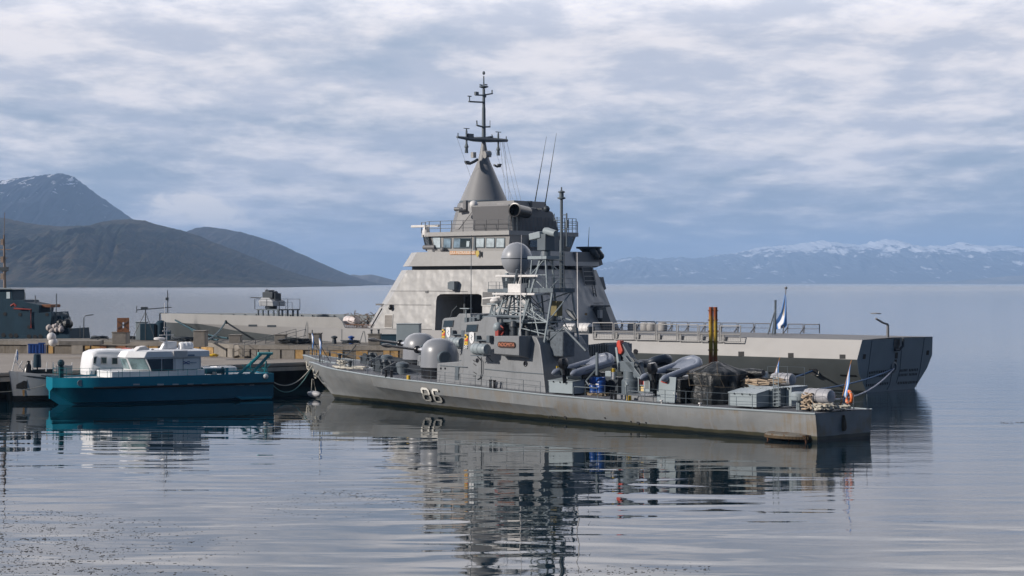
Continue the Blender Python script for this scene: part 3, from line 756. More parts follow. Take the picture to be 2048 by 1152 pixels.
    for r_ in range(4):
        mb = MB(); o_ = A + e3 * r_ * 1.0 + Vector((0, .01, 0)); 
        cols_ = [(BLACKG, YELLOW), (RED, YELLOW), (YELLOW, YELLOW), (BLACKG, WHITE)][r_]; nn = [2, 3, 3, 4][r_]
        for i in range(nn):
            for j in range(nn):
                if r_ == 0: m_ = cols_[0] if (i + j) % 2 == 1 else cols_[1]
                elif r_ == 1: m_ = RED if i + j >= 2 else YELLOW
                elif r_ == 2: m_ = BLACKG if i == 1 and j == 1 else YELLOW
                else: m_ = WHITE if (i + j) % 2 else BLACKG
                mb.use(m_); p = o_ + e1 * (i / nn) + e3 * (.96 * j / nn); p2 = e1 / nn; p3 = e3 * .96 / nn
                mb.plate([p, p + p2, p + p2 + p3, p + p3], (0, .015, 0))
        mb.build('signal_flag_plate', None, root, smooth=0)
    mb = MB().use(WHITE); c = w_(944, 676, .03)
    mb.plate([c + Vector((x_, 0, z_)) for x_, z_ in ((-.22, .34), (0, .38), (.22, .34), (.22, -.12), (.14, -.28), (0, -.36), (-.14, -.28), (-.22, -.12))], (0, .03, 0))
    mb.use(GREY_M); mb.path([c + Vector((.05, .04, .2)), c + Vector((-.07, .04, .1)), c + Vector((.06, .04, 0)), c + Vector((-.04, .04, -.14))], .02, 5); mb.build('crest', None, root, smooth=0)
    # raft canister on the side with its cradle
    for s_ in ((1, -1) if near else (1,)):
        c = P(961, 698, WV + .55); c = Vector((c.x, s_ * c.y, c.z)); canister(root, c, (1, 0, 0), .34, 1.35, GREY_L)
        mb = MB(); mb.box((c.x, c.y, c.z - .40), (1.2, .6, .06)); mb.tube((c.x - .5, c.y - s_ * .1, c.z - .4), (c.x - .5, s_ * WV, c.z - .8), .03); mb.tube((c.x + .5, c.y - s_ * .1, c.z - .4), (c.x + .5, s_ * WV, c.z - .8), .03); mb.build('raft_cradle', GREY_M, root, smooth=0)
    # --- gun turret
    c = P(876, 737, 0); zt = pb_z(c.x) + .05
    tr = c.copy(); base = zt; topz = P(876, 676, 0).z; cz = P(876, 735, 0).z
    r_ = 1.20; hgt = topz - cz
    prof = [(r_ * .96, 0), (r_ * 1.02, .03), (r_ * 1.0, hgt * .3), (r_ * .98, hgt * .52), (r_ * .93, hgt * .68), (r_ * .82, hgt * .81), (r_ * .62, hgt * .92), (r_ * .35, hgt * .985), (.02, hgt)]
    mb = MB(); rings = []
    for rr_, zz in prof:                                      # slightly elongated fore and aft
        rings.append([Vector((c.x - .1 + (1.12 if math.cos(a_) < 0 else 1.0) * rr_ * math.cos(a_), rr_ * math.sin(a_), cz + zz)) for a_ in [2 * math.pi * i / 40 for i in range(40)]])
    mb.loft(rings); tu = mb.build('gun_turret', mat('turret paint', (.235, .245, .265), .34, var=.04), root, smooth=50)
    mb = MB(); mb.lathe([(1.15, 0), (1.15, cz - base + .01)], (c.x - .1, 0, base - .02), n=28); mb.build('turret_ring', BLACKG, tu)
    mb = MB(); mb.lathe([(.42, -.1), (.45, .55), (.42, .62), (.34, .63), (.32, .58)], (c.x - .95, .42, cz + hgt * .36), (-.93, .36, 0), 20); mb.build('sight_port', GREY_M, tu)
    g0 = P(840, 703.5, .0); g1 = P(768, 692.5, 0); g0 = Vector((c.x + r_ * .8, 0, cz + hgt * .55)); 
    gdir = (Vector((P(765, 690, 0).x, 0, P(765, 690, 0).z)) - g0); gl = gdir.length; gd = gdir.normalized()
    mb = MB(); mb.lathe([(.16, 0), (.16, .75), (.13, .78), (.13, 1.1)], g0, gd, 16); mb.build('recoil_sleeve', mat('bare bright metal', (.75, .75, .76), .3, .9, var=.05), tu)
    mb = MB(); mb.lathe([(.2, 1.05), (.26, 1.12), (.26, 1.28), (.13, 1.36), (.10, 1.5), (.08, gl * .78), (.09, gl * .80), (.14, gl * .85), (.15, gl * .93), (.10, gl)], g0, gd, 14); mb.build('gun_barrel', BLACKG, tu)
    mb = MB(); mb.box((c.x + r_ * .98, 0, cz + hgt * .42), (.16, .34, hgt * .66)); mb.build('gun_slot', BLACKG, tu, smooth=0)
    # breakwater, winch, fairleads on the foredeck
    for s_ in (1, -1):
        a = P(786, 742, .2); 
        mb = MB(); z0 = pb_z(a.x) + .03
        mb.plate([(a.x, 0.02 * s_, z0), (a.x - 1.1, s_ * 2.0, z0), (a.x - 1.1, s_ * 2.0, z0 + .35), (a.x, .02 * s_, z0 + .75)], (-.05, 0, 0)); mb.build('breakwater', GREY, root, smooth=0)
    a = P(772, 726, 0); z0 = pb_z(a.x) + .05
    mb = MB(); mb.lathe([(.3, -.5), (.3, -.42), (.16, -.4), (.16, .4), (.3, .42), (.3, .5)], (a.x, .2, z0 + .5), (0, 1, 0), 14); mb.box((a.x, .2, z0 + .2), (.7, .9, .4)); mb.lathe([(.22, 0), (.14, .3), (.14, .6), (.25, .7), (.2, .85)], (a.x - .7, .6, z0), n=12); mb.build('anchor_winch', DARKG, root)
    mb = MB()
    for (px, py) in ((749, 728), (761, 744), (700, 738), (806, 741)):
        c_ = P(px, py, .4); mb.lathe([(.12, 0), (.12, .4), (.18, .45), (.18, .55), (.1, .6)], (c_.x, c_.y, pb_z(c_.x)), n=10)
    mb.build('deck_fittings', DARKG, root)
    c_ = P(805, 745, .3); MB().lathe([(.38, 0), (.38, .5), (.45, .52), (.45, .7), (.3, .8), (.05, .84)], (c_.x, c_.y, pb_z(c_.x) + .03), n=18).build('vent_mushroom', GREY_M, root)
    # small mast and flagstaff at the bow
    bx = 46.9; zz = pb_z(bx); mb = MB(); mb.tube((bx - .35, 0, zz), (bx - .35, 0, zz + 2.0), .045); mb.tube((bx - .35, 0, zz + 1.3), (bx - 1.2, .35, zz), .025); mb.tube((bx - .35, 0, zz + 1.3), (bx - 1.2, -.35, zz), .025)
    js = mb.build('jackstaff', DARKG, root)
    mb = MB().use(FLAGB)
    pts = [(bx - .40, 0, zz + 1.75), (bx - .62, .04, zz + 1.45), (bx - .66, .05, zz + .75), (bx - .45, 0, zz + .5)]; mb.plate(pts, (0, .05, 0)); mb.use(FLAGW); mb.plate([(p[0] + .03, .06, p[2]) for p in pts[:2]] + [(bx - .5, .06, zz + .9)], (0, .03, 0)); mb.build('flag', None, js, smooth=0)
    mb = MB(); zt_ = zz + .7
    mb.path([(bx - 3.4, -.75, zz), (bx - 3.4, -.75, zt_ + .1), (bx - 1.0, 0, zt_ + .2), (bx - 3.4, .75, zt_ + .1), (bx - 3.4, .75, zz)], .02, 5); mb.build('bow_pulpit', DARKG, root)
    # anchor chain at the bow and pole antennas
    mb = MB()
    for du, dv in ((-1.2, .55),): 
        a_ = on_hull(628, 739, .03); b_ = on_hull(636, 744, .03); mb.path([a_, a_ + (b_ - a_) * .3 + Vector((0, .05, -.45)), a_ + (b_ - a_) * .7 + Vector((0, .05, -.5)), b_], .05, 6)
        a_ = on_hull(627, 737, .03); b_ = on_hull(637, 741, .03); mb.path([a_, a_ + (b_ - a_) * .3 + Vector((0, .08, -.35)), a_ + (b_ - a_) * .7 + Vector((0, .08, -.38)), b_], .04, 6)
    mb.build('bow_rope_fender', ROPEW, root)

def part_box(root, name, P, near_px, v, depth, mt_, label=None, slope_top=0, zfloor=None, bevel=.02):
    """box with its near face given by (px0,py0,px1,py1) on plane v, running back by depth"""
    x0, y0, x1, y1 = near_px; a = P(x0, y0, v); b = P(x1, y0, v); c = P(x0, y1, v)
    zt = a.z; zb = c.z if zfloor is None else zfloor
    mb = MB(); A = [(a.x, v, zb), (b.x, v, zb), (b.x, v, zt), (a.x, v, zt)]; B = [(a.x, v - depth, zb), (b.x, v - depth, zb), (b.x, v - depth, zt + slope_top), (a.x, v - depth, zt + slope_top)]
    mb.loft([A, B]); o_ = mb.build(name, mt_, root, smooth=0, bevel=bevel)
    if label: o_['label'] = label
    return o_

def shield(root, P, px0, px1, ytop, ybot, v, depth, label):
    """locker shield with a curved forward edge, dark opening aft"""
    a = P(px0, ybot, v); b = P(px1, ybot, v); t0 = P(px0, ytop, v); W_ = a.x - b.x; zt = t0.z; zb = pb_z(a.x) + .03; hh = zt - zb
    pts = [(a.x, v, zb)] + [(a.x - W_ * .42 * (1 - math.cos(f * math.pi / 2)) ** 1.2, v, zb + hh * math.sin(f * math.pi / 2) ** .8) for f in (.35, .6, .8, 1)] + [(b.x - .12, v, zt - .02), (b.x, v, zb)]
    mb = MB(); mb.loft([[Vector(p) for p in pts], [Vector((p[0], v - .06, p[2])) for p in pts]]); mb.build('shield_plate', GREY_L, root, smooth=0)
    mb = MB(); mb.box(((a.x + b.x) / 2 - W_ * .2, v - depth / 2 - .1, zb + hh * .46), (W_ * 1.1, depth, hh * .9)); mb.build('shelter_dark_inside', TARP, root, smooth=0, bevel=.05)  # solid dark block stands in for the shelter's shaded inside
    c = P((px0 + px1) / 2 - 2, ytop + (ybot - ytop) * .30, v + .04); mb = MB(); mb.tube((c.x + .22, v + .07, c.z + .03), (c.x - .22, v + .07, c.z - .04), .035); mb.build('red_lever', RED, root)

# ---- sister boat beyond (built first, same frame numbers)
far = empty('patrol_boat', B2, S1.rz, 'grey patrol boat on the far side of boat 86, only its upper works showing', 'patrol boat', 'sister grey patrol boats moored side by side')
boat_common(far, False)
near = empty('patrol_boat', S1.W(0, 0), S1.rz, 'nearest grey patrol boat with white hull number 86 and streaks of rust', 'patrol boat', 'sister grey patrol boats moored side by side')
boat_common(near, True)

# ---- hull number, name board
def digit_strokes(kind):
    # strokes in unit cell x 0..1 (left to right), y 0..1 (down)
    if kind == '8': return [[(.2, 0), (.8, 0), (1, .12), (1, .38), (.8, .50), (.2, .50), (0, .38), (0, .12), (.2, 0)], [(.2, .50), (.8, .50), (1, .6), (1, .88), (.8, 1), (.2, 1), (0, .88), (0, .6), (.2, .50)], [(.1, .46), (.9, .46)]]
    return [[(.88, .06), (.8, 0), (.2, 0), (0, .12), (0, .88), (.2, 1), (.8, 1), (1, .88), (1, .62), (.8, .50), (.0, .50)]]
def number(nm, cell, kind, mt_, off, sh=(0, 0)):
    (ax, ay), (bx, by), (cx_, cy_) = cell       # top-left, top-right, bottom-left in photo pixels
    mb = MB()
    for st in digit_strokes(kind):
        pp = [on_hull(ax + (bx - ax) * x_ + (cx_ - ax) * y_ + sh[0], ay + (by - ay) * x_ + (cy_ - ay) * y_ + sh[1], off) for x_, y_ in st]
        qq = []
        for (xa, ya), (xb, yb) in zip(st, st[1:]):
            for k_ in range(4):
                f_ = k_ / 4; x_ = xa + (xb - xa) * f_; y_ = ya + (yb - ya) * f_
                qq.append(on_hull(ax + (bx - ax) * x_ + (cx_ - ax) * y_ + sh[0], ay + (by - ay) * x_ + (cy_ - ay) * y_ + sh[1], off))
        qq.append(pp[-1])
        for a, b in zip(qq, qq[1:]):
            m_ = (a + b) / 2; d_ = b - a; L = d_.length
            t_ = d_.normalized(); n_ = Vector((-(pb_hullv(m_.x + .1, m_.z) - pb_hullv(m_.x - .1, m_.z)) / .2, 1, -(pb_hullv(m_.x, m_.z + .06) - pb_hullv(m_.x, m_.z - .06)) / .12)).normalized(); s_ = t_.cross(n_).normalized() * .075
            e_ = t_ * .03
            mb.plate([a - e_ + s_, b + e_ + s_, b + e_ - s_, a - e_ - s_], n_ * .004)
    return mb.build(nm, mt_, near, smooth=0)
c8 = ((843.5, 776.5), (857, 778.2), (850.8, 800)); c6 = ((865.5, 779), (878.5, 780.5), (872.5, 803))
for c_, kd in ((c8, '8'), (c6, '6')):
    number('number_shadow', c_, kd, BLACKG, .03, (1.2, 1.2)); number('hull_number', c_, kd, mat('number white', (.78, .76, .70), .5, var=.08, vs=6), .075)
def oval_board(root, c, w_, h_, body, size):
    mb = MB(); pts = []
    for k_, sx_ in ((0, 1), (1, -1)):
        for i in range(7):
            a_ = -math.pi / 2 + math.pi * i / 6; pts.append((c.x + sx_ * ((w_ - h_) / 2 + h_ / 2 * math.cos(a_)), c.y, c.z + (h_ / 2 * math.sin(a_)) * sx_))
    mb.plate(pts, (0, .04, 0)); b_ = mb.build('name_board', mat('dark brown name board', (.05, .022, .012), .4), root, smooth=0)
    text_mesh('name_letters', body, size, (c.x, c.y + .047, c.z), (R(90), 0, R(180)), LETTER_R, b_, .006)
c = S1.P(1013.5, 689.5, 2.89); oval_board(near, c, 1.62, .36, 'INDOMITA', .30)
# scuppers and small openings in the side
for px, py in ((1097.5, 833.5), (1104, 832), (1110, 832.5), (1210, 835.3), (1262, 842.5), (1292, 845)):
    c = on_hull(px, py, .0); MB().lathe([(.06, -.02), (.06, .02)], c, (0, 1, 0), 10).build('scupper', BLACK, near)
for px, py in ((1130.5, 834), (1276.5, 845)):
    c = on_hull(px, py, .0); MB().lathe([(.11, -.02), (.11, .025)], c, (0, 1, 0), 12).build('scupper', BLACK, near)
# propeller guard at the waterline
def guard():
    a = on_hull(1533, 859); b = on_hull(1622, 866); n_ = 22; mb = MB(); T = []; 
    for i in range(n_ + 1):
        f_ = i / n_; p = a.lerp(b, f_); T.append((p, .75 * math.sin(math.pi * min(1, max(0, f_))) ** .5))
    top = []; 
    ring = [Vector((p.x, p.y - .05, .34)) for p, o_ in T] + [Vector((p.x, p.y + o_, .26 + (.03 if i % 2 else 0))) for i, (p, o_) in reversed(list(enumerate(T)))]
    mb.plate(ring, (0, 0, .10)); mb.build('propeller_guard', mat('rusty grey guard', (.16, .15, .13), .7, var=.3, vs=3, extra=lambda k, t, b_: k.mix(k.maprange(k.noise(t, 3, 4), .5, .62), b_, (.10, .05, .015))), near, smooth=0)
    mb = MB()
    for i in range(1, n_ * 2):
        f_ = i / (n_ * 2); p = a.lerp(b, f_); o_ = .75 * math.sin(math.pi * f_) ** .5
        mb.box((p.x, p.y + o_ - .05, .22), (.09, .12, .14))
    mb.build('guard_teeth', mat('rust brown teeth', (.07, .045, .02), .8, var=.4, vs=9), near, smooth=0)
    mb = MB()
    for px in (1541, 1583, 1617): p = on_hull(px, 862); mb.tube((p.x, p.y + .3, .25), (p.x, p.y - .1, -.5), .05)
    mb.build('guard_strut', RUSTWOOD, near)
guard()
# stern centre fitting
c = S1.U(1687, 842, -.02); mb = MB(); mb.lathe([(.1, -.35), (.16, -.2), (.13, .1), (.06, .45)], (-.04, c.y, c.z - .15), n=8); mb.build('stern_fender', mat('rusty stern fitting', (.09, .07, .05), .9, var=.4), near)
# anchor float hanging at the bow
c = on_hull(640, 775)
mb = MB(); c2 = S1.P(655, 792, .0); z_ = .35
e = empty('fender_float', S1.W(c2.x + .25, 1.0, 0), S1.rz, 'pale grey boat shaped float hanging at the bow of boat 86', 'float')
mb = MB(); rings = []
for x_, r_ in ((-.75, .08), (-.6, .2), (-.2, .26), (.3, .24), (.62, .12), (.78, .03)): rings.append([Vector((x_, r_ * math.cos(a_), .3 + r_ * .9 * math.sin(a_) + (.05 if x_ > .5 else 0))) for a_ in [2 * math.pi * i / 12 for i in range(12)]])
mb.loft(rings).build('float_body', mat('pale float', (.42, .41, .42), .5), e)
MB().path([(-.1, -.1, .5), (.15, -.1, 1.3), (.35, -.1, 1.35), (.3, 0, .5)], .03, 6).build('hanging_rope', ROPEW, e)

# ---- aft deck of the near boat
P = S1.P
def nb_box(name, rect, v, depth, mt_, lab, cat, slope=0, lid=True, far_=False):
    """a box standing on the deck: its own thing at its own base"""
    fr_ = S2 if far_ else S1
    x0, y0, x1, y1 = rect; a = fr_.P(x0, y1, v); b = fr_.P(x1, y1, v); t_ = fr_.P(x0, y0, v); zb = a.z
    W_ = a.x - b.x; hh = t_.z - zb
    e = empty(name, fr_.W((a.x + b.x) / 2, v - depth / 2, zb), S1.rz, lab, cat)
    mb = MB(); h2 = W_ / 2; d2 = depth / 2
    A = [(-h2, d2, 0), (h2, d2, 0), (h2, d2, hh), (-h2, d2, hh)]; B = [(-h2, -d2, 0), (h2, -d2, 0), (h2, -d2, hh + slope), (-h2, -d2, hh + slope)]
    mb.loft([A, B]); mb.build('box_body', mt_, e, smooth=0, bevel=.03)
    if lid:
        m2 = MB(); m2.loft([[(-h2 - .03, d2 + .03, hh + .0), (h2 + .03, d2 + .03, hh), (h2 + .03, -d2 - .03, hh + slope), (-h2 - .03, -d2 - .03, hh + slope)], [(-h2 - .03, d2 + .03, hh + .05), (h2 + .03, d2 + .03, hh + .05), (h2 + .03, -d2 - .03, hh + slope + .05), (-h2 - .03, -d2 - .03, hh + slope + .05)]]); m2.build('lid', mt_, e, smooth=0, bevel=.012)
        m3 = MB()
        for q in (-.55, 0, .55): m3.box((q * h2, d2 + .04, hh - .02), (.05, .04, .09)); 
        m3.build('latch', BLACKG, e, smooth=0)
    return e, W_, hh
nb_box('deck_locker', (1097, 762, 1145, 785), 2.45, 1.1, GREY_L, 'pale grey locker box at the deck edge just behind the superstructure of boat 86', 'locker', .12)
e, W_, hh = nb_box('deck_locker', (1457, 785.5, 1513, 811), 2.25, 1.0, GREY_L, 'long bright grey locker at the deck edge left of the grey cabinets near the stern', 'locker', .18)
nb_box('deck_cabinet', (1499, 776.5, 1544, 812), 1.1, .9, GREY_L, 'taller grey cabinet right behind the bright long locker', 'cabinet', .05)
nb_box('deck_cabinet', (1549, 777, 1561, 812), 1.2, .8, GREY_M, 'narrow dark grey cabinet with a ladder on its front', 'cabinet', 0)
nb_box('deck_cabinet', (1563, 775, 1583, 811), .75, 1.3, GREY_L, 'grey cabinet standing second from the stern raft', 'cabinet', .03)
nb_box('deck_cabinet', (1592, 780, 1606, 800), -.3, 1.0, GREY_M, 'low blue grey box behind the capped stern vent', 'cabinet', .0)
nb_box('deck_cabinet', (1474, 778, 1500, 800), .2, .7, GREY_L, 'small grey box under the tan rope pile on boat 86', 'cabinet', 0, lid=False)
MB_ = MB(); a = P(1546, 812, 1.35)
for i in range(9): MB_.tube((a.x, 1.32, a.z + i * .18), (a.x - .35, 1.32, a.z + i * .18), .018)
for q in (0, -.35): MB_.tube((a.x + q, 1.32, a.z), (a.x + q, 1.32, a.z + 1.6), .022)
MB_.build('ladder', GREY_L, near)
shield(near, P, 1129, 1160, 738.5, 771, 1.6, 1.3, '')
shield(near, P, 1313, 1349, 752, 793, 2.2, 2.6, '')
mb = MB(); c = P(1331, 757.5, 2.26); text_mesh('plate_code', 'E73', .28, (c.x, c.y + .02, c.z), (R(90), 0, R(180)), WHITE, near, .004)
# raised coaming
a = P(1233, 790, 1.9); b = P(1353, 801, 1.9)
mb = MB(); mb.box(((a.x + b.x) / 2, 1.0, pb_z(12) + .12), (a.x - b.x, 2.0, .28)); mb.build('coaming', GREY, near, smooth=0, bevel=.02)
# vents, capped post, small tubes
c = P(1597.5, 797, 1.1); mb = MB(); mb.lathe([(.13, -1.0), (.13, 0), (.42, .02), (.45, .12), (.42, .38), (.3, .44), (.05, .46)], (c.x, 1.1, c.z - .1), n=18); mb.build('capped_vent', GREY_L, near)
for px, py, v_ in ((1252, 770, 1.5), (1252, 770, 1.8)):
    c = P(px, py, v_); MB().path([(c.x, v_, pb_z(c.x)), (c.x, v_, c.z), (c.x - .12, v_ + .08, c.z + .15), (c.x - .25, v_ + .12, c.z)], .06, 8).build('goose_neck_vent', GREY_L, near)
for px in (1255, 1147): 
    c = P(px, 789, 2.6); MB().path([(c.x, 2.6, pb_z(c.x)), (c.x, 2.6, pb_z(c.x) + .45), (c.x - .1, 2.6, pb_z(c.x) + .55), (c.x - 2.0, 2.6, pb_z(c.x) + .55), (c.x - 2.0, 2.6, pb_z(c.x))], .035, 6).build('pipe_guard', GREY_M, near)
c = P(1258, 797, 2.4); MB().lathe([(.14, 0), (.14, .26), (.05, .28)], (c.x, 2.4, pb_z(c.x)), n=10).build('yellow_cap', YELLOW, near)
c = P(817, 755, 2.4); MB().lathe([(.12, 0), (.12, .26), (.05, .28)], (c.x, 2.4, pb_z(c.x)), n=10).build('yellow_cap', YELLOW, near)
for px in (1323, 1400):
    c = P(px, 804, 2.6); MB().lathe([(.03, 0), (.03, .12), (.1, .14), (.1, .2)], (c.x, 2.6, pb_z(c.x)), n=8).build('cleat', WHITE2, near)

# crane with red hook
def crane():
    mb = MB(); b0 = P(1262, 790, .2); zb = pb_z(b0.x) + .04
    mb.lathe([(.55, 0), (.55, .9), (.45, 1.0), (.45, 1.5)], (b0.x, .2, zb), n=18); mb.box((b0.x, .2, zb + 1.7), (1.3, .8, .6)); 
    cr = mb.build('crane', GREY_M, near, bevel=.03)
    t = P(1243, 692, .2); m_ = P(1280, 752, .2); k_ = P(1262, 715, .2)
    mb = MB()
    def beam(p, q, w_, h_): 
        p = Vector(p); q = Vector(q); d_ = (q - p).normalized(); s_ = Vector((0, 1, 0)) * w_ / 2; n_ = d_.cross(Vector((0, 1, 0))).normalized() * h_ / 2
        mb.loft([[p + s_ + n_, p - s_ + n_, p - s_ - n_, p + s_ - n_], [q + s_ + n_, q - s_ + n_, q - s_ - n_, q + s_ - n_]])
    beam((b0.x - .5, .2, zb + 1.6), m_, .45, .6); beam(m_, t + Vector((0, 0, .1)), .4, .5); beam((b0.x + .4, .2, zb + 1.7), k_, .3, .34); beam(k_ + Vector((.2, .3, 0)), P(1286, 762, .5), .2, .3)
    mb.build('crane_arm', GREY_M, cr, smooth=0, bevel=.03)
    mb = MB(); mb.tube(P(1281, 742, .45), P(1264, 716, .45), .07, n=8); mb.tube(P(1290, 765, .45), P(1276, 730, .45), .10, n=10); mb.path([P(1268, 718, .5), P(1280, 726, .6), P(1276, 733, .6), P(1262, 728, .5)], .05, 6); mb.build('hydraulic_ram', DARKG, cr)
    mb = MB(); a = P(1234, 688, .55); 
    mb.plate([P(1232.5, 684, .55), P(1235, 680.5, .55), P(1239.5, 681, .55), P(1241, 690, .55), P(1245, 702, .55), P(1241, 709, .55), P(1235.5, 707, .55), P(1233, 697, .55)], (0, -.35, 0)); mb.build('hook_block', RED, cr, smooth=0, bevel=.05)
    mb = MB(); q = [P(1230, 695, .6), P(1233.5, 694, .6), P(1240, 742, .6), P(1236, 743, .6)]; mb.plate(q, (0, -.2, 0)); mb.build('white_leg', GREY_L, cr, smooth=0)
crane()
# davit cradle arm for the dinghy
mb = MB(); mb.box(P(1194, 728, 1.9), (.16, .1, 1.3)); mb.tube(P(1193, 738, 1.9), P(1172, 762, 1.9), .05); mb.tube(P(1172, 762, 1.9), P(1178, 771, 1.9), .05); mb.build('davit_arm', GREY_M, near)
for px, py in ((1180, 745), (1356, 752)):
    c = P(px, py, 0); hh = c.z - pb_z(c.x)
    mb = MB(); mb.box((c.x, 0, pb_z(c.x) + hh / 2), (1.2, 2.6, hh)); mb.build('boat_cradle', BLACKG, near, smooth=0)

def dinghy(frame, c, rot, pitch, L, W_, r, mt_, lab, motor=True, roll=0):
    """inflatable: x towards its bow"""
    e = empty('inflatable_dinghy', c, rot, lab, 'dinghy', 'inflatable dinghies on the patrol boats'); e.rotation_euler = (roll, pitch, rot)
    pts = []; hw = W_ / 2 - r; n_ = 26
    left = [(-L / 2 - r * 1.6, hw, r * 1.0, r * .12), (-L / 2 - r * .9, hw, r, r * .62), (-L / 2 - r * .2, hw, r, r * .92), (-L / 2 + .2, hw, r, r)]
    body_ = [(-L / 2 + .2 + (L * .72) * i / 6, hw, r + .02 * i, r) for i in range(1, 7)]
    bow = []
    for i in range(1, 6):
        a_ = math.pi / 2 * i / 6; bow.append((-L / 2 + .2 + L * .72 + (L * .28 - .2 - r) * math.sin(a_), hw * math.cos(a_), r + .12 + .30 * math.sin(a_), r * (1 - .1 * math.sin(a_))))
    mid = [(L / 2 - r, 0, r + .45, r * .88)]
    half = left + body_ + bow; full = half + mid + [(x_, -y_, z_, q) for x_, y_, z_, q in reversed(half)]
    mb = MB(); mb.path([Vector(p[:3]) for p in full], [p[3] for p in full], 14); mb.build('tube', mt_, e, smooth=70)
    mb = MB(); mb.plate([(-L / 2 + .15, hw, r * .5), (L / 2 - r * 2.2, hw * .6, r * .9), (L / 2 - r * 2.2, -hw * .6, r * .9), (-L / 2 + .15, -hw, r * .5)], (0, 0, -.06)); mb.build('floor', DARKG, e, smooth=0)
    mb = MB(); mb.box((-L / 2 + .18, 0, r * 1.1), (.07, W_ - 2 * r, r * 1.9)); mb.build('transom', DARKG, e, smooth=0)
    mb = MB()
    for s_ in (1, -1): mb.path([(x_, s_ * (y_ + q * .96), z_ + q * .1) for x_, y_, z_, q in body_ + bow[:3]], .022, 6)
    mb.build('grab_line', RUBBERD, e)
    mb = MB(); q0_ = (L * .10, hw, r * 1.5); mb.plate([q0_, (L * .34, hw * .92, r * 2.0 + .1), (L * .44, hw * .45, r * 2 + .28), (L * .44, -hw * .45, r * 2 + .28), (L * .34, -hw * .92, r * 2.0 + .1), (L * .10, -hw, r * 1.5)], (0, 0, .03)); mb.build('bow_cover', mt_, e, smooth=0)
    mb = MB(); mb.box((0, 0, r * 1.5), (.22, W_ - 2 * r, .06)); mb.build('thwart', DARKG, e, smooth=0)
    if motor:
        mb = MB(); rings = []
        for z_, w1, l1 in ((0, .16, .3), (.12, .22, .5), (.4, .22, .55), (.6, .15, .4)): rings.append([Vector((-L / 2 - .1 + l1 * x_ / 2, w1 * y_, r * 2.2 + z_)) for x_, y_ in ((-1, -.7), (-.6, -1), (.6, -1), (1, -.7), (1, .7), (.6, 1), (-.6, 1), (-1, .7))])
        mb.loft(rings); mb.box((-L / 2 - .05, 0, r * 1.3), (.2, .16, r * 2.4)); mb.box((-L / 2 - .1, 0, -.1), (.3, .06, .5)); mb.build('outboard_motor', BLACKG, e)
    return e
aft = S1.rz + math.pi
acr = S1.rz - R(90)
c = P(1176, 743, .5); dinghy(S1, S1.W(c.x, .5, c.z), acr + R(4), R(-7), 3.9, 1.95, .23, RUBBER, 'grey inflatable dinghy on its cradle left of the crane with the red hook')
c = P(1352, 751, .5); dinghy(S1, S1.W(c.x, .5, c.z), acr + R(4), R(-9), 3.7, 1.95, .22, RUBBER, 'grey inflatable dinghy on its cradle above the black tarpaulin mound')
c = S2.P(1292, 738, .3); dinghy(S2, S2.W(c.x, .3, c.z), aft, R(-2), 3.8, 2.0, .26, RUBBERD, 'dark inflatable dinghy on the farther boat right behind the crane')
# blue drums on a pallet
e = empty('pallet', S1.W(P(1192, 771, 1.1).x, 1.1, pb_z(15) + .03), S1.rz, 'timber pallet under the two blue drums', 'pallet')
mb = MB()
for i in range(6): mb.box((-.9 + i * .36, 0, .15), (.2, 1.0, .03))
for j in (-.42, 0, .42): mb.box((0, j, .065), (2.0, .1, .13))
mb.build('pallet_boards', TIMBER, e, smooth=0)
for px, lab in ((1188, 'blue steel drum on the pallet, left of the pair'), (1201.5, 'blue steel drum on the pallet, right of the pair')):
    c = P(px, 769, 1.15); e = empty('drum', S1.W(c.x, 1.15, pb_z(15) + .20), S1.rz, lab, 'drum', 'blue drums')
    MB().lathe([(.28, 0), (.29, .02), (.28, .04), (.28, .3), (.295, .32), (.28, .34), (.28, .6), (.295, .62), (.28, .64), (.28, .88), (.29, .9), (.26, .9), (.25, .87), (.02, .87)], (0, 0, 0), n=24).build('drum_body', BLUE, e)
    m_ = MB(); m_.box((0, .283, .5), (.24, .012, .07)); m_.build('drum_label', WHITE2, e, smooth=0)
# small grey and yellow boxes beside the drums
nb_box('control_box', (1210, 742, 1222, 753), .9, .5, GREY_L, 'small pale grey box behind the drums by the crane', 'box', 0, lid=False)
nb_box('deck_machine', (1208, 753, 1236, 785), .5, .7, DARKG, 'dark machinery block between the drums and the crane', 'machine', 0, lid=False)
c = P(1226, 748, .95); e = empty('jerrycan', S1.W(c.x, .95, c.z - .3), S1.rz, 'white canister with a yellow lid beside the crane leg', 'canister')
MB().lathe([(.13, 0), (.13, .55), (.1, .6)], (0, 0, 0), n=12).build('can', WHITE2, e); MB().lathe([(.14, .42), (.14, .62), (.05, .64)], (0, 0, 0), n=12).build('lid', YELLOW, e)
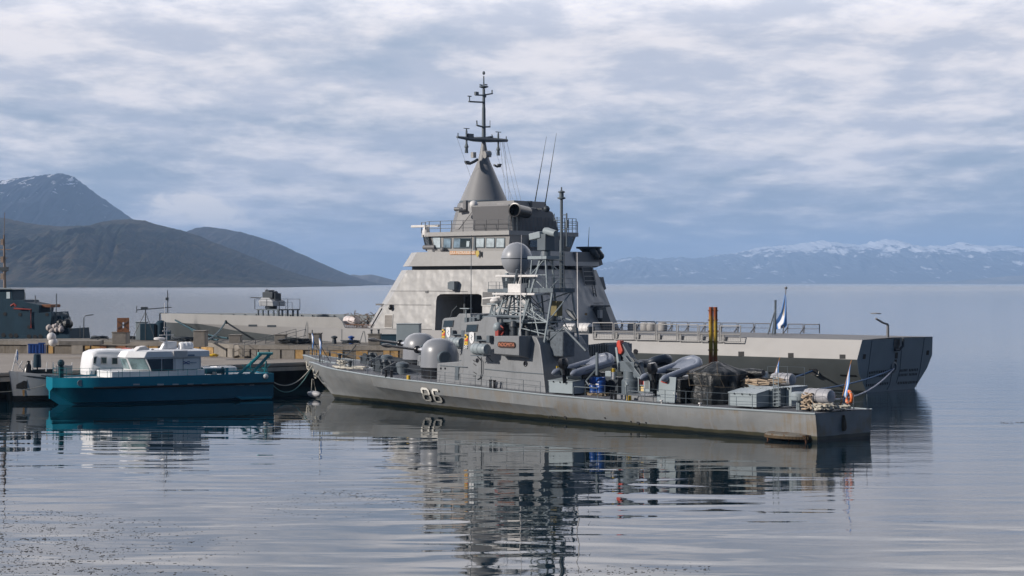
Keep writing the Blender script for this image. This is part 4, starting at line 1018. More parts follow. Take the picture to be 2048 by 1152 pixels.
# open white cabinet with shelves
def open_cabinet():
    x0, x1, v = 1276, 1300, 1.9; a = P(x0, 785, v); b = P(x1, 785, v); t_ = P(x0, 754.5, v); W_ = a.x - b.x; hh = t_.z - a.z; dp = 1.5
    e = empty('open_cabinet', S1.W((a.x + b.x) / 2, v - dp / 2, a.z), S1.rz, 'white framed cabinet with an open shelf side and a glazed door', 'cabinet')
    mb = MB(); h2 = W_ / 2; t = .05
    mb.box((h2 - t / 2, 0, hh / 2), (t, dp, hh)); mb.box((0, -dp / 2 + t / 2, hh / 2), (W_, t, hh)); mb.box((0, 0, t / 2), (W_, dp, t)); mb.box((0, 0, hh - t / 2), (W_ + .04, dp + .04, t)); mb.box((0, 0, hh * .48), (W_, dp * .9, .04)); mb.box((.0, dp / 2 - t / 2, hh / 2), (.06, t, hh)); mb.build('frame', GREY_L, e, smooth=0)
    MB().box((-h2 + t / 2, 0, hh / 2), (t, dp, hh)).build('side_panel', GREY_M, e, smooth=0)
    f_ = MB(); f_.box((-h2 / 2, dp / 2 - .01, hh * .5), (h2 * .98, .05, hh * .96)); f_ = f_.build('door', GREY_L, e, smooth=0); MB().box((-h2 / 2, dp / 2 + .018, hh * .6), (h2 * .6, .01, hh * .62)).build('pane', mat('frosted pane', (.16, .17, .17), .3), f_, smooth=0)
    MB().lathe([(.1, 0), (.1, .35), (.05, .42), (.04, .5)], (h2 * .5, dp / 2 - .3, hh * .5), n=12).build('extinguisher', RED, e)
    MB().box((h2 * .45, dp / 2 - .3, .2), (h2 * .7, .35, .26)).build('carton', mat('yellowish carton', (.6, .45, .2), .7), e, smooth=0)
open_cabinet()
# tarpaulin covered gun
def tarp():
    c = P(1434, 806, .3); zb = pb_z(c.x); e = empty('covered_gun', S1.W(c.x, .3, zb + .02), S1.rz, 'deck gun wrapped in a tied black tarpaulin with a pointed top', 'covered gun')
    hh = P(1434, 724, .3).z - zb; mb = MB(); n_ = 64; rings = []
    for z_, r_ in ((0, 1.42), (.15, 1.46), (hh * .25, 1.42), (hh * .42, 1.36), (hh * .5, 1.42), (hh * .68, 1.5), (hh * .76, 1.46), (hh * .79, 1.36), (hh * .86, .95), (hh * .93, .55), (hh * .985, .3), (hh, .12)):
        rg = []
        for i in range(n_):
            a_ = 2 * math.pi * i / n_; f_ = mnoise.noise(Vector((math.cos(a_) * 3.2, math.sin(a_) * 3.2, z_ * .9))) * .22 + mnoise.noise(Vector((math.cos(a_) * 9, math.sin(a_) * 9, z_ * 1.6))) * .10
            rr_ = r_ * (1 + f_ * (1 if z_ < hh * .8 else .4)); rg.append(Vector((rr_ * 1.08 * math.cos(a_), rr_ * .95 * math.sin(a_), z_ + f_ * .12 * (z_ > .1))))
        rings.append(rg)
    mb.loft(rings); mb.build('tarpaulin', TARP, e, smooth=60)
    mb = MB()
    for z_ in (hh * .44, hh * .72):
        r_ = 1.5 if z_ < hh * .5 else 1.62; mb.path([(r_ * 1.08 * math.cos(a_), r_ * .97 * math.sin(a_), z_ - .04 * math.sin(a_ * 3)) for a_ in [2 * math.pi * i / 40 for i in range(41)]], .012, 5)
    for a_ in (.8, 1.5, 2.3): mb.path([(.3 * math.cos(a_), .3 * math.sin(a_), hh * .98), (1.62 * math.cos(a_), 1.55 * math.sin(a_), hh * .77), (1.6 * math.cos(a_ + .25), 1.55 * math.sin(a_ + .25), hh * .42)], .018, 5)
    mb.build('lashing', mat('dirty cord', (.12, .10, .075), .9), e)
tarp()
c = P(1495, 756, -1.2); mb = MB(); mb.path([P(1478, 748, -1), P(1500, 748, -1), P(1527, 746, -1)], [.3, .33, .18], 10)
o_ = mb.build('covered_barrel', TARP); o_.location = S1.W(0, 0); o_.rotation_euler = (0, 0, S1.rz); tag(o_, 'lumpy bundle of black sheeting right of the tarpaulin mound', 'bundle')
# bucket, orange object
c = P(1352, 792, 2.0); e = empty('bucket', S1.W(c.x, 2.0, pb_z(c.x) + .2), 0, 'small blue and white bucket beside the coded shield plate', 'bucket')
MB().lathe([(.15, 0), (.19, .28)], (0, 0, 0), n=14).build('lower', BLUE, e); MB().lathe([(.19, .28), (.21, .42), (.17, .42)], (0, 0, 0), n=14).build('upper', WHITE2, e)
# aft: raft canister, lifebuoy, ropes, flagstaff
c = P(1638, 792, .9); canister(near, (c.x, .9, c.z), (1, 0, 0), .38, 1.7, mat('greyed raft shell', (.34, .34, .36), .5, var=.12, vs=4))
mb = MB(); mb.box((c.x, .9, c.z - .42), (1.5, .7, .08)); 
for a_ in (-.6, .6): mb.box((c.x + a_, .9, (c.z - .42 + pb_z(2)) / 2), (.08, .6, c.z - .42 - pb_z(2)))
mb.build('raft_cradle', DARKG, near, smooth=0)
c = P(1698, 795.5, -.9); e = empty('lifebuoy', S1.W(c.x, c.y, c.z), S1.rz + R(62), 'orange lifebuoy ring on the stern rail of boat 86', 'lifebuoy')
mb = MB(); nn = 28; rings = []
for i in range(nn + 1):
    a_ = 2 * math.pi * i / nn; cc = Vector((0, .33 * math.cos(a_), .33 * math.sin(a_))); dr = cc.normalized(); rings.append([cc + dr * .085 * math.cos(b_) + Vector((.085 * math.sin(b_), 0, 0)) for b_ in [2 * math.pi * j / 10 for j in range(10)]])
mb.loft(rings, cap=False); mb.build('ring', ORANGE, e, smooth=80)
mb = MB()
for a_ in (45, 135, 225, 315):
    q = R(a_); mb.lathe([(.095, -.03), (.095, .03)], (0, .33 * math.cos(q), .33 * math.sin(q)), (0, -math.sin(q), math.cos(q)), 12)
mb.build('band', mat('faded band', (.55, .35, .25), .6), e)
def ship_coil(fr_, px, py, v, r, mt_, lab, turns=7, hz_=.3, flat=1.0, on=None):
    c = fr_.P(px, py, v); zb = pb_z(c.x) + .03 if on is None else on; mb = MB(); rr = random.Random(int(px)); pts = []
    for i in range(turns * 13):
        a_ = i / 13 * 2 * math.pi; q = r * (.45 + .55 * rr.random()); pts.append((math.cos(a_) * q * flat, math.sin(a_) * q * .7, .05 + hz_ * i / (turns * 13) + rr.random() * .12))
    mb.path(pts, .045, 6); o_ = mb.build('rope_coil', mt_); o_.location = fr_.W(c.x, v, zb); o_.rotation_euler = (0, 0, S1.rz); tag(o_, lab, 'rope'); return o_
ship_coil(S1, 1645, 815, 1.2, .65, ROPEW, 'pale tangled rope heap on the stern deck nearest the corner', 8)
ship_coil(S1, 1668, 810, .3, .8, ROPEW, 'pale flat rope heap below the lifebuoy', 8, .2, 1.3)
ship_coil(S1, 1614, 800, 1.4, .35, ROPE, 'brown rope bundle on the capstan left of the stern raft', 7, .8)
ship_coil(S1, 700, 738, .8, 1.1, ROPEW, 'pale rope laid out along the foredeck of boat 86', 4, .03, 1.8)
ship_coil(S1, 685, 735, -.2, .5, ROPEW, 'small pale rope coil near the bow of boat 86', 7, .25)
ship_coil(S1, 1484, 772, -.3, .45, ROPE, 'orange brown rope bundle above the bright long locker', 8, .55, on=P(1484, 776, -.3).z)
ship_coil(S1, 1520, 768, -.9, 1.4, ROPE, 'long brown rope heap in front of the far boat rail', 7, .3, 1.2, on=P(1520, 772, -.9).z)
mb = MB(); mb.tube(P(1610, 800, 1.4), P(1624, 818, 1.6), .06); mb.path([P(1610, 793, 1.4), P(1620, 798, 1.4), P(1628, 808, 1.5), P(1652, 810, 1.4)], .045); o_ = mb.build('mooring_rope', ROPE, near)
c = P(1613, 806, 1.3); MB().lathe([(.3, 0), (.18, .1), (.18, .5), (.3, .62), (.3, .7)], (c.x, 1.3, pb_z(c.x)), n=14).build('capstan', DARKG, near)
f0 = P(1689, 812, 0.0); f0 = Vector((.3, 0, pb_z(0) + .1)); tz = P(1702, 723, 0)
flag(near, f0, (-.55, .1, S1.U(1702, 720, -.5).z), (1, .3, 0), .9, 1.7)
# mast of the near boat
def near_mast():
    P = S1.P; c = P(1112, 700, 0); ub = P(1122, 700, 0).x
    zb = P(1100, 700, 0).z; z1 = P(1095, 583, 0).z; z2 = P(1095, 517, 0).z
    up = P(1096, 583, 0).x
    def lat8(mb, bot, top, bays, r, rb):
        lev = [[b_.lerp(t_, i / bays) for b_, t_ in zip(bot, top)] for i in range(bays + 1)]
        for i in range(bays):
            for j in range(4):
                k_ = (j + 1) % 4; mb.tube(lev[i][j], lev[i + 1][j], r); mb.tube(lev[i + 1][j], lev[i + 1][k_], rb)
                if (i + j) % 2: mb.tube(lev[i][j], lev[i + 1][k_], rb)
                else: mb.tube(lev[i][k_], lev[i + 1][j], rb)
    def fl(p, v_): return Vector((p.x, v_, p.z))
    t_na = P(1105, 583, .8); t_nf = P(1012, 583, .8); b_na = P(1085, 706, 1.55); b_nf = P(990, 648, 1.4)
    mb = MB(); lat8(mb, [b_na, b_nf, fl(b_nf, -1.4), fl(b_na, -1.55)], [t_na, t_nf, fl(t_nf, -.8), fl(t_na, -.8)], 2, .07, .04)
    mid = (t_na + t_nf) / 2; mb.tube(P(1080, 520, .5), P(1042, 655, 1.5), .075); mb.tube(fl(P(1080, 520, .5), -.5), fl(P(1042, 655, 1.5), -1.5), .075)
    mb.tube(mid, b_na, .04); mb.tube(mid, P(1036, 676, 1.5), .05); mb.tube(b_na.lerp(t_na, .3), P(1034, 654, 1.4), .035); mb.tube(fl(mid, -.8), fl(b_na, -1.5), .04); mb.tube(P(1078, 640, 1.3), P(1036, 612, 1.2), .03)
    up = mid.x
    u2 = P(1092, 517, 0).x; lattice(mb, (u2 - .1, 0, z1), (u2, 0, z2), .85, .75, .6, .6, 2, .05, .03); ms = mb.build('lattice_mast', GREY_L, near)
    Lp = t_nf.x - t_na.x; mb = MB(); mb.box((up, 0, z1 + .08), (Lp + .3, 1.8, .26)); mb.build('lower_platform', GREY_M, ms, smooth=0)
    mb = MB(); mb.box((u2, 0, z2 + .05), (1.7, 1.5, .18)); mb.build('upper_platform', GREY_L, ms, smooth=0)
    railing('platform_railing', [(up - Lp / 2, .85, z1 + .2), (up + Lp / 2, .85, z1 + .2), (up + Lp / 2, -.85, z1 + .2), (up - Lp / 2, -.85, z1 + .2), (up - Lp / 2, .85, z1 + .2)], .6, .8, ms, GREY_M)
    # director on top
    d0 = Vector((u2, 0, z2 + .14)); mb = MB(); mb.lathe([(.35, 0), (.3, .35)], d0, n=12); mb.box(d0 + Vector((0, 0, .85)), (.75, .8, 1.0)); di = mb.build('gun_director', GREY_M, ms, bevel=.03)
    mb = MB(); mb.box(d0 + Vector((.55, .1, 1.25)), (1.0, .75, .4), ry=R(8)); mb.build('director_antenna', GREY_L, di, smooth=0, bevel=.04)
    mb = MB(); mb.lathe([(.2, -.5), (.24, .3), (.2, .5)], d0 + Vector((-.5, .1, 1.45)), (1, 0, .2), 14); mb.build('director_camera', GREY_L, di)
    # tall pole
    pu = P(1123, 583, 0).x; top = P(1123, 388, 0).z
    mb = MB(); mb.tube((pu, 0, z1), (pu, 0, P(1123, 480, 0).z), .13, n=10); mb.tube((pu, 0, P(1123, 480, 0).z), (pu, 0, top - .3), .09, n=10)
    mb.lathe([(.10, 0), (.25, .05), (.25, .12), (.14, .16), (.14, .4), (.22, .42), (.22, .48), (.05, .55), (.04, .75)], (pu, 0, P(1123, 399, 0).z), n=12)
    z_ = P(1123, 430, 0).z
    mb.tube((pu - .45, 0, z_ - 1.9), (pu - .45, 0, z_ + .1), .05); mb.tube((pu, 0, z_ - .3), (pu + .65, .0, z_ - .3), .03); mb.tube((pu + .65, 0, z_ - .35), (pu + .65, 0, z_ + .1), .03); mb.tube((pu + .4, 0, z_ - .7), (pu + .4, 0, z_ - .1), .03)
    mb.tube((pu, 0, z_ - .9), (pu - .5, 0, z_ - .9), .03); mb.tube((pu, 0, z_), (pu - .5, 0, z_), .03); mb.box((pu - .5, 0, z_ - .55), (.14, .14, .5))
    mb.build('mast_pole', GREY_M, ms)
    # ladder inside the upper tower
    mb = MB(); lu = P(1134, 540, 0).x
    for q in (-.18, .18): mb.tube((lu + q, .4, z1), (lu + q, .4, P(1134, 505, 0).z), .025)
    for i in range(9): mb.tube((lu - .18, .4, z1 + .25 + i * .27), (lu + .18, .4, z1 + .25 + i * .27), .018)
    mb.tube((lu, .4, P(1134, 520, 0).z), (up, 0, P(1134, 520, 0).z), .04); mb.build('ladder', DARKG, ms)
    # gear below and behind
    mb = MB(); mb.box(P(1113, 617, 0), (.55, .5, .9)); mb.build('signal_lamp_box', mat('mustard box', (.16, .13, .05), .6), ms, smooth=0, bevel=.03)
    mb = MB(); mb.ball(P(1105, 640, .3), .3); mb.tube(P(1104, 652, .3), P(1104, 672, .3), .22, n=12); mb.build('mast_gear', DARKG, ms); MB().path([P(1133, 620, 0), P(1142, 628, 0), P(1152, 640, 0)], [.1, .22, .1], 8).build('furled_awning', DARKG, ms)
    mb = MB(); mb.box(P(1100, 660, .3), (2.3, .9, .05)); mb.tube(P(1088, 688, 1.2), P(1128, 655, 1.0), .05); mb.tube(P(1128, 656, 1.0), P(1172, 702, 1.0), .07); mb.build('mast_stay', GREY_M, ms)
    for px, y0, y1, v_ in ((1003, 0, 0, 0),):
        pass
    # white whip aerials
    for (x0, y0, x1, y1, mt_, v_, r_) in ((1040.5, 672, 1042, 555, WHITE2, 2.0, .045), (1156, 655, 1154.5, 505, WHITE2, 0, .045), (942, 640, 942.5, 470, GREY_M, .3, .03), (1042, 555, 1043, 470, WHITE2, 2.0, .02)):
        MB().tube(P(x0, y0, v_), P(x1, y1, v_), r_, r_ * .6, n=6).build('whip_antenna', mt_, near)
    # after deckhouse below the mast
    mb = MB(); c_ = P(1110, 688, 1.0); mb.box((c_.x, .6, c_.z), (1.6, 1.0, 1.5)); mb.build('canvas_covered_locker', mat('grey canvas', (.10, .12, .14), .8, var=.3, vs=4, bump=.04, bs=4), near, bevel=.08)
    c_ = S1.P(1138, 742, .9); 
    mb = MB(); mb.box(S1.P(1119, 741, 1.75) , (.04, .5, .55)); mb.build('warning_sign', YELLOW, near, smooth=0)
near_mast()
# bridge people-high details: red gear, flags lamp
mb = MB(); c = P(997, 665, 1.9); mb.box(c, (.3, .3, .45)); mb.path([P(1000, 650, 1.9), P(1006, 656, 1.9), P(1007, 664, 1.9), P(1003, 670, 1.9)], .05, 6); mb.build('fire_hose_gear', REDD, near)
mb = MB(); mb.ball(P(996, 654, 1.9), .3, 12); mb.build('searchlight', GREY_L, near)
mb = MB(); 
for px in (935, 944, 950, 960): c = P(px, 640 if px < 955 else 634, 1.5); mb.box(c, (.25, .3, .3))
mb.path([P(940, 637, 1.4), P(1000, 632, 1.4), P(1045, 634, 1.4)], .10, 6); mb.build('roof_gear', GREY_M, near, smooth=0)
# ---- mast and gear of the sister boat
def far_mast():
    P = S2.P; um = P(1030, 583, 0).x; z1 = P(1030, 583, 0).z; zb = P(1030, 640, 0).z; 
    mb = MB(); lattice(mb, (um - .4, 0, zb - 1), (um, 0, z1), 1.75, 1.2, 1.1, .85, 2, .075, .04); ms = mb.build('lattice_mast', GREY_L, far)
    mb = MB(); mb.box((um, 0, z1 + .06), (3.4, 2.0, .22)); mb.build('mast_platform', GREY_M, ms, smooth=0)
    railing('platform_railing', [(um - 1.6, 1.0, z1 + .15), (um + 1.6, 1.0, z1 + .15), (um + 1.6, -1, z1 + .15)], .5, .8, ms, GREY_M)
    c = P(1033.5, 517.5, 0); r_ = 31 / F * S2.W(c.x, 0)[1]
    mb = MB(); mb.lathe([(.45, -r_ * 1.5), (.5, -r_ * 1.12), (.75, -r_ * 1.02)] + [(r_ * math.cos(a_), r_ * 1.06 * math.sin(a_)) for a_ in [R(-62 + 152 * i / 18) for i in range(19)]], c, n=40); mb.build('radome', mat('radome paint', (.29, .305, .33), .38, var=.03), ms, smooth=60)
    MB().lathe([(r_ * 1.0, -.03), (r_ * 1.012, -.025), (r_ * 1.012, .025), (r_ * 1.0, .03)], c, n=40).build('radome_seam', DARKG, ms)
    MB().lathe([(.9, 0), (1.05, 1.0)], (c.x, 0, z1 + .1), n=16).build('radome_pedestal', DARKG, ms)
    P2 = S1.P
    # radar bars
    a = P2(993.5, 552, 1.0); b = P2(1078, 552, 1.0)
    mb = MB(); mb.box((a + b) / 2, ((a - b).length, .25, .13)); ra = mb.build('radar_bar', WHITE2, near, smooth=0, bevel=.03)
    c = (a + b) / 2; mb = MB(); mb.tube(c + Vector((.3, 0, 0)), c + Vector((.1, 0, -.5)), .05); mb.tube(c + Vector((-.3, 0, 0)), c + Vector((-.1, 0, -.5)), .05); mb.box(c + Vector((0, 0, -.75)), (1.15, .6, .55)); mb.box(c + Vector((-.3, 0, -1.1)), (3.9, 1.3, .12)); mb.build('radar_gearbox', WHITE2, ra, smooth=0, bevel=.05)
    mb = MB(); lattice(mb, c + Vector((.4, -.8, -3.0)), c + Vector((-.1, -.5, -1.15)), 1.3, .6, 1.0, .5, 2, .055, .03); mb.tube(c + Vector((1.0, .2, -3.3)), c + Vector((-.2, .2, .4)), .07); mb.build('radar_mast', GREY_M, ra)
    a = P2(966, 597, 1.0); b = P2(1012, 593, 1.0); mb = MB(); mb.box((a + b) / 2, ((a - b).length, .2, .1), ry=R(4)); rb = mb.build('radar_bar', WHITE2, near, smooth=0, bevel=.03)
    mb = MB(); c = P2(991, 602, 1.0); mb.ball(c, .36, 12, .6); mb.build('radar_housing', WHITE2, rb)
    mb = MB(); c = P2(990, 608, 1.0)
    for q in (-.6, 0, .5): mb.tube(c + Vector((q * .5, 0, 0)), c + Vector((q * 1.4, 0, -1.1)), .045)
    mb.box(c, (1.0, .5, .06)); mb.build('radar_tripod', GREY_L, rb)
    mb = MB(); c = P2(932, 617, -1); mb.box(c, (.9, .3, .05)); mb.tube(c, c + Vector((0, 0, -.6)), .04); mb.lathe([(.1, 0), (.12, .5)], P2(1014, 562, .9), n=8); mb.build('small_radar', GREY_L, near)
far_mast()
# sister boat after structure and deck gear
P2_ = S2.P
pts = [P2_(1085, 720, -2.2), P2_(1085, 668, -2.2), P2_(1152, 668, -2.2), P2_(1162, 672, -2.2), P2_(1170, 690, -2.2), P2_(1176, 730, -2.2)]
mb = MB(); mb.loft([pts, [Vector((p.x, -p.y, p.z)) for p in pts]]); mb.build('after_superstructure', GREY_M, far, smooth=0, bevel=.08)  # shade on this after end is put into a darker grey
# ribbed curved box
def ribbed():
    c = P2_(1203, 712, .4); e = empty('ribbed_launcher', S2.W(c.x, .4, c.z), S1.rz, 'ribbed grey launcher box rising behind the left dinghy', 'launcher')
    mb = MB(); n_ = 11
    a = P2_(1178, 690, 1.0); b = P2_(1226, 684, 1.0)
    for i in range(n_):
        f_ = i / (n_ - 1); x_ = (a.x - c.x) * (1 - f_) + (b.x - c.x) * f_; ht = (a.z - c.z) * (1 - f_) + (b.z - c.z) * f_ + .0
        if f_ > .85: ht -= (f_ - .85) * .8
        mb.box((x_, 0, ht / 2), (.10, 2.1, ht)); 
        if i: mb.box((x_ + .11, 0, (ht - .12) / 2), (.22, 1.9, ht - .12))
    mb.build('ribbed_body', GREY, e, smooth=0, bevel=.02)
ribbed()
f0 = S2.P(1561, 768, 0); flag(far, (.3, 0, pb_z(0) + .2), (-.6, .05, S2.U(1570, 714, -.5).z), (1, .3, 0), .8, 1.6)
c = S2.P(1566, 762, .6); canister(far, (c.x, .6, c.z + .1), (1, 0, 0), .36, 1.5, mat('greyed raft shell', (.34, .34, .36), .5))
railing('after_railing', [S2.P(1535, 770, 1.4), S2.P(1575, 770, 1.4), S2.P(1609, 772, 1.0)], 1.05, .9, far, GREY_M)
mb = MB(); c = S2.P(1497, 770, .8); mb.box((c.x, .8, c.z + .3), (2.2, 1.0, 1.0)); mb.build('deck_box', GREY_L, far, smooth=0, bevel=.03)
# ================================================================== BIG PATROL SHIP
big = empty('patrol_ship', SB.W(0, 0), SB.rz, 'large pale grey naval ship with tall cone mast moored behind the two patrol boats', 'warship')
P = SB.P
BK = [(0, 5.7), (10, 6.1), (25, 6.35), (50, 6.3), (60, 5.75), (70, 4.5), (78, 2.9), (84, 1.2), (87, .1)]
BDK = [(0, 5.35), (10, 5.8), (25, 6.05), (50, 6.1), (60, 5.8), (70, 4.8), (78, 3.3), (84, 1.6), (87, .12)]
BW = [(0, 3.6), (10, 4.6), (25, 5.3), (45, 5.1), (58, 3.8), (68, 2.3), (76, 1.0), (81, .05), (87, .05)]
def bs(u):
    bd = smooth_itp(u, BDK); bk = smooth_itp(u, BK); bw = smooth_itp(u, BW); kz = 2.52 + max(0, u - 50) * .02
    zs = max(0, (u - 81) / 6 * 3.7)
    if u > 81: return [(.05, -.8 + zs), (.05, zs), (.05 + (bd - .05) * .5, max(kz * .6, zs + .1)), (max(.06, bd * .82), max(kz, zs + .15)), (bd, 3.95)]
    rk = -min(1, max(0, (4 - u) / 4))
    return [(bw * .9, -.8), (bw, 0), (bw + (bk - bw) * .75, kz * .6), (bk, kz), (bd, 3.95)]
BU = sorted(set([0] + [i * 1.5 for i in range(1, 54)] + [81, 82, 83, 84, 85, 85.8, 86.4, 87]))
def rake(u, z): return u + (max(0, 1 - u / 3) * (-.157 * z) if u < 3 else 0)
mb = MB(); V = []; Fs = []; n = 5
for s_ in (1, -1):
    o0 = len(V)
    for u in BU: V += [(rake(u, z), s_ * v, z) for v, z in bs(u)]
    for i in range(len(BU) - 1):
        for j in range(n - 1): a = o0 + i * n + j; Fs.append((a, a + n, a + n + 1, a + 1))
N = len(BU) * n; Fs.append(tuple(range(n)) + tuple(N + j for j in reversed(range(n))))
mb.add(V, Fs).build('hull', BIGH, big, smooth=25)
mb = MB(); V = []; Fs = []
for u in BU: b_ = smooth_itp(u, BDK); V += [(rake(u, 3.95), b_, 3.952), (u, 0, 3.99), (rake(u, 3.95), -b_, 3.952)]
for i in range(len(BU) - 1):
    for j in (0, 1): a = i * 3 + j; Fs.append((a, a + 1, a + 4, a + 3))
mb.add(V, Fs).build('deck', mat('flight deck grey', (.17, .17, .175), .8, var=.12), big)
# transom skin with its blue shade put into the colour, panel seams, openings
def TP(px, py, out=.0): 
    p = SB.U(px, py, -.35); p = SB.U(px, py, -.157 * p.z - out); return p
TR = mat('transom shaded blue grey', (.17, .22, .26), .5, var=.06, vs=.6, streak=.15)
q = [(rake(0, z) - .012, v, z) for v, z in bs(0)[1:]] + [(rake(0, z) - .012, -v, z) for v, z in reversed(bs(0)[1:])]
MB().loft([[Vector(p) for p in q], [Vector((p[0] + .008, p[1], p[2])) for p in q]]).build('transom', TR, big, smooth=0)
for pl in (((1744, 681), (1738, 730), (1732, 770)), ((1849, 675), (1840, 740), (1832, 775)), ((1786, 735), (1779, 770), (1774, 779)), ((1803, 700), (1800, 740), (1793, 765), (1797, 769))):
    MB().path([TP(x, y, .03) for x, y in pl], .013, 5).build('seam', BLACKG, big)
for (x0, y0, x1, y1) in ((1725.5, 708.5, 1731, 718), (1852.5, 701, 1857.5, 710), (1790, 705, 1795, 717), (1788.5, 719, 1793, 726)):
    mb = MB(); mb.plate([TP(x0 + 1.2, y0, .03), TP(x1 + 1.2, y0, .03), TP(x1, y1, .03), TP(x0, y1, .03)], (.01, 0, 0)); mb.build('transom_port', BLACK, big, smooth=0)
for row, (xa, xb, y0, y1) in enumerate(((1737, 1757, 746, 743), (1757, 1780, 743.5, 742), (1737, 1757, 754, 751), (1757, 1776, 751.5, 750), (1731, 1753, 771, 769), (1755, 1777, 768.5, 766), (1799, 1815, 741.5, 740), (1817, 1836, 740.5, 739), (1798, 1815, 750.5, 749), (1817, 1834, 749, 748), (1795, 1815, 766, 765), (1816, 1834, 765, 764))):
    mb = MB(); k_ = 6
    for i in range(k_):
        f_ = (i + .3) / k_; x_ = xa + (xb - xa) * f_; y_ = y0 + (y1 - y0) * f_; w_ = (xb - xa) / k_ * .42
        mb.plate([TP(x_ + .8, y_ - 2.4, .03), TP(x_ + w_ + .8, y_ - 2.5, .03), TP(x_ + w_, y_ + 2.4, .03), TP(x_, y_ + 2.5, .03)], (.01, 0, 0))
    mb.build('vent_slots', BLACK, big, smooth=0)
c = TP(1789, 734, .1); MB().lathe([(.42, 0), (.42, .12), (.28, .14), (.28, .05)], (c.x + .12, c.y, c.z), (-1, 0, 0), 20).build('hawse_pipe', GREY_M, big)
mb = MB(); mb.path([TP(1806, 676, .25), TP(1806, 692, .3), TP(1799, 699, .2), TP(1790, 700, .1)], .11, 8); mb.plate([TP(1789, 678, .06), TP(1800, 678, .06), TP(1800, 690, .06), TP(1795, 700, .06), TP(1790, 701, .06), TP(1788, 690, .06)], (.03, 0, 0)); mb.build('stern_crane_bracket', DARKG, big)
c = SB.P(1794, 677, -.6); z0 = 3.96; cz = SB.P(1794, 649, -.6).z
mb = MB(); mb.tube((.6, c.y, z0), (.6, c.y, cz), .12, .10, 10); mb.path([(.6, c.y, cz), (.8, c.y + .3, cz + .1), (1.0, c.y + 1.1, cz + .45)], .08); mb.lathe([(.4, 0), (.4, .06), (.1, .1)], (1.0, c.y + 1.1, cz + .8), n=12); mb.build('stern_lamp_post', BIG2, big)
# openings along the side
def side(px, py, off=.02):
    lo, hi = 2.0, 7.0
    for _ in range(36):
        m = (lo + hi) / 2; p = SB.P(px, py, m)
        r = bs(min(87, max(0, p.x))); b_ = itp(p.z, [(q[1], q[0]) for q in r])
        if b_ > m: lo = m
        else: hi = m
    p = SB.P(px, py, lo); p.y += off; return p
for (x0, y0, x1, y1) in ((1477, 703, 1488, 712), (1576.5, 706, 1587, 715), (1679.5, 709, 1691, 717.5)):
    mb = MB(); mb.plate([side(x0, y0), side(x1, y0), side(x1, y1), side(x0, y1)], (0, .015, 0)); mb.build('side_port', BLACK, big, smooth=0)
for pts in (((1509, 742.5), (1560, 745), (1608, 747.5), (1609, 751), (1560, 748.5), (1509, 745)), ((1680.5, 749), (1712, 750), (1715, 753), (1711, 753.5), (1680.5, 752)), ((497.5, 649), (514.5, 649), (514.5, 653), (497.5, 653)), ((535, 650), (552.5, 650), (552.5, 654), (535, 654))):
    mb = MB(); mb.plate([side(*p) for p in pts], (0, .015, 0)); mb.build('side_slot', BLACK if pts[0][0] > 600 else DARKG, big, smooth=0)
for px, py in ((1271.5, 703), (453, 644)):
    c = side(px, py); MB().lathe([(.20, 0), (.20, .05), (.12, .05)], c, (0, 1, 0), 14).build('fairlead', BLACKG, big)
c = side(1627, 742); MB().lathe([(.34, 0), (.34, .06), (.2, .05)], c, (0, 1, 0), 16).build('fairlead', BLACKG, big)
mb = MB().box(side(1633, 746, .05), (.5, .1, .4)); mb.build('fairlead_pad', mat('worn pad', (.4, .38, .34), .7), big, smooth=0)
# forward bulwark, cut away before the superstructure
uA, uB = P(677, 640, 6).x, P(690, 657, 6).x
for s_ in (1, -1):
    mb = MB(); A = []; 
    us = [uB - .3, uB, uB + .35, uA, uA + .6] + [u for u in BU if u > uA + 1]
    st = []
    for u in us:
        f_ = 0 if u <= uB else min(1, ((u - uB) / (uA - uB)) ** .5)
        zt = 3.96 + (.98 if u < 80 else .98 + (u - 80) * -.012) * f_; b0 = smooth_itp(u, BDK); b1 = b0 + .1 * f_ + (.25 * (u - 80) / 7 if u > 80 else 0) * 0
        st.append([Vector((u, s_ * b0, 3.94)), Vector((u, s_ * b1, zt)), Vector((u, s_ * (b1 - .07), zt)), Vector((u, s_ * (b0 - .07), 3.94))])
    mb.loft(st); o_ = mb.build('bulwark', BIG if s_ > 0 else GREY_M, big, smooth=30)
    if s_ < 0:
        mb = MB()
        for i in range(24): u = uB + 1.5 + i * 1.45; b0 = smooth_itp(u, BDK); mb.box((u, -(b0 - .14), 4.4), (.07, .14, .85))
        mb.build('bulwark_rib', DARKG, o_, smooth=0)
uF = P(690, 657, 6).x
mb = MB(); mb.box((87.1, 0, 4.85), (.7, .5, .12)); mb.tube((86.4, 0, 4.9), (86.4, 0, 7.3), .05); mb.box((86.5, 0, 6.4), (.12, .3, .3)); mb.tube((85.8, .3, 4.9), (85.8, .3, 7.0), .015); mb.build('bow_staff', DARKG, big)
mb = MB()
for x_ in (627, 629.5, 720, 729): pass
for a_, b_ in (((615.5, 636), (608, 675)), ((616, 636), (616, 677)), ((684, 658), (684, 684)), ((727, 662), (720, 684)), ((729, 662), (732, 684))):
    mb.tube(side(*a_, .04), side(*b_, .05), .018)
mb.build('hull_seam_line', GREY_M, big)
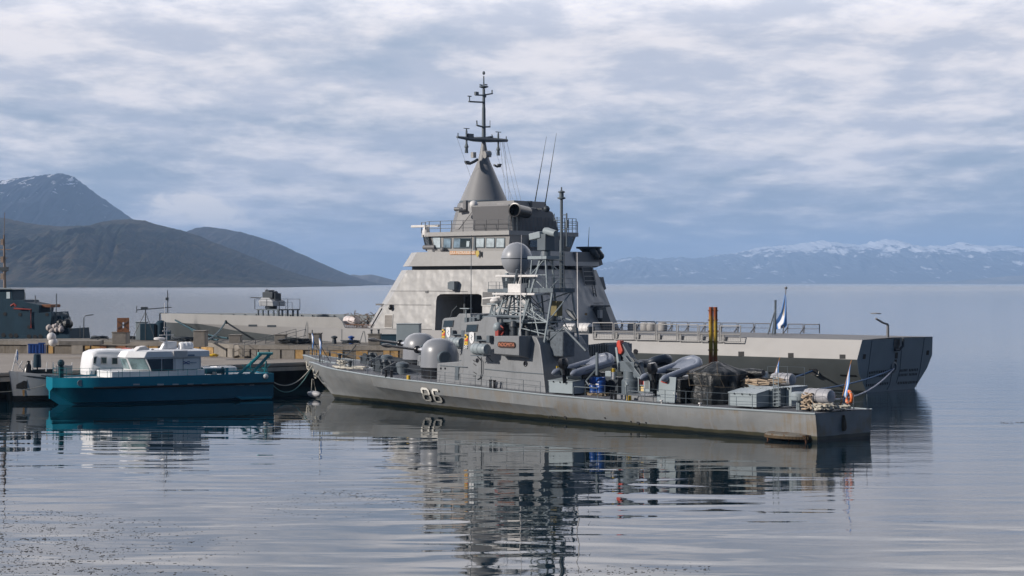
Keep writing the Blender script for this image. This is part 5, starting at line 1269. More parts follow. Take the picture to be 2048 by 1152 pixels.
# mooring lines of the bow
fz = ZQ
rope('mooring_rope', SB.W(*side(453, 644, .1)), tuple(ground(405, 690, fz) + Vector((0, 1.5, .3))), .3, .09, ROPEB, 'dark green mooring rope from the hull fairlead down to the quay')
rope('mooring_rope', SB.W(*side(352, 640, .1)), tuple(ground(450, 684, fz) + Vector((0, 1.5, .3))), .35, .08, ROPEB, 'long green mooring rope from the bow, upper of a crossing pair')
rope('mooring_rope', SB.W(*side(375, 652, .1)), tuple(ground(430, 688, fz) + Vector((0, 1.5, .3))), .3, .08, ROPEB, 'green mooring rope from the bow, lower of a crossing pair')
# ---- gun on the foredeck
c = P(556, 628, 0); gz = 4.0; gu = c.x
mb = MB(); zt = P(556, 618, 0).z
for px in (509, 525.5, 545, 566.5, 580.5): pass
pl = MB(); zpl = P(545, 619, 0).z
pl.box((gu, 0, zpl), (3.4, 2.8, .12)); 
for a_ in (-1.5, -.8, 0, .8, 1.5):
    for b_ in (-1.3, 1.3): pl.box((gu + a_, b_, (zpl + gz) / 2), (.14, .14, zpl - gz))
pf = pl.build('gun_platform', GREY_M, big, smooth=0)
railing('platform_railing', [(gu - 1.7, 1.4, zpl), (gu + 1.9, 1.4, zpl), (gu + 1.9, -1.4, zpl), (gu - 1.7, -1.4, zpl)], 1.05, 1.5, pf, DARKG, .035, 1)
railing('platform_railing', [(gu - 3.2, 1.0, 4.0), (gu - 1.8, 1.4, 4.0)], 2.2, .7, pf, DARKG, .025, 3)
gp_u = gu; gu = P(543, 612, 0).x; mb = MB(); z0 = P(540, 612, 0).z; z1 = P(540, 595, 0).z; w1 = .95
mb.loft([[Vector((gu + x_, y_, z0)) for x_, y_ in ((-1.15, -.8), (.95, -.8), (.95, .8), (-1.15, .8))], [Vector((gu + x_, y_, z0 + .5)) for x_, y_ in ((-1.1, -.85), (1.0, -.85), (1.0, .85), (-1.1, .85))], [Vector((gu + x_, y_, z1)) for x_, y_ in ((-.3, -.6), (.85, -.6), (.85, .6), (-.3, .6))]])
dg = mb.build('deck_gun', mat('gun housing grey', (.33, .34, .35), .5), big, smooth=0, bevel=.05)
mb = MB(); mb.lathe([(.55, 0), (.6, z0 - zpl)], (gu, 0, zpl), n=16); mb.build('gun_base', DARKG, dg)
mb = MB(); zt = P(545, 585, 0).z; mb.box((gu - .05, .3, (z1 + zt) / 2), (1.5, .6, zt - z1 + .1)); mb.lathe([(.3, -.9), (.34, .2), (.3, .5)], (gu + .1, -.3, zt - .2), (-1, 0, .12), 12); mb.box((gu + .25, 0, zt), (.6, .8, .35), ry=.3); mb.ball((gu + .5, .2, zt + .12), .2); mb.box((gu - .65, 0, z0 + .9), (.7, .8, .8)); mb.build('gun_sight', DARKG, dg, smooth=30, bevel=.03)
MB().tube((gu + .5, 0, z1 - .05), P(501, 595, 0), .07, .05, 8).build('gun_barrel', DARKG, dg)
# cut-out gear: raft canister and stowed nets
c = P(703, 641, 4.9); canister(big, (c.x, 4.9, c.z), (1, 0, 0), .42, 1.6, mat('faded red and white', (.68, .60, .58), .5, var=.15, vs=3))
mb = MB(); rr = random.Random(4); cA = P(712, 645, 4.6)
for i in range(70): a_ = Vector((cA.x - rr.uniform(-.3, 2.2), 4.6 + rr.uniform(-.8, .8), 4 + rr.uniform(0, 1.3))); b_ = a_ + Vector((rr.uniform(-.8, .8), rr.uniform(-.4, .4), rr.uniform(-.4, .5))); mb.tube(a_, b_, .035, n=4)
mb.build('stowed_gangway', mat('dull bundle', (.15, .12, .10), .8, var=.5, vs=4), big)
mb = MB()
for i in range(16): x_ = uF + .2 - i * .26; mb.tube((x_, 5.9, 3.97), (x_, 5.9, 4.28), .02, n=4)
mb.tube((uF, 5.9, 4.28), (uF - 4, 5.9, 4.28), .025); mb.build('deck_fence', RUSTWOOD, big)

# ---- superstructure, lower tier
TS = .2                                         # inward lean of the side walls
def wl_(px, py, out=0.0): return P(px, py, 6.08 + out, TS, 3.95)
B0 = wl_(745, 657); B1 = wl_(814.5, 540); A0 = wl_(1064, 660); A1 = wl_(1046, 540)
zb, zt = 3.96, B1.z
def tier(b0, a0, b1, a1, fac0, fac1, z0, z1):
    lo = [Vector((a0.x, a0.y, z0)), Vector((b0.x, b0.y, z0)), Vector((b0.x + fac0[0], b0.y - fac0[1], z0))]; lo += [Vector((p.x, -p.y, z0)) for p in reversed(lo)]
    hi = [Vector((a1.x, a1.y, z1)), Vector((b1.x, b1.y, z1)), Vector((b1.x + fac1[0], b1.y - fac1[1], z1))]; hi += [Vector((p.x, -p.y, z1)) for p in reversed(hi)]
    return [lo, hi]
def facet(px, py, b, back):                     # facet corner lying on that sight line, `back` metres inboard
    q = P(px, py, b.y - back); return (q.x - b.x, back)
f0 = facet(735, 657, B0, 1.5); f1 = facet(803.5, 540, B1, 1.5)
mb = MB(); mb.loft(tier(B0, A0, B1, A1, f0, f1, zb, zt)); 
ss = mb.build('superstructure', BIGD, big, smooth=0)
def cut(target, cutter):
    m_ = target.modifiers.new('opening', 'BOOLEAN'); m_.object = cutter; m_.operation = 'DIFFERENCE'; m_.solver = 'EXACT'
    dg_ = bpy.context.evaluated_depsgraph_get(); me_ = bpy.data.meshes.new_from_object(target.evaluated_get(dg_)); target.modifiers.remove(m_); target.data = me_; bpy.data.objects.remove(cutter)
    for p in target.data.polygons: p.use_smooth = False
# boat bay: a real recess
cor = [(863, 664), (866, 600), (868, 593), (874, 588.5), (882, 588), (950, 588), (956, 590), (958.5, 597), (957.5, 640), (955, 664)]
ring0 = [wl_(x, y, .4) for x, y in cor]; ring1 = [Vector((p.x, 1.8, p.z)) for p in ring0]
cu = MB().loft([ring0, ring1]).build('cutter', BLACK, big, smooth=0)
bpy.context.view_layer.update(); cut(ss, cu)
ring2 = [Vector((p.x, 1.86, p.z)) for p in ring0]; mb = MB(); mb.loft([[Vector((p.x, 1.83, p.z)) for p in ring0], [Vector((p.x, 1.81, p.z)) for p in ring0]]); mb.build('boat_bay_back', mat('bay wall', (.05, .06, .07), .6), ss, smooth=0)
mb = MB(); c = wl_(915, 650); mb.loft([[Vector((c.x + x_ * 2.2, 3.2 + y_ * .7, 4.3 + z_)) for x_, y_ in ((-1, -.6), (.8, -1), (1.1, 0), (.8, 1), (-1, .6))] for z_ in (0, .7)]); mb.build('stowed_boat', mat('stowed boat dark', (.04, .05, .06), .5), ss, bevel=.1)
mb = MB()
for q in (-1.3, 1.3): mb.box((c.x + q, 3.6, 6.0), (.2, .2, 3.9)); 
mb.box((c.x, 3.6, 7.4), (2.6, .2, .2)); mb.box((c.x + .4, 4.3, 7.1), (.6, .5, .35)); mb.path([wl_(900, 640, -.8), wl_(905, 622, -.8), wl_(915, 612, -.8)], .07); mb.build('bay_davit', DARKG, ss, smooth=0)
# rows of seams, vents, lamps on the lower tier
mb = MB()
for pts in (((782, 582), (862, 582), (935, 583)), ((759, 609.5), (862, 610)), ((737, 657.5), (863, 658.5)), ((961, 610), (1058, 612))):
    mb.path([wl_(x, y, .012) for x, y in pts], .022, 4)
mb.build('plate_seam', BIG2, ss)
def louvre(px0, py0, px1, py1, m1, nm='louvre', skew=0):
    q = [wl_(px0 + skew, py0, .02), wl_(px1 + skew, py0, .02), wl_(px1, py1, .02), wl_(px0, py1, .02)]; c_ = sum(q, Vector()) / 4
    mb = MB(); mb.plate([c_ + (p - c_) * 1.14 for p in q], (0, .03, 0)); fr_ = mb.build(nm, mat('pale louvre frame', (.45, .44, .42), .5), ss, smooth=0)
    mb = MB(); mb.plate([p + Vector((0, .032, 0)) for p in q], (0, .01, 0)); nb = 9
    for i in range(1, nb): f_ = i / nb; mb.tube(q[0].lerp(q[3], f_) + Vector((0, .045, 0)), q[1].lerp(q[2], f_) + Vector((0, .045, 0)), .02, n=4)
    mb.build('slats', m1, fr_, smooth=0)
LV = mat('louvre tan grey', (.22, .20, .18), .6); LVD = mat('louvre grey', (.13, .13, .13), .6)
louvre(769.5, 630, 784, 654.5, LV, skew=1); louvre(965, 583.5, 986, 610, LVD, skew=1); louvre(993, 583.5, 1014, 609, LVD, skew=1); louvre(851, 581, 856, 585.5, BIG3)
mb = MB(); c = wl_(908, 571, .3); mb.box(c, (.6, .6, .75)); mb.box(c + Vector((.42, 0, 0)), (.25, .5, .6)); mb.build('side_floodlight', GREY_M, ss, smooth=0, bevel=.03)
mb = MB().use(BLACKG); c = wl_(781, 616, .2); mb.ball(c, .2, 10); mb.box(c + Vector((0, -.05, .22)), (.2, .2, .2)); mb.build('side_lamp', None, ss)
mb = MB(); c = P(762, 609, 4.6); mb.box(c, (1.0, .4, .16)); mb.tube(c, c + Vector((-.8, 0, -.1)), .05); mb.build('forward_bracket', BIG2, ss, smooth=0)
mb = MB(); q = [P(762, 617, 4.9), P(764.5, 617, 4.9), P(740, 654, 5.4), P(737, 655, 5.4)]; mb.path([wl_(764, 617, .03), wl_(742, 655, .03)], .06, 6); mb.build('front_edge_rail', BLACKG, ss)
# upper tier (bridge wing bulwark), overhanging, with the shadow gap below it
UV = 5.12
def wu(px, py, out=0.0): return P(px, py, UV + out, .06, 9.5)
C0 = wu(817, 532.5); C1 = wu(834, 504.5); D0 = wu(1050, 532.5); D1 = wu(1045, 505)
g0 = facet(805.5, 532.5, C0, 1.6); g1 = facet(823, 506, C1, 1.6)
mb = MB(); mb.loft(tier(C0, D0, C1, D1, g0, g1, C0.z, C1.z)); us_ = mb.build('bridge_wing_tier', BIG, big, smooth=0)
# wall behind the gap, coloured dark for the overhang's shade
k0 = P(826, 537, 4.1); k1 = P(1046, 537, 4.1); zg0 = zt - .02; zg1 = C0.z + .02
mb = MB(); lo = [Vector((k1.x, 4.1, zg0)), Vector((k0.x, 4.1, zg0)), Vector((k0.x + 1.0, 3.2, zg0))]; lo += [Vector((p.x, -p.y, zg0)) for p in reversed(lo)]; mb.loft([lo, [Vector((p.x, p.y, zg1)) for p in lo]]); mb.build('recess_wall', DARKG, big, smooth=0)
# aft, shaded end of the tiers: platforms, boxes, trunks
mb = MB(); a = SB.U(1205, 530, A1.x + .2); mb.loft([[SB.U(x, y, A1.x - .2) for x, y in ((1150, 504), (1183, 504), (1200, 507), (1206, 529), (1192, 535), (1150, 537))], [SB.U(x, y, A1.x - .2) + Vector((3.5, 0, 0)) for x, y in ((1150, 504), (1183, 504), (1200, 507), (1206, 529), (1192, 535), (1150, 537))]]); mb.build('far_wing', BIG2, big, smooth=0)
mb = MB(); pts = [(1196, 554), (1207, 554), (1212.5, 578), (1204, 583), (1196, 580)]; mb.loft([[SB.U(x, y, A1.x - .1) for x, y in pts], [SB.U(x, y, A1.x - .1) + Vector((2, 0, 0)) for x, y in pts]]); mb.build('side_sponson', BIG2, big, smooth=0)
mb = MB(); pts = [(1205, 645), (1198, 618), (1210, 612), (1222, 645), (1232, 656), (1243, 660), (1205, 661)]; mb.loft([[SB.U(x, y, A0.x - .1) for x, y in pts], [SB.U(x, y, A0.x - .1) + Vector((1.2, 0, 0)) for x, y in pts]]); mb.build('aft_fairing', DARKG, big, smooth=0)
ux = A1.x - .35
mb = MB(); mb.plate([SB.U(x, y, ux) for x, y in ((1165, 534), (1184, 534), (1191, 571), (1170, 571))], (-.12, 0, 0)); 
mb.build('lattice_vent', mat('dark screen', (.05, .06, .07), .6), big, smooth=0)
mb = MB()
for i in range(5): f_ = i / 4; mb.tube(SB.U(1165 + 5 * f_, 534 + 37 * f_, ux - .15), SB.U(1184 + 7 * f_, 534 + 37 * f_, ux - .15), .035)
for p, q in (((1165, 534), (1170, 571)), ((1184, 534), (1191, 571))): mb.tube(SB.U(*p, ux - .15), SB.U(*q, ux - .15), .05)
mb.build('screen_frame', BIG, big)
mb = MB()
for x0, x1 in ((1184, 1196), (1189, 1201)): mb.tube(SB.U(x0, 571, ux - .4), SB.U(x1, 640, ux - .6), .035)
for i in range(14): f_ = i / 13; mb.tube(SB.U(1184 + 12 * f_, 571 + 69 * f_, ux - .45), SB.U(1189 + 12 * f_, 571 + 69 * f_, ux - .45), .02, n=4)
mb.build('aft_ladder', DARKG, big)
mb = MB(); mb.box(SB.U(1200, 628, A0.x - .3), (.3, .35, .7)); mb.build('aft_locker', BIG, big, smooth=0)
MB().tube(SB.U(1172, 628.5, A0.x - .1), SB.U(1172, 628.5, A0.x - .02), .12, n=12).build('brass_plaque', mat('brass', (.4, .25, .12), .5), big)
mb = MB(); 
for y_ in (573, 612): mb.tube(SB.U(1145, y_, ux - .1), SB.U(1206, y_, ux - .1), .03)
mb.box(SB.U(1195, 612, ux - .6), (1.0, 2.4, .12)); mb.tube(SB.U(1188, 606, ux - 1), SB.U(1206, 606, ux - 1), .03); mb.build('aft_platform', DARKG, big)
# far top platform with stores and a dish
mb = MB(); mb.lathe([(.5, 0), (.9, .35), (1.15, .4), (1.15, .55)], SB.U(1178, 506, A1.x + .5), n=16); mb.build('far_mushroom', DARKG, big)
mb = MB(); 
for i in range(6): mb.ball(SB.U(1186 + i * 3, 504 + (i % 3) * 4, A1.x - .3), .35, 8)
mb.build('far_wing_gear', DARKG, big)
mb = MB(); mb.path([SB.U(1176, 500, A1.x), SB.U(1177, 484, A1.x), SB.U(1178.5, 454, A1.x)], [.04, .03, .015], 5); mb.build('whip_antenna', DARKG, big)
# ---- bridge house
RV = 4.75
def wb(px, py, v=4.35): return P(px, py, v)
zdk = C1.z; rz0 = P(987, 470, RV).z; rz1 = P(987, 461.5, RV).z
def plan(v, xb, xf, back=1.7, pxy=480):
    b = P(xf[0], pxy, v); c_ = P(xf[1], pxy, v - back); a = P(xb, pxy, v); r_ = [(a.x, v), (b.x, v), (c_.x, v - back)]; return r_ + [(x, -y) for x, y in reversed(r_)]
lo = plan(4.2, 1016, (872, 856)); hi = plan(4.5, 1020, (864, 848))
mb = MB(); mb.loft([[Vector((x, y, zdk - .1)) for x, y in lo], [Vector((x, y, rz0)) for x, y in hi]]); br = mb.build('bridge', BIG, big, smooth=0)
rp = plan(RV, 1018, (856, 843)); mb = MB(); mb.loft([[Vector((x, y, rz0)) for x, y in rp], [Vector((x, y, rz1)) for x, y in rp]]); mb.build('bridge_roof', BIG, big, smooth=0)
def bwin(pts, pane=None, fr=None):
    q = [P(x, y, 4.36, -.15, zdk + 1) + Vector((0, .06, 0)) for x, y in pts]; c_ = sum(q, Vector()) / 4
    mb = MB(); mb.plate([c_ + (p - c_) * 1.2 for p in q], (0, .03, 0)); f_ = mb.build('window', fr or GREY_M, br, smooth=0)
    mb = MB(); mb.plate([p + Vector((0, .034, 0)) for p in q], (0, .01, 0)); mb.build('pane', pane or GLASSB, f_, smooth=0)
GP = mat('bridge window sky glass', (.20, .28, .35), .12, var=.5, vs=1.4)
bwin([(866.5, 474), (881.5, 475), (881.5, 495), (871, 495)]); bwin([(889.5, 477.5), (903, 477.5), (902, 495), (888.5, 495)], GP); bwin([(910, 477.5), (922, 477.5), (921, 495), (908.5, 495)], GP); bwin([(922.8, 477.5), (943, 477.5), (942, 495), (922, 495)], GLASS); bwin([(934.8, 482), (940.5, 482), (939.5, 493.5), (933.8, 493.5)])
for x_ in (954.5, 975, 995): bwin([(x_, 477), (x_ + 15, 477), (x_ + 14, 494), (x_ - .8, 494)])
mb = MB(); mb.plate([P(948, 474, 4.5) , P(951.5, 474, 4.5), P(950, 500, 4.4), P(946.5, 500, 4.4)], (0, .03, 0)); mb.build('door', GREY_M, br, smooth=0)
q = [P(848.5, 473, 3.7), P(859.5, 475, 4.4), P(864, 491, 4.3), P(855, 491, 3.6)]; mb = MB(); mb.plate([p + Vector((.08, .06, 0)) for p in q], (.02, .02, 0)); mb.build('window', GLASS, br, smooth=0)
for x_ in (851, 854.5, 858): MB().tube(P(x_, 473, 4.3), P(x_ + 4, 492, 4.3), .025).build('window_bar', BIG2, br)
mb = MB(); mb.lathe([(.2, -.7), (.2, .7)], P(859, 494.5, 4.4), (1, 0, 0), 12); mb.build('wing_cylinder', BIG2, br)
MB().tube(P(846.5, 470, 4.2), P(853, 502, 4.2), .06).build('corner_post', DARKG, br)
mb = MB(); mb.ball(P(885.5, 499.5, 4.6), .25); mb.build('wing_lamp', BIG2, br)
uw = hi[0][0] - .05
for x0, x1 in ((1060, 1078), (1086, 1104), (1132.5, 1144)):
    mb = MB(); mb.plate([SB.U(x0 + 1, 473, uw), SB.U(x1 + 1, 473, uw), SB.U(x1 - 1, 494, uw), SB.U(x0 - 1, 494, uw)], (-.04, 0, 0)); mb.build('window', GLASS, br, smooth=0)
# name board and shield
mb = MB(); q = [P(901, 502, UV, .06, 9.5), P(952, 502.5, UV, .06, 9.5), P(952, 509, UV, .06, 9.5), P(900.5, 509, UV, .06, 9.5)]
mb.plate([p + Vector((0, .03, 0)) for p in q], (0, .06, 0)); nbd = mb.build('name_board', mat('orange brown name board', (.52, .25, .10), .5, var=.15, vs=3), big, smooth=0)
c = sum(q, Vector()) / 4; text_mesh('name_letters', 'ARA PIEDRABUENA', .36, (c.x, c.y + .10, c.z), (R(90), 0, R(180)), LETTER, nbd, .006, .93)
c = P(955.5, 508, UV + .12); mb = MB().use(mat('brass crest', (.55, .42, .12), .4, .3)); mb.plate([c + Vector((x_, 0, z_)) for x_, z_ in ((-.15, .3), (.15, .3), (.22, 0), (0, -.3), (-.22, 0))], (0, .05, 0)); mb.use(DARKG); mb.plate([c + Vector((x_ - .25, 0, z_)) for x_, z_ in ((-.08, .3), (.1, .25), (.1, -.1), (-.1, -.25))], (0, .04, 0)); mb.build('crest', None, big, smooth=0)
# roof rails
zr = rz1
for s_ in (1, -1):
    railing('roof_railing', [(x, s_ * abs(y) * .97 if abs(y) > 4 else s_ * abs(y), zr) for x, y in rp[:3]], .98, 1.45, big, BIG2, .04, 3)
railing('roof_railing', [(rp[0][0] + .15, 4.6, zr), (rp[0][0] + .15, -4.6, zr)], 1.25, .55, big, GREY_M, .035, 3)
# navigation radar at the roof's front
a = P(823, 451.5, 3.6); b = P(878, 451.5, 3.6); c = P(852, 452, 3.6)
mb = MB(); mb.loft([[Vector((p.x, 3.6 + y_, c.z + z_)) for y_, z_ in ((-.1, -.12), (.1, -.12), (.1, .1), (-.1, .1))] for p in (a, a.lerp(b, .1), b)]); nr = mb.build('radar_bar', WHITE2, big, smooth=0, bevel=.04)
mb = MB(); mb.lathe([(.3, -1.0), (.35, -.5), (.22, -.12)], c, n=14); mb.build('radar_pedestal', WHITE2, nr)
# ---- upper house
v0 = 2.6
def hu(px, py, v=v0, sl=.18): return P(px, py, v, sl, zr)
E0 = hu(907, 460); E1 = hu(921, 405); G0 = hu(1034, 462); G1 = hu(1028, 405)
h0 = facet(899, 460, E0, 1.2); h1 = facet(916, 405, E1, 1.0)
ztop = E1.z
mb = MB(); t0, t1 = tier(E0, G0, E1, G1, h0, h1, zr, ztop)
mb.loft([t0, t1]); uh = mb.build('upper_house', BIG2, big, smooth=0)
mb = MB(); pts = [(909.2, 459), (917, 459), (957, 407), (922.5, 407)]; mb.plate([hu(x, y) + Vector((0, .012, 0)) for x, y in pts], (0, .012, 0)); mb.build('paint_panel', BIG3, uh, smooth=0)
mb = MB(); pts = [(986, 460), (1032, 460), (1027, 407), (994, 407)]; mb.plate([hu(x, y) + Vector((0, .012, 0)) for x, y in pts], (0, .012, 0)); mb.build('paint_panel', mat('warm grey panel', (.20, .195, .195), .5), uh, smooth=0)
# funnel block running aft with a rounded end (seen in shade)
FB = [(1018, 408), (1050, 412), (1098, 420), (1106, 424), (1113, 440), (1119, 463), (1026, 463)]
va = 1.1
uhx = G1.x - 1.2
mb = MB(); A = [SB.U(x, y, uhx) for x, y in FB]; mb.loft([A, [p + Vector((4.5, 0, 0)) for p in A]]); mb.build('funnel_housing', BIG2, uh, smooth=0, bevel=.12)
c = SB.U(1030, 420, uhx - .75); mb = MB(); mb.lathe([(.50, -2.0), (.52, -.1), (.62, -.05), (.62, .1), (.52, .11), (.48, -.6)], c, (-.15, 1, .08), 24); mb.build('exhaust_pipe', BLACKG, uh)
mb = MB(); mb.box(P(1033, 437, 2.4), (.5, .3, .4)); mb.build('exhaust_lamp', BIG, uh, smooth=0)
mb = MB()
for x_ in (998, 1001): mb.path([hu(x_, 430, v0 + .2), hu(x_ + 3, 429, v0 + .2), hu(x_ + 2, 438, v0 + .2)], .04, 5)
mb.path([hu(995, 455, v0 + .2), hu(999, 458, v0 + .2), hu(1001, 451, v0 + .2), hu(1005, 452, v0 + .2)], .05, 5); mb.build('wall_fittings', DARKG, uh)
# small dome on a post
c = P(947.5, 410, 3.4); mb = MB(); mb.tube(P(948, 460, 3.4), P(948, 418, 3.4), .07, n=8); dp_ = mb.build('dome_post', DARKG, big)
mb = MB(); mb.lathe([(.12, -.5), (.22, -.35), (.36, -.05), (.37, .1), (.3, .28), (.16, .37), (.02, .4)], c, n=18); mb.build('dome_cap', WHITE2, dp_)
mb = MB(); mb.box(P(931, 410, 3.2), (.35, .3, .8)); mb.lathe([(.12, -.4), (.2, .4)], P(917, 418, 2.9), (1, 0, 0), 10); mb.lathe([(.16, -.4), (.2, .4)], P(927, 421, 3.2), (.7, .7, 0), 10); mb.build('camera_cluster', BIG2, uh)
# whip aerials over the funnel block
for (x0, y0, x1, y1) in ((1068, 415, 1093, 273), (1089, 416, 1113, 266)):
    mb = MB(); a = P(x0, y0, -1); b = P(x1, y1, -1); m_ = a.lerp(b, .22); mb.path([a, m_, b], [.06, .045, .012], 6); mb.build('whip_antenna', DARKG, big)
mb = MB(); mb.box(P(1059.5, 410, 0), (.35, .3, .7)); mb.ball(P(1093, 418, .5), .3); mb.box(P(1079, 418, .3), (.8, .3, .15)); mb.build('funnel_top_gear', DARKG, big)
# ---- cone mast
cm = P(967.5, 405, 0); ppm = F / SB.W(cm.x, 0)[1]
z_of = lambda y: P(967.5, y, 0).z
mb = MB(); prof = [(48.5, 405), (47, 401), (12.5, 322), (11, 318), (5.4, 292), (4.6, 286)]
mb.lathe([(r_ / ppm, z_of(y) - cm.z) for r_, y in prof], cm, n=48)
mst = mb.build('cone_mast', BIG3, big, smooth=50)
mb = MB(); mb.lathe([(48.9 / ppm, -.02), (49.4 / ppm, .06), (48.4 / ppm, .14)], cm, n=48); mb.lathe([(19.0 / ppm, z_of(325.5) - cm.z - .04), (19.4 / ppm, z_of(325.5) - cm.z), (18.6 / ppm, z_of(325.5) - cm.z + .05)], cm, n=32)
# rings
mb2 = MB(); mb2.lathe([(48.9 / ppm, -.02), (49.4 / ppm, .06), (48.4 / ppm, .14)], cm, n=48); mb2.build('cone_ring', GREY_M, mst)
mb = MB(); X0 = cm.x
def mx(px): return P(px, 300, 0).x
mb.tube((X0, 0, z_of(290)), (X0, 0, z_of(215)), 4.4 / ppm, 3.6 / ppm, 12); mb.tube((X0, 0, z_of(215)), (X0, 0, z_of(178)), 3.2 / ppm, 2.8 / ppm, 10); mb.tube((X0, 0, z_of(178)), (X0, 0, z_of(152)), 1.7 / ppm, 1.2 / ppm, 8); mb.ball((X0, 0, z_of(146)), 3 / ppm, 10, 1.3); mb.lathe([(.1, 0), (.42, .12), (.42, .2), (.1, .25)], (X0, 0, z_of(177)), n=12)
pole = mb.build('mast_pole', GREY_M, mst)
# the yards run across the ship: build them athwartships
def yd(px, y): # point on the transverse plane through the mast
    return SB.U(px, y, X0)
mb = MB()
mb.path([yd(914, 274), yd(945, 278.5), yd(967, 279), yd(1014, 281)], [.10, .2, .26, .14], 8); mb.path([yd(952, 278), yd(985, 273.5)], .1, 6)
for x_, y0, y1 in ((933, 258, 306), (996.5, 265, 311)):
    p = yd(x_, y0); q = yd(x_, y1); mb.path([p, p.lerp(q, .1), p.lerp(q, .6), p.lerp(q, .75), p.lerp(q, .8), q], [.05, .09, .09, .2, .13, .16], 8); mb.box(yd(x_, y0 - 1), (.1, .7, .06))
for x_, y_ in ((916, 268), (1012.5, 275), (984, 271)): mb.tube(yd(x_, y_ + 8), yd(x_, y_ - 2), .05)
mb.box(yd(940, 272), (.3, .7, .4))
mb.build('main_yard', GREY_M, mst)
mb = MB(); mb.path([yd(937.5, 203), yd(945, 203.5), yd(966, 204.5)], .08, 6); mb.tube(yd(939, 203), yd(939, 192), .05); mb.box(yd(939, 192.5), (.1, .45, .08)); mb.path([yd(951, 190), yd(966, 190.5), yd(985, 187)], .07, 6); mb.box(yd(953, 187), (.2, .4, .3)); mb.tube(yd(984, 188), yd(984, 180), .06); mb.tube(yd(971, 195), yd(971.5, 188), .07)
mb.build('upper_yard', GREY_M, mst); mb = MB(); mb.path([yd(953, 250.5), yd(966, 254), yd(980, 253.5)], .08, 6); mb.tube(yd(954, 251), yd(953.5, 241), .06); mb.tube(yd(980, 253), yd(980, 241), .03); mb.box(yd(962, 170), (.1, .35, .1)); mb.box(yd(972, 169.5), (.1, .3, .1)); mb.build('upper_yard', GREY_M, mst)
mb = MB(); mb.path([yd(932, 326), yd(940, 327), yd(949, 323), yd(955, 319)], .13, 8); mb.box(yd(934, 323.5), (.2, .5, .15)); mb.build('lower_bracket', DARKG, mst); mb = MB(); mb.path([yd(988, 330), yd(994, 333), yd(1001, 332)], .11, 8); mb.box(yd(999, 329), (.2, .4, .12)); mb.build('lower_bracket', DARKG, mst)
mb = MB(); mb.lathe([(.25, -.35), (.35, .3)], P(974, 308, 1.0), (.3, 1, -.2), 12); mb.box(P(974, 313, .9), (.8, .3, .15)); mb.box(yd(947, 310), (.3, .4, .5)); mb.build('mast_camera', BIG, mst)
mb = MB()
for x0, y0, x1, y1, du in ((914, 275, 952, 385, 0), (1000, 281, 1012, 398, -1.5), (1004, 281, 1022, 402, -2), (1008, 281, 1018, 400, -3), (1013, 281, 1044, 410, -4), (1005, 281, 1036, 408, -3), (990, 300, 1028, 405, -2)):
    q = P(x1, y1, 0); mb.tube(yd(x0, y0), q, .012, n=4)
mb.build('halyards', mat('thin wire grey', (.12, .13, .15), .6), mst)
# ---- flight deck gear
ua = P(1185, 677, 6.3).x; ub = P(1484, 680, 6.3).x
def nets(vside, px0, px1, n_, ytop, ybot, nm, tilt=0):
    for i in range(n_):
        xa = px0 + (px1 - px0) * i / n_; xb = px0 + (px1 - px0) * (i + .93) / n_
        v_ = vside; f_ = i / n_; yt = ytop[0] + (ytop[1] - ytop[0]) * f_; yb = ybot[0] + (ybot[1] - ybot[0]) * f_
        a = P(xa, yb, v_); b = P(xb, yb, v_); c_ = P(xb, yt, v_ + tilt); d_ = P(xa, yt, v_ + tilt)
        mb = MB()
        for p, q in ((a, b), (b, c_), (c_, d_), (d_, a)): mb.tube(p, q, .045, n=5)
        mb.tube(a.lerp(d_, .45), b.lerp(c_, .45), .04, n=4); mb.box(a.lerp(d_, .25) + Vector((-.15, -.1, 0)), (.2, .1, .45)); mb.tube(a.lerp(d_, .5) , a + Vector((0, -.8, .1)), .04)
        o_ = mb.build(nm, BIG, big)
        mb = MB()
        for k_ in range(1, 12): mb.tube(a.lerp(b, k_ / 12), d_.lerp(c_, k_ / 12), .006, n=3)
        for k_ in range(1, 6): mb.tube(a.lerp(d_, k_ / 6), b.lerp(c_, k_ / 6), .006, n=3)
        mb.build('net_mesh', BIG, o_)
nets(6.2, 1186, 1484, 7, (645.5, 653), (678, 684), 'safety_net_frame')
vv = -6.1
for i in range(13):
    xa = 1212 + i * 33; xb = xa + 31
    if 1540 < xa < 1575: continue
    yb = 661.5 + (xa - 1212) * .0125; yt = yb - 19.5 + i * .15
    if xb > 1640: break
    a = P(xa, yb, vv); b = P(xb, yb, vv); d_ = P(xa + 1, yt, vv); c_ = P(xb, yt, vv); mb = MB()
    for p, q in ((a, d_), (d_, c_), (c_, b)): mb.tube(p, q, .04, n=5)
    mb.tube(a + Vector((0, .6, 0)), d_.lerp(a, .3), .05); mb.tube(a.lerp(d_, .5), b.lerp(c_, .5), .02, n=4); o_ = mb.build('safety_net_frame', BIG2, big)
    mb = MB()
    for k_ in range(1, 16): mb.tube(a.lerp(b, k_ / 16), d_.lerp(c_, k_ / 16), .006, n=3)
    mb.build('net_mesh', BIG2, o_)
mb = MB(); mb.path([P(1186, 662, 3), P(1250, 662.5, 3), P(1480, 669, 3)], .06, 4); mb.build('deck_guard_bar', BIG2, big)
for x0, x1, r_, lab in ((1130, 1152, .42, None), (1157, 1182, .45, None)):
    a = P(x0, 657, 4.6); b = P(x1, 657, 4.6); canister(big, (a + b) / 2, (1, 0, 0), r_, (a - b).length, WHITE2)
mb = MB(); a = P(1128, 664, 4.6); b = P(1184, 664, 4.6); mb.box(((a.x + b.x) / 2, 4.6, 4.25), (a.x - b.x, .8, .5)); mb.build('raft_rack', DARKG, big, smooth=0)
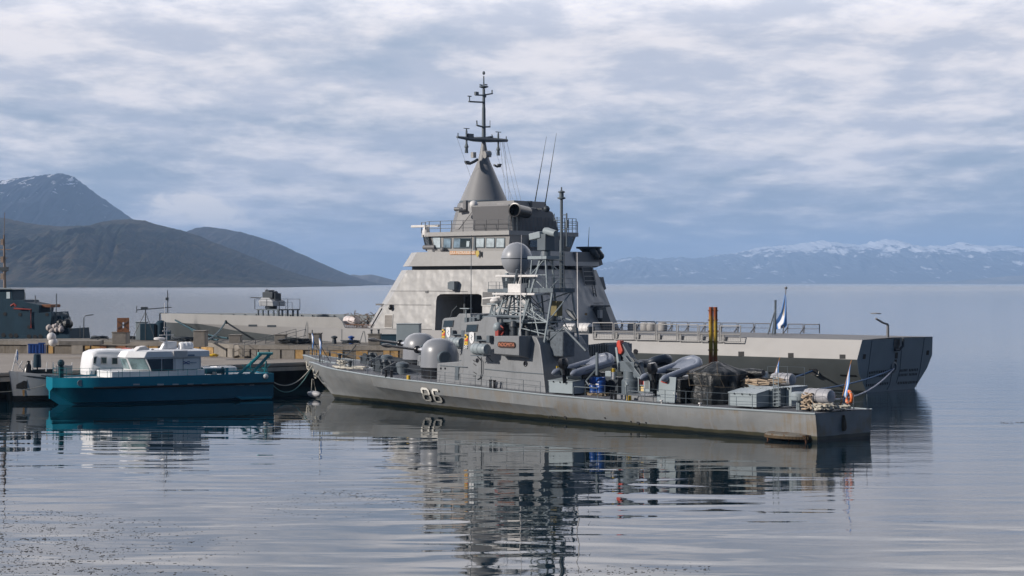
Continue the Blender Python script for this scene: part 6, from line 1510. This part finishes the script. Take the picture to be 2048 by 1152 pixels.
for px in (1265, 1290, 1303, 1325): 
    c = P(px, 654, -4.6); MB().lathe([(.28, -.42), (.42, -.3), (.44, .1), (.35, .38), (.05, .42)], c, n=16).build('deck_drum', mat('dull canister', (.30, .29, .28), .6, var=.3), big)
mb = MB(); mb.tube((P(1550, 668, -2).x, -2, 4.0), P(1551, 600, -2), .09, n=8); a = P(1551, 620, -2); mb.tube(a, (a.x - .2, -1.2, 4.0), .05); mb.tube(P(1551, 618, -2), P(1536, 668, -1), .06); mb.tube(P(1551, 618, -2), P(1548, 668, -.5), .05); mb.tube(P(1546, 642, -1.5), P(1552, 642, -2), .04); mb.build('deck_mast', GREY_M, big)
# big flag
def bigflag():
    a = P(1566, 668, -3.2); t_ = P(1572, 576, -3.2); st = MB().tube((a.x, -3.2, 4.0), t_, .05, .035, n=8).ball(t_, .12).build('flagstaff', BIG2, big)
    mb = MB(); prof_l = [(1570, 587), (1567, 603), (1563, 622), (1556, 636), (1548, 646), (1551, 659)]; prof_r = [(1572, 590), (1573, 612), (1573.5, 635), (1574, 652), (1571, 655), (1571, 655)]
    n_ = 14; m_ = 16; V = []
    for i in range(n_ + 1):
        f_ = i / n_ * 5; k_ = min(4, int(f_)); g_ = f_ - k_
        l_ = Vector(prof_l[k_]).lerp(Vector(prof_l[k_ + 1]), g_); r_ = Vector(prof_r[k_]).lerp(Vector(prof_r[k_ + 1]), g_)
        for j in range(m_ + 1):
            q = l_.lerp(r_, j / m_); V.append(P(q.x, q.y, -3.2 + .22 * math.sin(j / m_ * 9 + i * .25) * (i / n_)))
    o0 = len(mb.v); mb.v += [tuple(p) for p in V] + [tuple(p + Vector((0, .03, 0))) for p in V]; N_ = len(V)
    for L in (0, N_):
        for j in range(m_):
            mb.use(FLAGB if (j < 5 or j > 9) else FLAGW)
            for i in range(n_):
                mk = FLAGY if (7 <= j <= 8 and i in (4, 5)) else None
                if mk: mb.use(mk)
                a_ = o0 + L + i * (m_ + 1) + j; mb.f.append([a_, a_ + 1, a_ + m_ + 2, a_ + m_ + 1]); mb.m.append(mb.k)
                if mk: mb.use(FLAGW)
    mb.build('flag', None, st, smooth=80)
bigflag()
# stern mooring line to the near boats
q = SB.W(*(TP(1788, 737, .2))); rope('mooring_rope', q, S1.W(3.4, -2.4, 1.9), .75, .05, mat('blue and pale rope', (.28, .30, .38), .7), 'pale mooring rope sagging from the big stern to boat 86')
rope('mooring_rope', SB.W(*side(1627, 742, .15)), S2.W(3.5, -1.2, 1.9), .2, .07, ROPEBL, 'blue mooring rope from the hull fairlead to the far patrol boat')
rope('mooring_rope', SB.W(*(TP(1786, 738, .25))), S2.W(1.5, -1.5, 1.7), .5, .05, ROPEBL, 'dark blue mooring rope just above the pale sagging one')
# ================================================================== TEAL WORKBOAT
q0 = ground(541, 799, 0); q1 = ground(128, 813, 0)
dv = Vector((q1.x - q0.x, q1.y - q0.y, 0)); LT = dv.length; dv.normalize()
ST = Frame.__new__(Frame); ST.h = (dv.x, dv.y); ST.n = (-dv.y, dv.x) if dv.x > 0 else (-dv.y * 1.0, dv.x * 1.0)
# port side (towards the camera) must have n pointing to -Y
ST.n = (-dv.y, dv.x); 
assert ST.n[1] < 0
HB = 2.3; ST.S = (q0.x - ST.n[0] * HB, q0.y - ST.n[1] * HB); ST.rz = math.atan2(dv.y, dv.x)
teal = empty('workboat', ST.W(0, 0), ST.rz, 'teal workboat with white wheelhouse and teal stern frame lying at the pier', 'workboat')
P = ST.P
zg = P(330, 752, HB).z                      # gunwale
zk = P(330, 771.5, HB).z                    # rubbing strake
TB = [(-.25, 2.3), (10.2, 2.3), (12.4, 2.05), (13.8, 1.5), (LT + .35, .75)]
TW = [(-.25, 2.2), (9, 2.2), (11.5, 1.8), (13.3, .9), (LT + .35, .12)]
def ts(u):
    b = smooth_itp(u, TB); w_ = smooth_itp(u, TW); fwd = max(0, (u - 10) / (LT - 10)); 
    stem = max(0, (u - (LT - .9)) / 1.25)
    z0 = stem * .9
    return [(w_ * .8, -.5 + z0), (w_ * .95, .10 + z0 * .9), (w_ + (b - w_) * .25, .16 + z0 * .9), (b - .06, zk - .05), (b, zk), (b, zg)]
UT = [-.25, 1, 3, 5, 7, 8.5, 10, 11, 11.8, 12.4, 13, 13.5, LT - .5, LT - .2, LT + .1, LT + .35]
mb = MB(); V = []; Fs = []; n = 6; mi = []
for s_ in (1, -1):
    o0 = len(V)
    for u in UT: V += [(u, s_ * v, z) for v, z in ts(u)]
    for i in range(len(UT) - 1):
        for j in range(n - 1): a = o0 + i * n + j; Fs.append((a, a + n, a + n + 1, a + 1)); mi.append(1 if j < 3 else 0)
N = len(UT) * n; Fs.append(tuple(range(n)) + tuple(N + j for j in reversed(range(n)))); mi.append(1)
e_ = (len(UT) - 1) * n; Fs.append(tuple(e_ + j for j in reversed(range(n))) + tuple(N + e_ + j for j in range(n))); mi.append(0)
mb.use(TEAL); mb.use(TEALD); mb.add(V, Fs); mb.m = mi; mb.mats = [TEAL, TEALD]; mb.build('hull', None, teal, smooth=25)
mb = MB()
for s_ in (1,): mb.path([(u, s_ * (ts(u)[4][0] + .02), zk - .03) for u in UT if u < 12.6], .075, 8)
mb.build('rubbing_strake', BLACK, teal)
mb = MB(); V = []; Fs = []
for u in UT: b = smooth_itp(u, TB) - .02; V += [(u, b, zg - .12), (u, -b, zg - .12)]
mb.add(V, [(2 * i, 2 * i + 1, 2 * i + 3, 2 * i + 2) for i in range(len(UT) - 1)]).build('deck', mat('workboat deck', (.35, .38, .39), .7), teal)
q = [P(469, 797, HB + .05), P(541, 795, HB + .05), P(537, 800, HB + .05), P(478, 802, HB + .05)]; q = [P(468, 793, 2.25), P(541, 792.5, 2.25), P(540, 797, 2.25), P(478, 799, 2.25)]
mb = MB(); mb.plate(q, (0, .4, 0)); mb.build('stern_sponson', TEAL, teal, smooth=0, bevel=.03)
for px, w_ in ((273, 13), (321, 13), (351, 12), (381, 12), (410, 12), (439, 12), (480, 17), (504, 9)):
    mb = MB(); mb.plate([P(px - w_ / 2, 767.5, HB + .01), P(px + w_ / 2, 767.5, HB + .01), P(px + w_ / 2, 770.5, HB + .01), P(px - w_ / 2, 770.5, HB + .01)], (0, .02, 0)); mb.build('freeing_port', mat('pale freeing port', (.45, .47, .48), .5), teal, smooth=0)
c = P(160, 766, 2.0); mb = MB(); mb.lathe([(.22, 0), (.22, .06), (.15, .05)], P(161, 766, smooth_itp(P(161, 766, 2).x, TB)), (.1, 1, 0), 14); mb.build('fairlead', GREY_L, teal)
# superstructure
WVT = 1.75
def tw(px, py, v=WVT): return P(px, py, v)
zdk = zg - .12
# deck house low trunk
a0 = tw(250, 752); b0 = tw(401, 752); ztr = tw(300, 742).z
mb = MB(); mb.box(((a0.x + b0.x) / 2 + .3, 0, (zdk + ztr) / 2), (a0.x - b0.x + 1.2, 2 * WVT, ztr - zdk)); mb.build('trunk', WHITE, teal, smooth=0, bevel=.03)
# wheelhouse with raked front
zr_ = tw(320, 706).z; zc = tw(300, 741).z
fb, ft = tw(290, 742), tw(292, 715); 
prof_b = [(a0.x + .15, 0)]
# plan at sill and at roof: front has angled side panels
def tplan(xaft, xcor, xfr, v, z): return [Vector((xaft, v, z)), Vector((xcor, v, z)), Vector((xfr, v * .45, z)), Vector((xfr, -v * .45, z)), Vector((xcor, -v, z)), Vector((xaft, -v, z))]
xa = tw(402, 730).x; xc0 = tw(303, 742).x; xc1 = tw(291, 716).x; xf0 = P(262, 742, WVT * .45).x; xf1 = P(252, 716, WVT * .45).x
mb = MB(); mb.loft([tplan(xa, xc0, xf0, WVT, zc), tplan(xa, xc1, xf1, WVT, tw(292, 716).z)]); mb.build('wheelhouse', WHITE, teal, smooth=0)
zrf = tw(320, 715).z
mb = MB(); mb.loft([tplan(xa - .6, xc1 + .12, xf1 + .12, WVT + .08, zrf), tplan(xa - .6, xc1 - .1, xf1 - .15, WVT + .02, tw(320, 701.5).z - .05), tplan(xa - .1, xc1 - .5, xf1 - .6, WVT - .25, tw(320, 700).z)]); rf = mb.build('roof', WHITE, teal, smooth=0, bevel=.03)
def pane(pts, v, name='window', out=.01, m_=GLASS, frame=True):
    q = [P(x, y, v) if not isinstance(x, Vector) else x for x, y in pts]; c_ = sum(q, Vector()) / 4
    mb = MB(); mb.plate([c_ + (p - c_) * 1.06 + Vector((0, out, 0)) for p in q], (0, .02, 0)); f_ = mb.build(name, BLACKG, teal, smooth=0)
    mb = MB(); mb.plate([p + Vector((0, out + .021, 0)) for p in q], (0, .008, 0)); mb.build('pane', m_, f_, smooth=0)
pane([(295, 719), (321.5, 718.5), (321.5, 741), (303, 741.5)], WVT); pane([(325, 718.5), (345.5, 718), (345.5, 740), (325, 741)], WVT)
# front and corner panes following the raked planes
def quad_on(a, b, c, d, f0, f1, g0, g1):
    l = lambda s_, t_: (a.lerp(b, s_)).lerp(d.lerp(c, s_), t_)
    return [l(f0, g0), l(f1, g0), l(f1, g1), l(f0, g1)]
lo = tplan(xa, xc0, xf0, WVT, zc); hi = tplan(xa, xc1, xf1, WVT, tw(292, 716).z)
for i, splits in ((1, ((.08, .92),)), (2, ((.04, .48), (.52, .96))), (3, ((.08, .92),))):
    for f0_, f1_ in splits:
        q = quad_on(lo[i], lo[i + 1], hi[i + 1], hi[i], f0_, f1_, .08, .94); nn_ = (q[1] - q[0]).cross(q[3] - q[0]).normalized()
        c_ = sum(q, Vector()) / 4; 
        if nn_.x < 0: nn_ = -nn_
        mb = MB(); mb.plate([p + nn_ * .012 for p in q], nn_ * .012); mb.build('window', mat('wheelhouse front glass', (.16, .24, .25), .12, var=.5, vs=1.6), teal, smooth=0)
for (x0, y0, x1, y1) in ((350, 716, 366, 742), (366.5, 716, 400, 742)):
    mb = MB(); 
    for p, q in (((x0, y0), (x0, y1)), ((x0, y0), (x1, y0)), ((x1, y0), (x1, y1))): mb.tube(P(*p, WVT + .005), P(*q, WVT + .005), .012, n=4)
    mb.build('panel_seam', GREY_M, teal)
mb = MB()
for i in range(7): y_ = 703.5 + i * 1.7; mb.box((tw(360, y_).x, WVT + .1, tw(360, y_).z), (.95, .05, .05))
mb.box((tw(360, 708).x, WVT + .06, tw(360, 708.5).z), (1.0, .06, .5)); mb.build('roof_louvre', WHITE2, teal, smooth=0)
mb = MB(); mb.plate([tw(376, 709, WVT + .12), tw(389, 709, WVT + .12), tw(389, 712, WVT + .12), tw(376, 712, WVT + .12)], (0, .02, 0)); mb.build('roof_light_strip', mat('blue grey strip', (.12, .2, .3), .4), teal, smooth=0)
mb = MB().use(BLUE); c = tw(372, 725.5, WVT + .02)
for s_ in (1, -1): mb.path([c + Vector((.22, 0, s_ * .08)), c + Vector((.08, 0, s_ * .06)), c + Vector((-.1, 0, -s_ * .06)), c + Vector((-.26, 0, -s_ * .08))], .028, 4)
mb.use(mat('faint letter blue', (.25, .35, .45), .5))
for i in range(7): mb.box(tw(379.5 + i * 2.1, 725.3, WVT + .012), (.05, .012, .07))
mb.build('side_emblem', None, teal, smooth=0)
# roof gear
zt = tw(320, 701).z
mb = MB(); c = P(338, 690, .6); mb.plate([P(321, 702, .6), P(329, 687, .6), P(336, 685, .6), P(336, 702, .6)], (0, -.5, 0)); mb.box((P(340, 0, .3).x, .3, zt + .3), (.8, .6, .5)); mt_ = mb.build('mast_fairing', WHITE, rf, smooth=0, bevel=.04)
mb = MB(); x_ = P(333, 680, .4).x; mb.tube((x_, .4, zt + .5), (x_, .4, P(333, 655, .4).z), .05, .03, 8); mb.tube((x_ + .5, .4, P(0, 676, .4).z if False else zt + 1.0), (x_ - .5, .4, zt + 1.0), .03)
for y_ in (670, 662, 655): mb.box((x_, .4, P(333, y_, .4).z), (.7 - (670 - y_) * .02, .1, .05)); 
mb.lathe([(.04, 0), (.38, .02), (.40, .12), (.3, .18), (.05, .2)], P(319, 680, .4), n=18); mb.tube(P(319, 681, .4), (x_, .4, P(319, 684, .4).z), .05); mb.tube((x_ + .15, .4, zt + 1), (x_ + .15, .4, zt + 3.2), .015); mb.build('mast', WHITE2, rf)
c = P(371.5, 694.5, .8); canister(teal, (c.x, .8, c.z), (1, 0, 0), .36, .95, WHITE)
mb = MB(); c = P(285, 697, .9)
mb.plate([P(269, 704, 1.1), P(280, 694, 1.1), P(292, 692, 1.1), P(297, 696, 1.1), P(300, 702, 1.1)], (0, -.9, 0)); mb.build('roof_hood', WHITE2, rf, smooth=0, bevel=.04)
mb = MB(); mb.tube(P(299, 702, 1), P(296, 690, 1), .02); mb.ball(P(305, 701, 1.2), .12); mb.tube(P(384, 704, 1.5), P(400, 700, 1.5), .04); mb.build('roof_fittings', DARKG, rf)
# rails
def tedge(u): return (u, smooth_itp(u, TB) - .05, zg)
railing('railing', [tedge(u) for u in (.3, 2, 4, 6, 8, 10, 11.5, 12.8, 13.7, LT + .1)], .42, .75, teal, TEALP, .014, 1)
railing('bow_rail', [(u, s_ * .0 + smooth_itp(u, TB) * .95, zg) for u in (10.5, 12, 13.2, 14)] + [(LT + .1, 0, zg)] , .62, .8, teal, TEALP, .018, 2)
mb = MB(); c = P(125, 750, 1.2); mb.box((LT - .3, .5, zg + .35), (.28, .28, .75)); mb.ball((LT - .3, .5, zg + .95), .25, 8); mb.build('bow_post', mat('dark teal post', (.0, .03, .045), .5), teal, smooth=0)
# winch & stern gear
c = P(421, 747, 1.4); MB().lathe([(.3, -1.0), (.3, -.92), (.17, -.9), (.2, 0), (.17, .5), (.3, .52), (.3, .6)], (c.x, 1.2, zg + .18), (1, 0, 0), 14).build('deck_winch', mat('teal winch', (.01, .1, .13), .5), teal)
MB().box(P(428, 748, 1.3), (.32, .3, .3)).build('float_box', mat('orange white float', (.6, .5, .42), .6), teal, smooth=0, bevel=.04)
MB().box(P(454, 746, 1.6), (.16, .2, .75)).build('stern_post', TEAL, teal, smooth=0)
# stern A frame: two raked legs and a crossbar
mb = MB()
l0, l1 = P(476, 752, 1.6), P(523, 707, 1.6)
for v_ in (1.6, .45):
    a = P(476, 752, 1.6); b = P(522, 708, 1.6)
    dx_ = 0; a = Vector((a.x, v_, zg - .1)); b = Vector((b.x, v_, b.z))
    mb.tube(a, b, .12, n=8)
mb = MB()
for (x0, y0, x1, y1, v_) in ((475, 752, 522, 708, 1.3), (499, 752, 540, 708, 1.3)):
    mb.tube(P(x0, y0, v_), P(x1, y1, v_), .115, n=8)
mb.box((P(475, 752, 1.3) + P(522, 708, 1.3)) / 2, (.01, .01, .01)); fr_ = mb.build('stern_frame', TEALP, teal)
mb = MB(); mb.tube(P(516, 707, 1.3), P(545, 707, 1.3), .10, n=8); mb.build('frame_crossbar', mat('pale teal bar', (.1, .42, .40), .4), fr_)
mb = MB(); rr = random.Random(9)
for i in range(26): a = P(rr.uniform(480, 535), rr.uniform(738, 751), rr.uniform(0, 1.6)); b = a + Vector((rr.uniform(-.5, .5), rr.uniform(-.3, .3), rr.uniform(-.1, .45))); mb.tube(a, b, .02, n=4)
mb.tube(P(528, 752, 1.9), P(532, 722, 1.9), .03); mb.tube(P(533, 722, 1.9), P(535, 752, 1.9), .03); mb.tube(P(501, 752, 1.6), P(501, 722, 1.6), .025); mb.build('stern_gear', TEALP, teal)
mb = MB(); mb.ball(P(531, 753, 2.3), .2, 12); mb.build('stern_fender', WHITE2, teal)
for i, (s_, lab) in enumerate(((.9, 'pale mooring rope sagging from the teal stern, upper of two'), (1.35, 'green mooring rope sagging from the teal stern, lower of two'))):
    a = ST.W(-.2, 2.0, zk - .1 + .2 * (1 - i)); b = S1.W(47.0, .3, 2.25); rope('mooring_rope', a, b, s_ * .85, .035, ROPEW if not i else mat('faded green rope', (.12, .25, .24), .8), lab)

# ================================================================== WHITE BOAT BEHIND IT
q1 = ground(20, 806, 0); q0 = ground(478, 790, 0); dv = Vector((q1.x - q0.x, q1.y - q0.y, 0)); LW = dv.length; dv.normalize()
SW = Frame.__new__(Frame); SW.h = (dv.x, dv.y); SW.n = (-dv.y, dv.x); HW = 1.0; SW.S = (q0.x, q0.y + 1.2); SW.rz = math.atan2(dv.y, dv.x)
wb_ = empty('old_motorboat', SW.W(0, 0), SW.rz, 'old white motorboat with black underbody and rounded cabin behind the teal workboat', 'motorboat')
P = SW.P
WBT = [(0, 1.3), (LW * .6, 1.8), (LW * .85, 1.25), (LW * .96, .5), (LW + .15, .06)]
def wz(u): return 1.35 + .75 * max(0, (u / LW)) ** 3
def wsec(u):
    b = smooth_itp(u, WBT); z = wz(u); st = max(0, (u - (LW - .4)) / .55)
    return [(b * .5, -.5 + st * .3), (b * .72, 0 + st * .1), (b * .85, .42), (b * .97, z - .35), (b, z - .28), (b, z)]
UW = [LW * i / 22 for i in range(23)] + [LW + .15]
V = []; Fs = []; mi = []; n = 6; mb = MB()
for s_ in (1, -1):
    o0 = len(V)
    for u in UW: V += [(u + max(0, (z - .4)) * .14 * (u / LW) ** 6, s_ * v, z) for v, z in wsec(u)]
    for i in range(len(UW) - 1):
        for j in range(n - 1): a = o0 + i * n + j; Fs.append((a, a + n, a + n + 1, a + 1)); mi.append(1 if j < 2 else 0)
WH = mat('worn white hull', (.50, .50, .50), .45, var=.08, streak=.3, streak_c=(.4, .33, .26))
N = len(UW) * n; Fs.append(tuple(range(n)) + tuple(N + j for j in reversed(range(n)))); mi.append(0)
mb.add(V, Fs); mb.m = mi; mb.mats = [WH, BLACK]; mb.build('hull', None, wb_, smooth=40)
V = []; 
for u in UW: b = smooth_itp(u, WBT) - .02; V += [(u, b, wz(u) - .08), (u, -b, wz(u) - .08)]
MB().add(V, [(2 * i, 2 * i + 1, 2 * i + 3, 2 * i + 2) for i in range(len(UW) - 1)]).build('deck', mat('boat deck pale', (.4, .4, .39), .7), wb_)
mb = MB()
for s_ in (1, -1): mb.path([(u, s_ * (smooth_itp(u, WBT) + .02), wz(u) - .26) for u in UW], .06, 6)
mb.build('rub_rail', DARKG, wb_)
def won(px, py, off=.03):
    lo, hi = 0.0, 2.2
    for _ in range(36):
        m = (lo + hi) / 2; p = SW.P(px, py, m); r = wsec(min(LW, max(0, p.x)))
        if itp(p.z, [(q[1], q[0]) for q in r]) > m: lo = m
        else: hi = m
    p = SW.P(px, py, lo); p.y += off; return p
mb = MB()
for i in range(6):
    for j in range(6):
        xs = [32 + 22 * (i + a_) / 6 for a_ in (0, 1)]; ys = lambda x_: (756.5 + (x_ - 32) * .12, 777 + (x_ - 32) * .06)
        c4 = [(x_, ys(x_)[0] + (ys(x_)[1] - ys(x_)[0]) * (j + b_) / 6) for x_, b_ in ((xs[0], 0), (xs[1], 0), (xs[1], 1), (xs[0], 1))]
        if (i in (0, 5)) and (j in (0, 5)): c4 = c4[:3] if (i, j) in ((5, 0),) else c4
        mb.plate([won(x_, y_, .03) for x_, y_ in c4], (0, .02, 0))
mb.build('hull_opening', BLACK, wb_, smooth=0)
q = [won(44, 779.5, .035), won(49, 779.5, .035), won(48.5, 792, .035), won(45.5, 792, .035)]; MB().plate(q, (0, .006, 0)).build('rust_stain', mat('rust run', (.30, .17, .06), .8, var=.3, vs=8), wb_, smooth=0)
# deck fittings
mb = MB(); a = P(24, 737, 0); mb.tube((a.x, 0, wz(LW) - .05), P(34.5, 699, 0), .045); mb.tube(P(30, 722, 0), P(46, 741, .2), .035); mb.tube(P(45, 722, 0), P(37, 737, 0), .035); fs_ = mb.build('flagstaff', WHITE2, wb_)
mb = MB().use(FLAGB); mb.plate([P(34.5, 700, .03), P(36.5, 706, .03), P(36, 719, .03), P(33, 724, .03), P(32, 714, .03)], (0, .03, 0)); mb.use(FLAGW); mb.plate([P(33.5, 706, .09), P(35, 710, .09), P(34, 726, .09), P(32.5, 722, .09)], (0, .03, 0)); mb.build('flag', None, fs_, smooth=0)
mb = MB(); c = P(57, 739, .2); zz = wz(c.x) - .05; mb.lathe([(.38, 0), (.33, .3), (.2, .55), (.1, .7), (.1, .85)], (c.x, .2, zz), n=12); mb.box((P(79, 741, .2).x, .2, zz + .12), (1.6, .7, .3)); mb.build('anchor_winch', BLACKG, wb_)
c = P(74.5, 732, .5); mb = MB(); mb.lathe([(.26, 0), (.28, .1), (.26, .5), (.24, .9), (.1, .95)], (c.x, .5, P(74, 735, .5).z), n=14); mb.tube((c.x, .5, zz), (c.x, .5, P(74, 735, .5).z), .05); mb.build('deck_barrel', AUX, wb_)
mb = MB()
for x0, y0, x1 in ((92, 743, 94.5), (106, 743, 106.5), (64, 740, 64), (144, 744, 144)): mb.tube(P(x0, y0, .9), P(x1, y0 - 19, .9), .04)
mb.tube(P(106, 737, .9), P(140, 744, .9), .04); mb.build('deck_posts', WHITE2, wb_)
mb = MB(); mb.box(P(125, 740, .8), (.5, .3, .5)); mb.path([P(82, 751, 1.6), P(112, 755, 1.7), P(160, 760, 1.8)], .05); mb.build('deck_fender', DARKG, wb_, smooth=0)
mb = MB(); mb.box(P(128, 738, .9), (1.0, .4, .5)); mb.build('deck_cover', mat('cream cover', (.5, .45, .42), .7), wb_, smooth=0)
# cabin
CV = 1.2
ca = [P(186, 751, CV), P(185, 738, CV), P(187.5, 718, CV), P(190, 710, CV), P(196, 705.5, CV), P(215, 703.5, CV), P(285, 703.5, CV), P(290, 710, CV), P(290, 751, CV)]
mb = MB(); 
for k_ in (0,):
    rings = []
    for v_, sh in ((CV, 0), (CV - .14, .12), (CV - .4, .2), (-CV + .4, .2), (-CV + .14, .12), (-CV, 0)):
        rings.append([Vector((p.x + (.14 if i < 4 else 0) * (sh > 0), v_, p.z + (sh if 2 < i < 7 else 0) * .8)) for i, p in enumerate(ca)])
    mb.loft(rings)
cb = mb.build('cabin', WHITE, wb_, smooth=50)
for q in ([(187.5, 715), (193.5, 713.5), (191, 727), (186.5, 727)], [(202.5, 715), (213, 715), (212.5, 727), (202, 727)], [(224, 716), (234.5, 716), (234.5, 728), (224, 728)]):
    qq = [P(x, y, CV) for x, y in q]; c_ = sum(qq, Vector()) / 4; mb = MB(); mb.plate([c_ + (p - c_) * 1.3 + Vector((0, .008, 0)) for p in qq], (0, .02, 0)); f_ = mb.build('window_frame', WHITE2, cb, smooth=0, bevel=.02)
    mb = MB(); mb.plate([p + Vector((0, .03, 0)) for p in qq], (0, .008, 0)); mb.build('pane', GLASS, f_, smooth=0)
mb = MB(); mb.box(P(229, 700, .3), (1.1, .5, .14)); mb.path([P(191, 706, .8), P(193, 702, .8), P(197, 704, .8)], .06); mb.build('roof_horn', WHITE2, cb, smooth=0)
MB().lathe([(.7, 0), (.6, .16), (.3, .26), (.05, .3)], P(253, 704, -.2), n=16).build('orange_roof_raft', RED, cb)
MB().lathe([(.22, -.04), (.28, 0), (.22, .04), (.14, 0)], P(197, 746, CV + .1), (0, 1, 0), 16).build('tyre_fender', DARKG, wb_)
# after deck
mb = MB(); a = P(398, 738, .9); b = P(474, 740, .9); mb.box(((a.x + b.x) / 2, 0, a.z - .25), (a.x - b.x, 1.9, .7)); mb.build('after_cabin', WHITE, wb_, smooth=0, bevel=.12)
mb = MB(); mb.box(P(408, 733.5, .5), (.8, .4, .1)); mb.box(P(448, 733.5, .5), (1.3, .5, .1)); mb.build('after_hatch', WHITE2, wb_, smooth=0)
rope('mooring_rope', SW.W(*won(98, 768, .05)), tuple(Vector(SW.W(LW + 3.0, .6, .85))), .25, .02, ROPEW, 'thin pale mooring line at the bow of the old white motorboat')

# ================================================================== GREY AUXILIARY SHIP AT THE LEFT EDGE
DA = 176.0
ax0 = atD(0, 680, DA)
SA = Frame.__new__(Frame); ang = R(8); SA.h = (-math.cos(ang), -math.sin(ang) * 0 + math.sin(ang)); SA.h = (-math.cos(ang), math.sin(ang)); SA.n = (-math.sin(ang), -math.cos(ang)); SA.S = (atD(140, 680, DA).x, DA); SA.rz = math.atan2(SA.h[1], SA.h[0])
aux = empty('auxiliary_ship', SA.W(0, 0), SA.rz, 'dark blue grey auxiliary ship with red pipe at the left edge behind the quay', 'ship')
P = SA.P
def apoly(name, pts, v, dep, mt_=AUX, par=None, bevel=.04):
    A = [P(x, y, v) for x, y in pts]; mb = MB(); mb.loft([A, [Vector((p.x, -dep, p.z)) for p in A]]); return mb.build(name, mt_, par or aux, smooth=0, bevel=bevel)
h_ = apoly('hull', [(-180, 668), (96, 672), (100, 660), (138, 657), (142, 690), (136, 735), (-180, 735)], 2.6, 2.6)
apoly('lower_deckhouse', [(-180, 620), (50, 622), (76, 626), (102, 624), (104, 632), (99, 660), (96, 673), (-180, 673)], 2.2, 2.2)
apoly('bridge_deck', [(-180, 596), (48, 600), (49, 604), (79, 610), (78, 628), (-180, 626)], 1.8, 1.8)
w0 = apoly('wheelhouse', [(-180, 578), (24, 579), (26, 600), (-180, 601)], 1.5, 1.5); apoly('wheelhouse_roof', [(-180, 575), (20, 576), (26, 579), (-180, 579)], 1.8, 1.8, mat('pale roof edge', (.2, .24, .26), .5))
mb = MB(); mb.plate([P(13, 584, 1.52), P(20, 584, 1.52), P(20, 597, 1.52), P(13, 597, 1.52)], (0, .02, 0)); mb.build('window', GLASSB, w0, smooth=0)
for px, py in ((7, 670), (21.5, 671), (32, 671), (58, 673), (70, 674), (81, 673)): 
    c = P(px, py, 2.61); MB().lathe([(.22, 0), (.22, .03), (.16, .03)], c, (0, 1, 0), 12).build('porthole', BLACK, aux)
for px, py in ((10, 628), (40, 629), (94, 629), (58, 654)):
    c = P(px, py, 2.21); MB().lathe([(.18, 0), (.18, .03)], c, (0, 1, 0), 10).build('porthole', BLACK, aux)
MB().path([P(28, 617, 2.3), P(36, 617.5, 2.3), P(62, 619, 2.3), P(62, 656, 2.3)], .09, 6).build('red_pipe', REDD, aux)
mb = MB(); mb.path([P(22, 612, 2.3), P(28, 608, 2.3), P(32, 612, 2.3)], .12); mb.build('red_monitor', REDD, aux)
apoly('brown_awning', [(78, 609), (102, 609), (102, 615), (78, 615)], 1.2, 1.2, RUSTWOOD)
mb = MB(); 
for x0, y0, x1, y1 in ((70.5, 609, 70.5, 591), (50, 603, 50, 586), (112, 630, 113, 587), (78, 615, 78, 626), (102, 615, 102, 626)): MB().tube(P(x0, y0, 1.2), P(x1, y1, 1.2), .05).build('post', GREY_M, aux)
mb = MB(); mb.path([P(126, 626, 1.5), P(133, 628, 1.5), P(139, 634, 1.5), P(141, 650, 1.5), P(140, 688, 1.5)], .10); mb.build('davit', GREY_M, aux); MB().path([P(110, 640, 1.5), P(112, 628, 1.5), P(118, 628, 1.5)], .04).build('hoop', GREY_M, aux)
mb = MB(); mb.tube(P(9.5, 578, 0), P(8, 470, 0), .16, .08, 8); mb.tube(P(8, 470, 0), P(9.5, 425, 0), .03)
for y_, w_ in ((499, 12), (543, 4), (516, 4)): mb.tube(P(8 - w_, y_, 0), P(10 + w_, y_, 0), .05)
for y_ in (484, 519, 553): mb.box(P(5, y_, 0), (.3, .3, .6))
mb.build('mast', mat('rusty mast paint', (.20, .15, .12), .7, var=.3), aux)
MB().box(P(4, 538, 0), (1.2, .4, .35)).build('mast_lamp_bar', DARKG, aux)
mb = MB(); rr = random.Random(5)
for i in range(16): mb.ball(P(rr.uniform(97, 124), rr.uniform(650, 662), 2.7), rr.uniform(.15, .32), 7)
mb.build('white_bundles', mat('grubby white bundles', (.45, .40, .38), .8, var=.2, vs=5), aux)
mb = MB()
for i in range(10): mb.ball(P(rr.uniform(120, 136), rr.uniform(645, 660), 2.2), rr.uniform(.3, .6), 7)
mb.build('dark_bundle', TARP, aux)
mb = MB(); mb.tube(P(119, 640, 1.5), P(119, 632, 1.5), .22, n=10); mb.tube(P(126, 640, 1.5), P(126, 632, 1.5), .22, n=10); mb.build('vent_pair', AUX, aux)
for px, py, lab in ((103, 674, 'white round buoy hanging at the auxiliary ship stern'), (106, 684, 'white round buoy on the pier right of the blue crates')):
    c = atD(px, py, 158); o_ = MB().ball((0, 0, 0), .4, 14).build('buoy', WHITE2); o_.location = c; tag(o_, lab, 'buoy')

# ================================================================== PILES IN FRONT OF THE BIG SHIP
c = ground(1426, 792, 0); D_ = 127.0; x_ = (1426 - 1024) / F * D_
e = empty('mooring_pile', (x_, D_, -1), 0, 'tall twin steel mooring pile streaked with yellow paint and rust', 'pile')
top = H + (566 - 614.5) * D_ / F
for dx_, nm in ((-.15, 'pile_tube'), (.165, 'pile_tube')):
    mb = MB(); mb.lathe([(.15, 0), (.15, top + .98), (.16, top + 1.0), (.13, top + 1.02)], (dx_, 0, 0), n=16); mb.build(nm, PILEY, e)
mb = MB()
for y_ in (621, 640, 662, 683, 700): mb.box((0, -.02, H + (566 - y_) * D_ / F + 1), (.72, .2, .07))
mb.build('pile_clamp', RUSTWOOD, e, smooth=0)
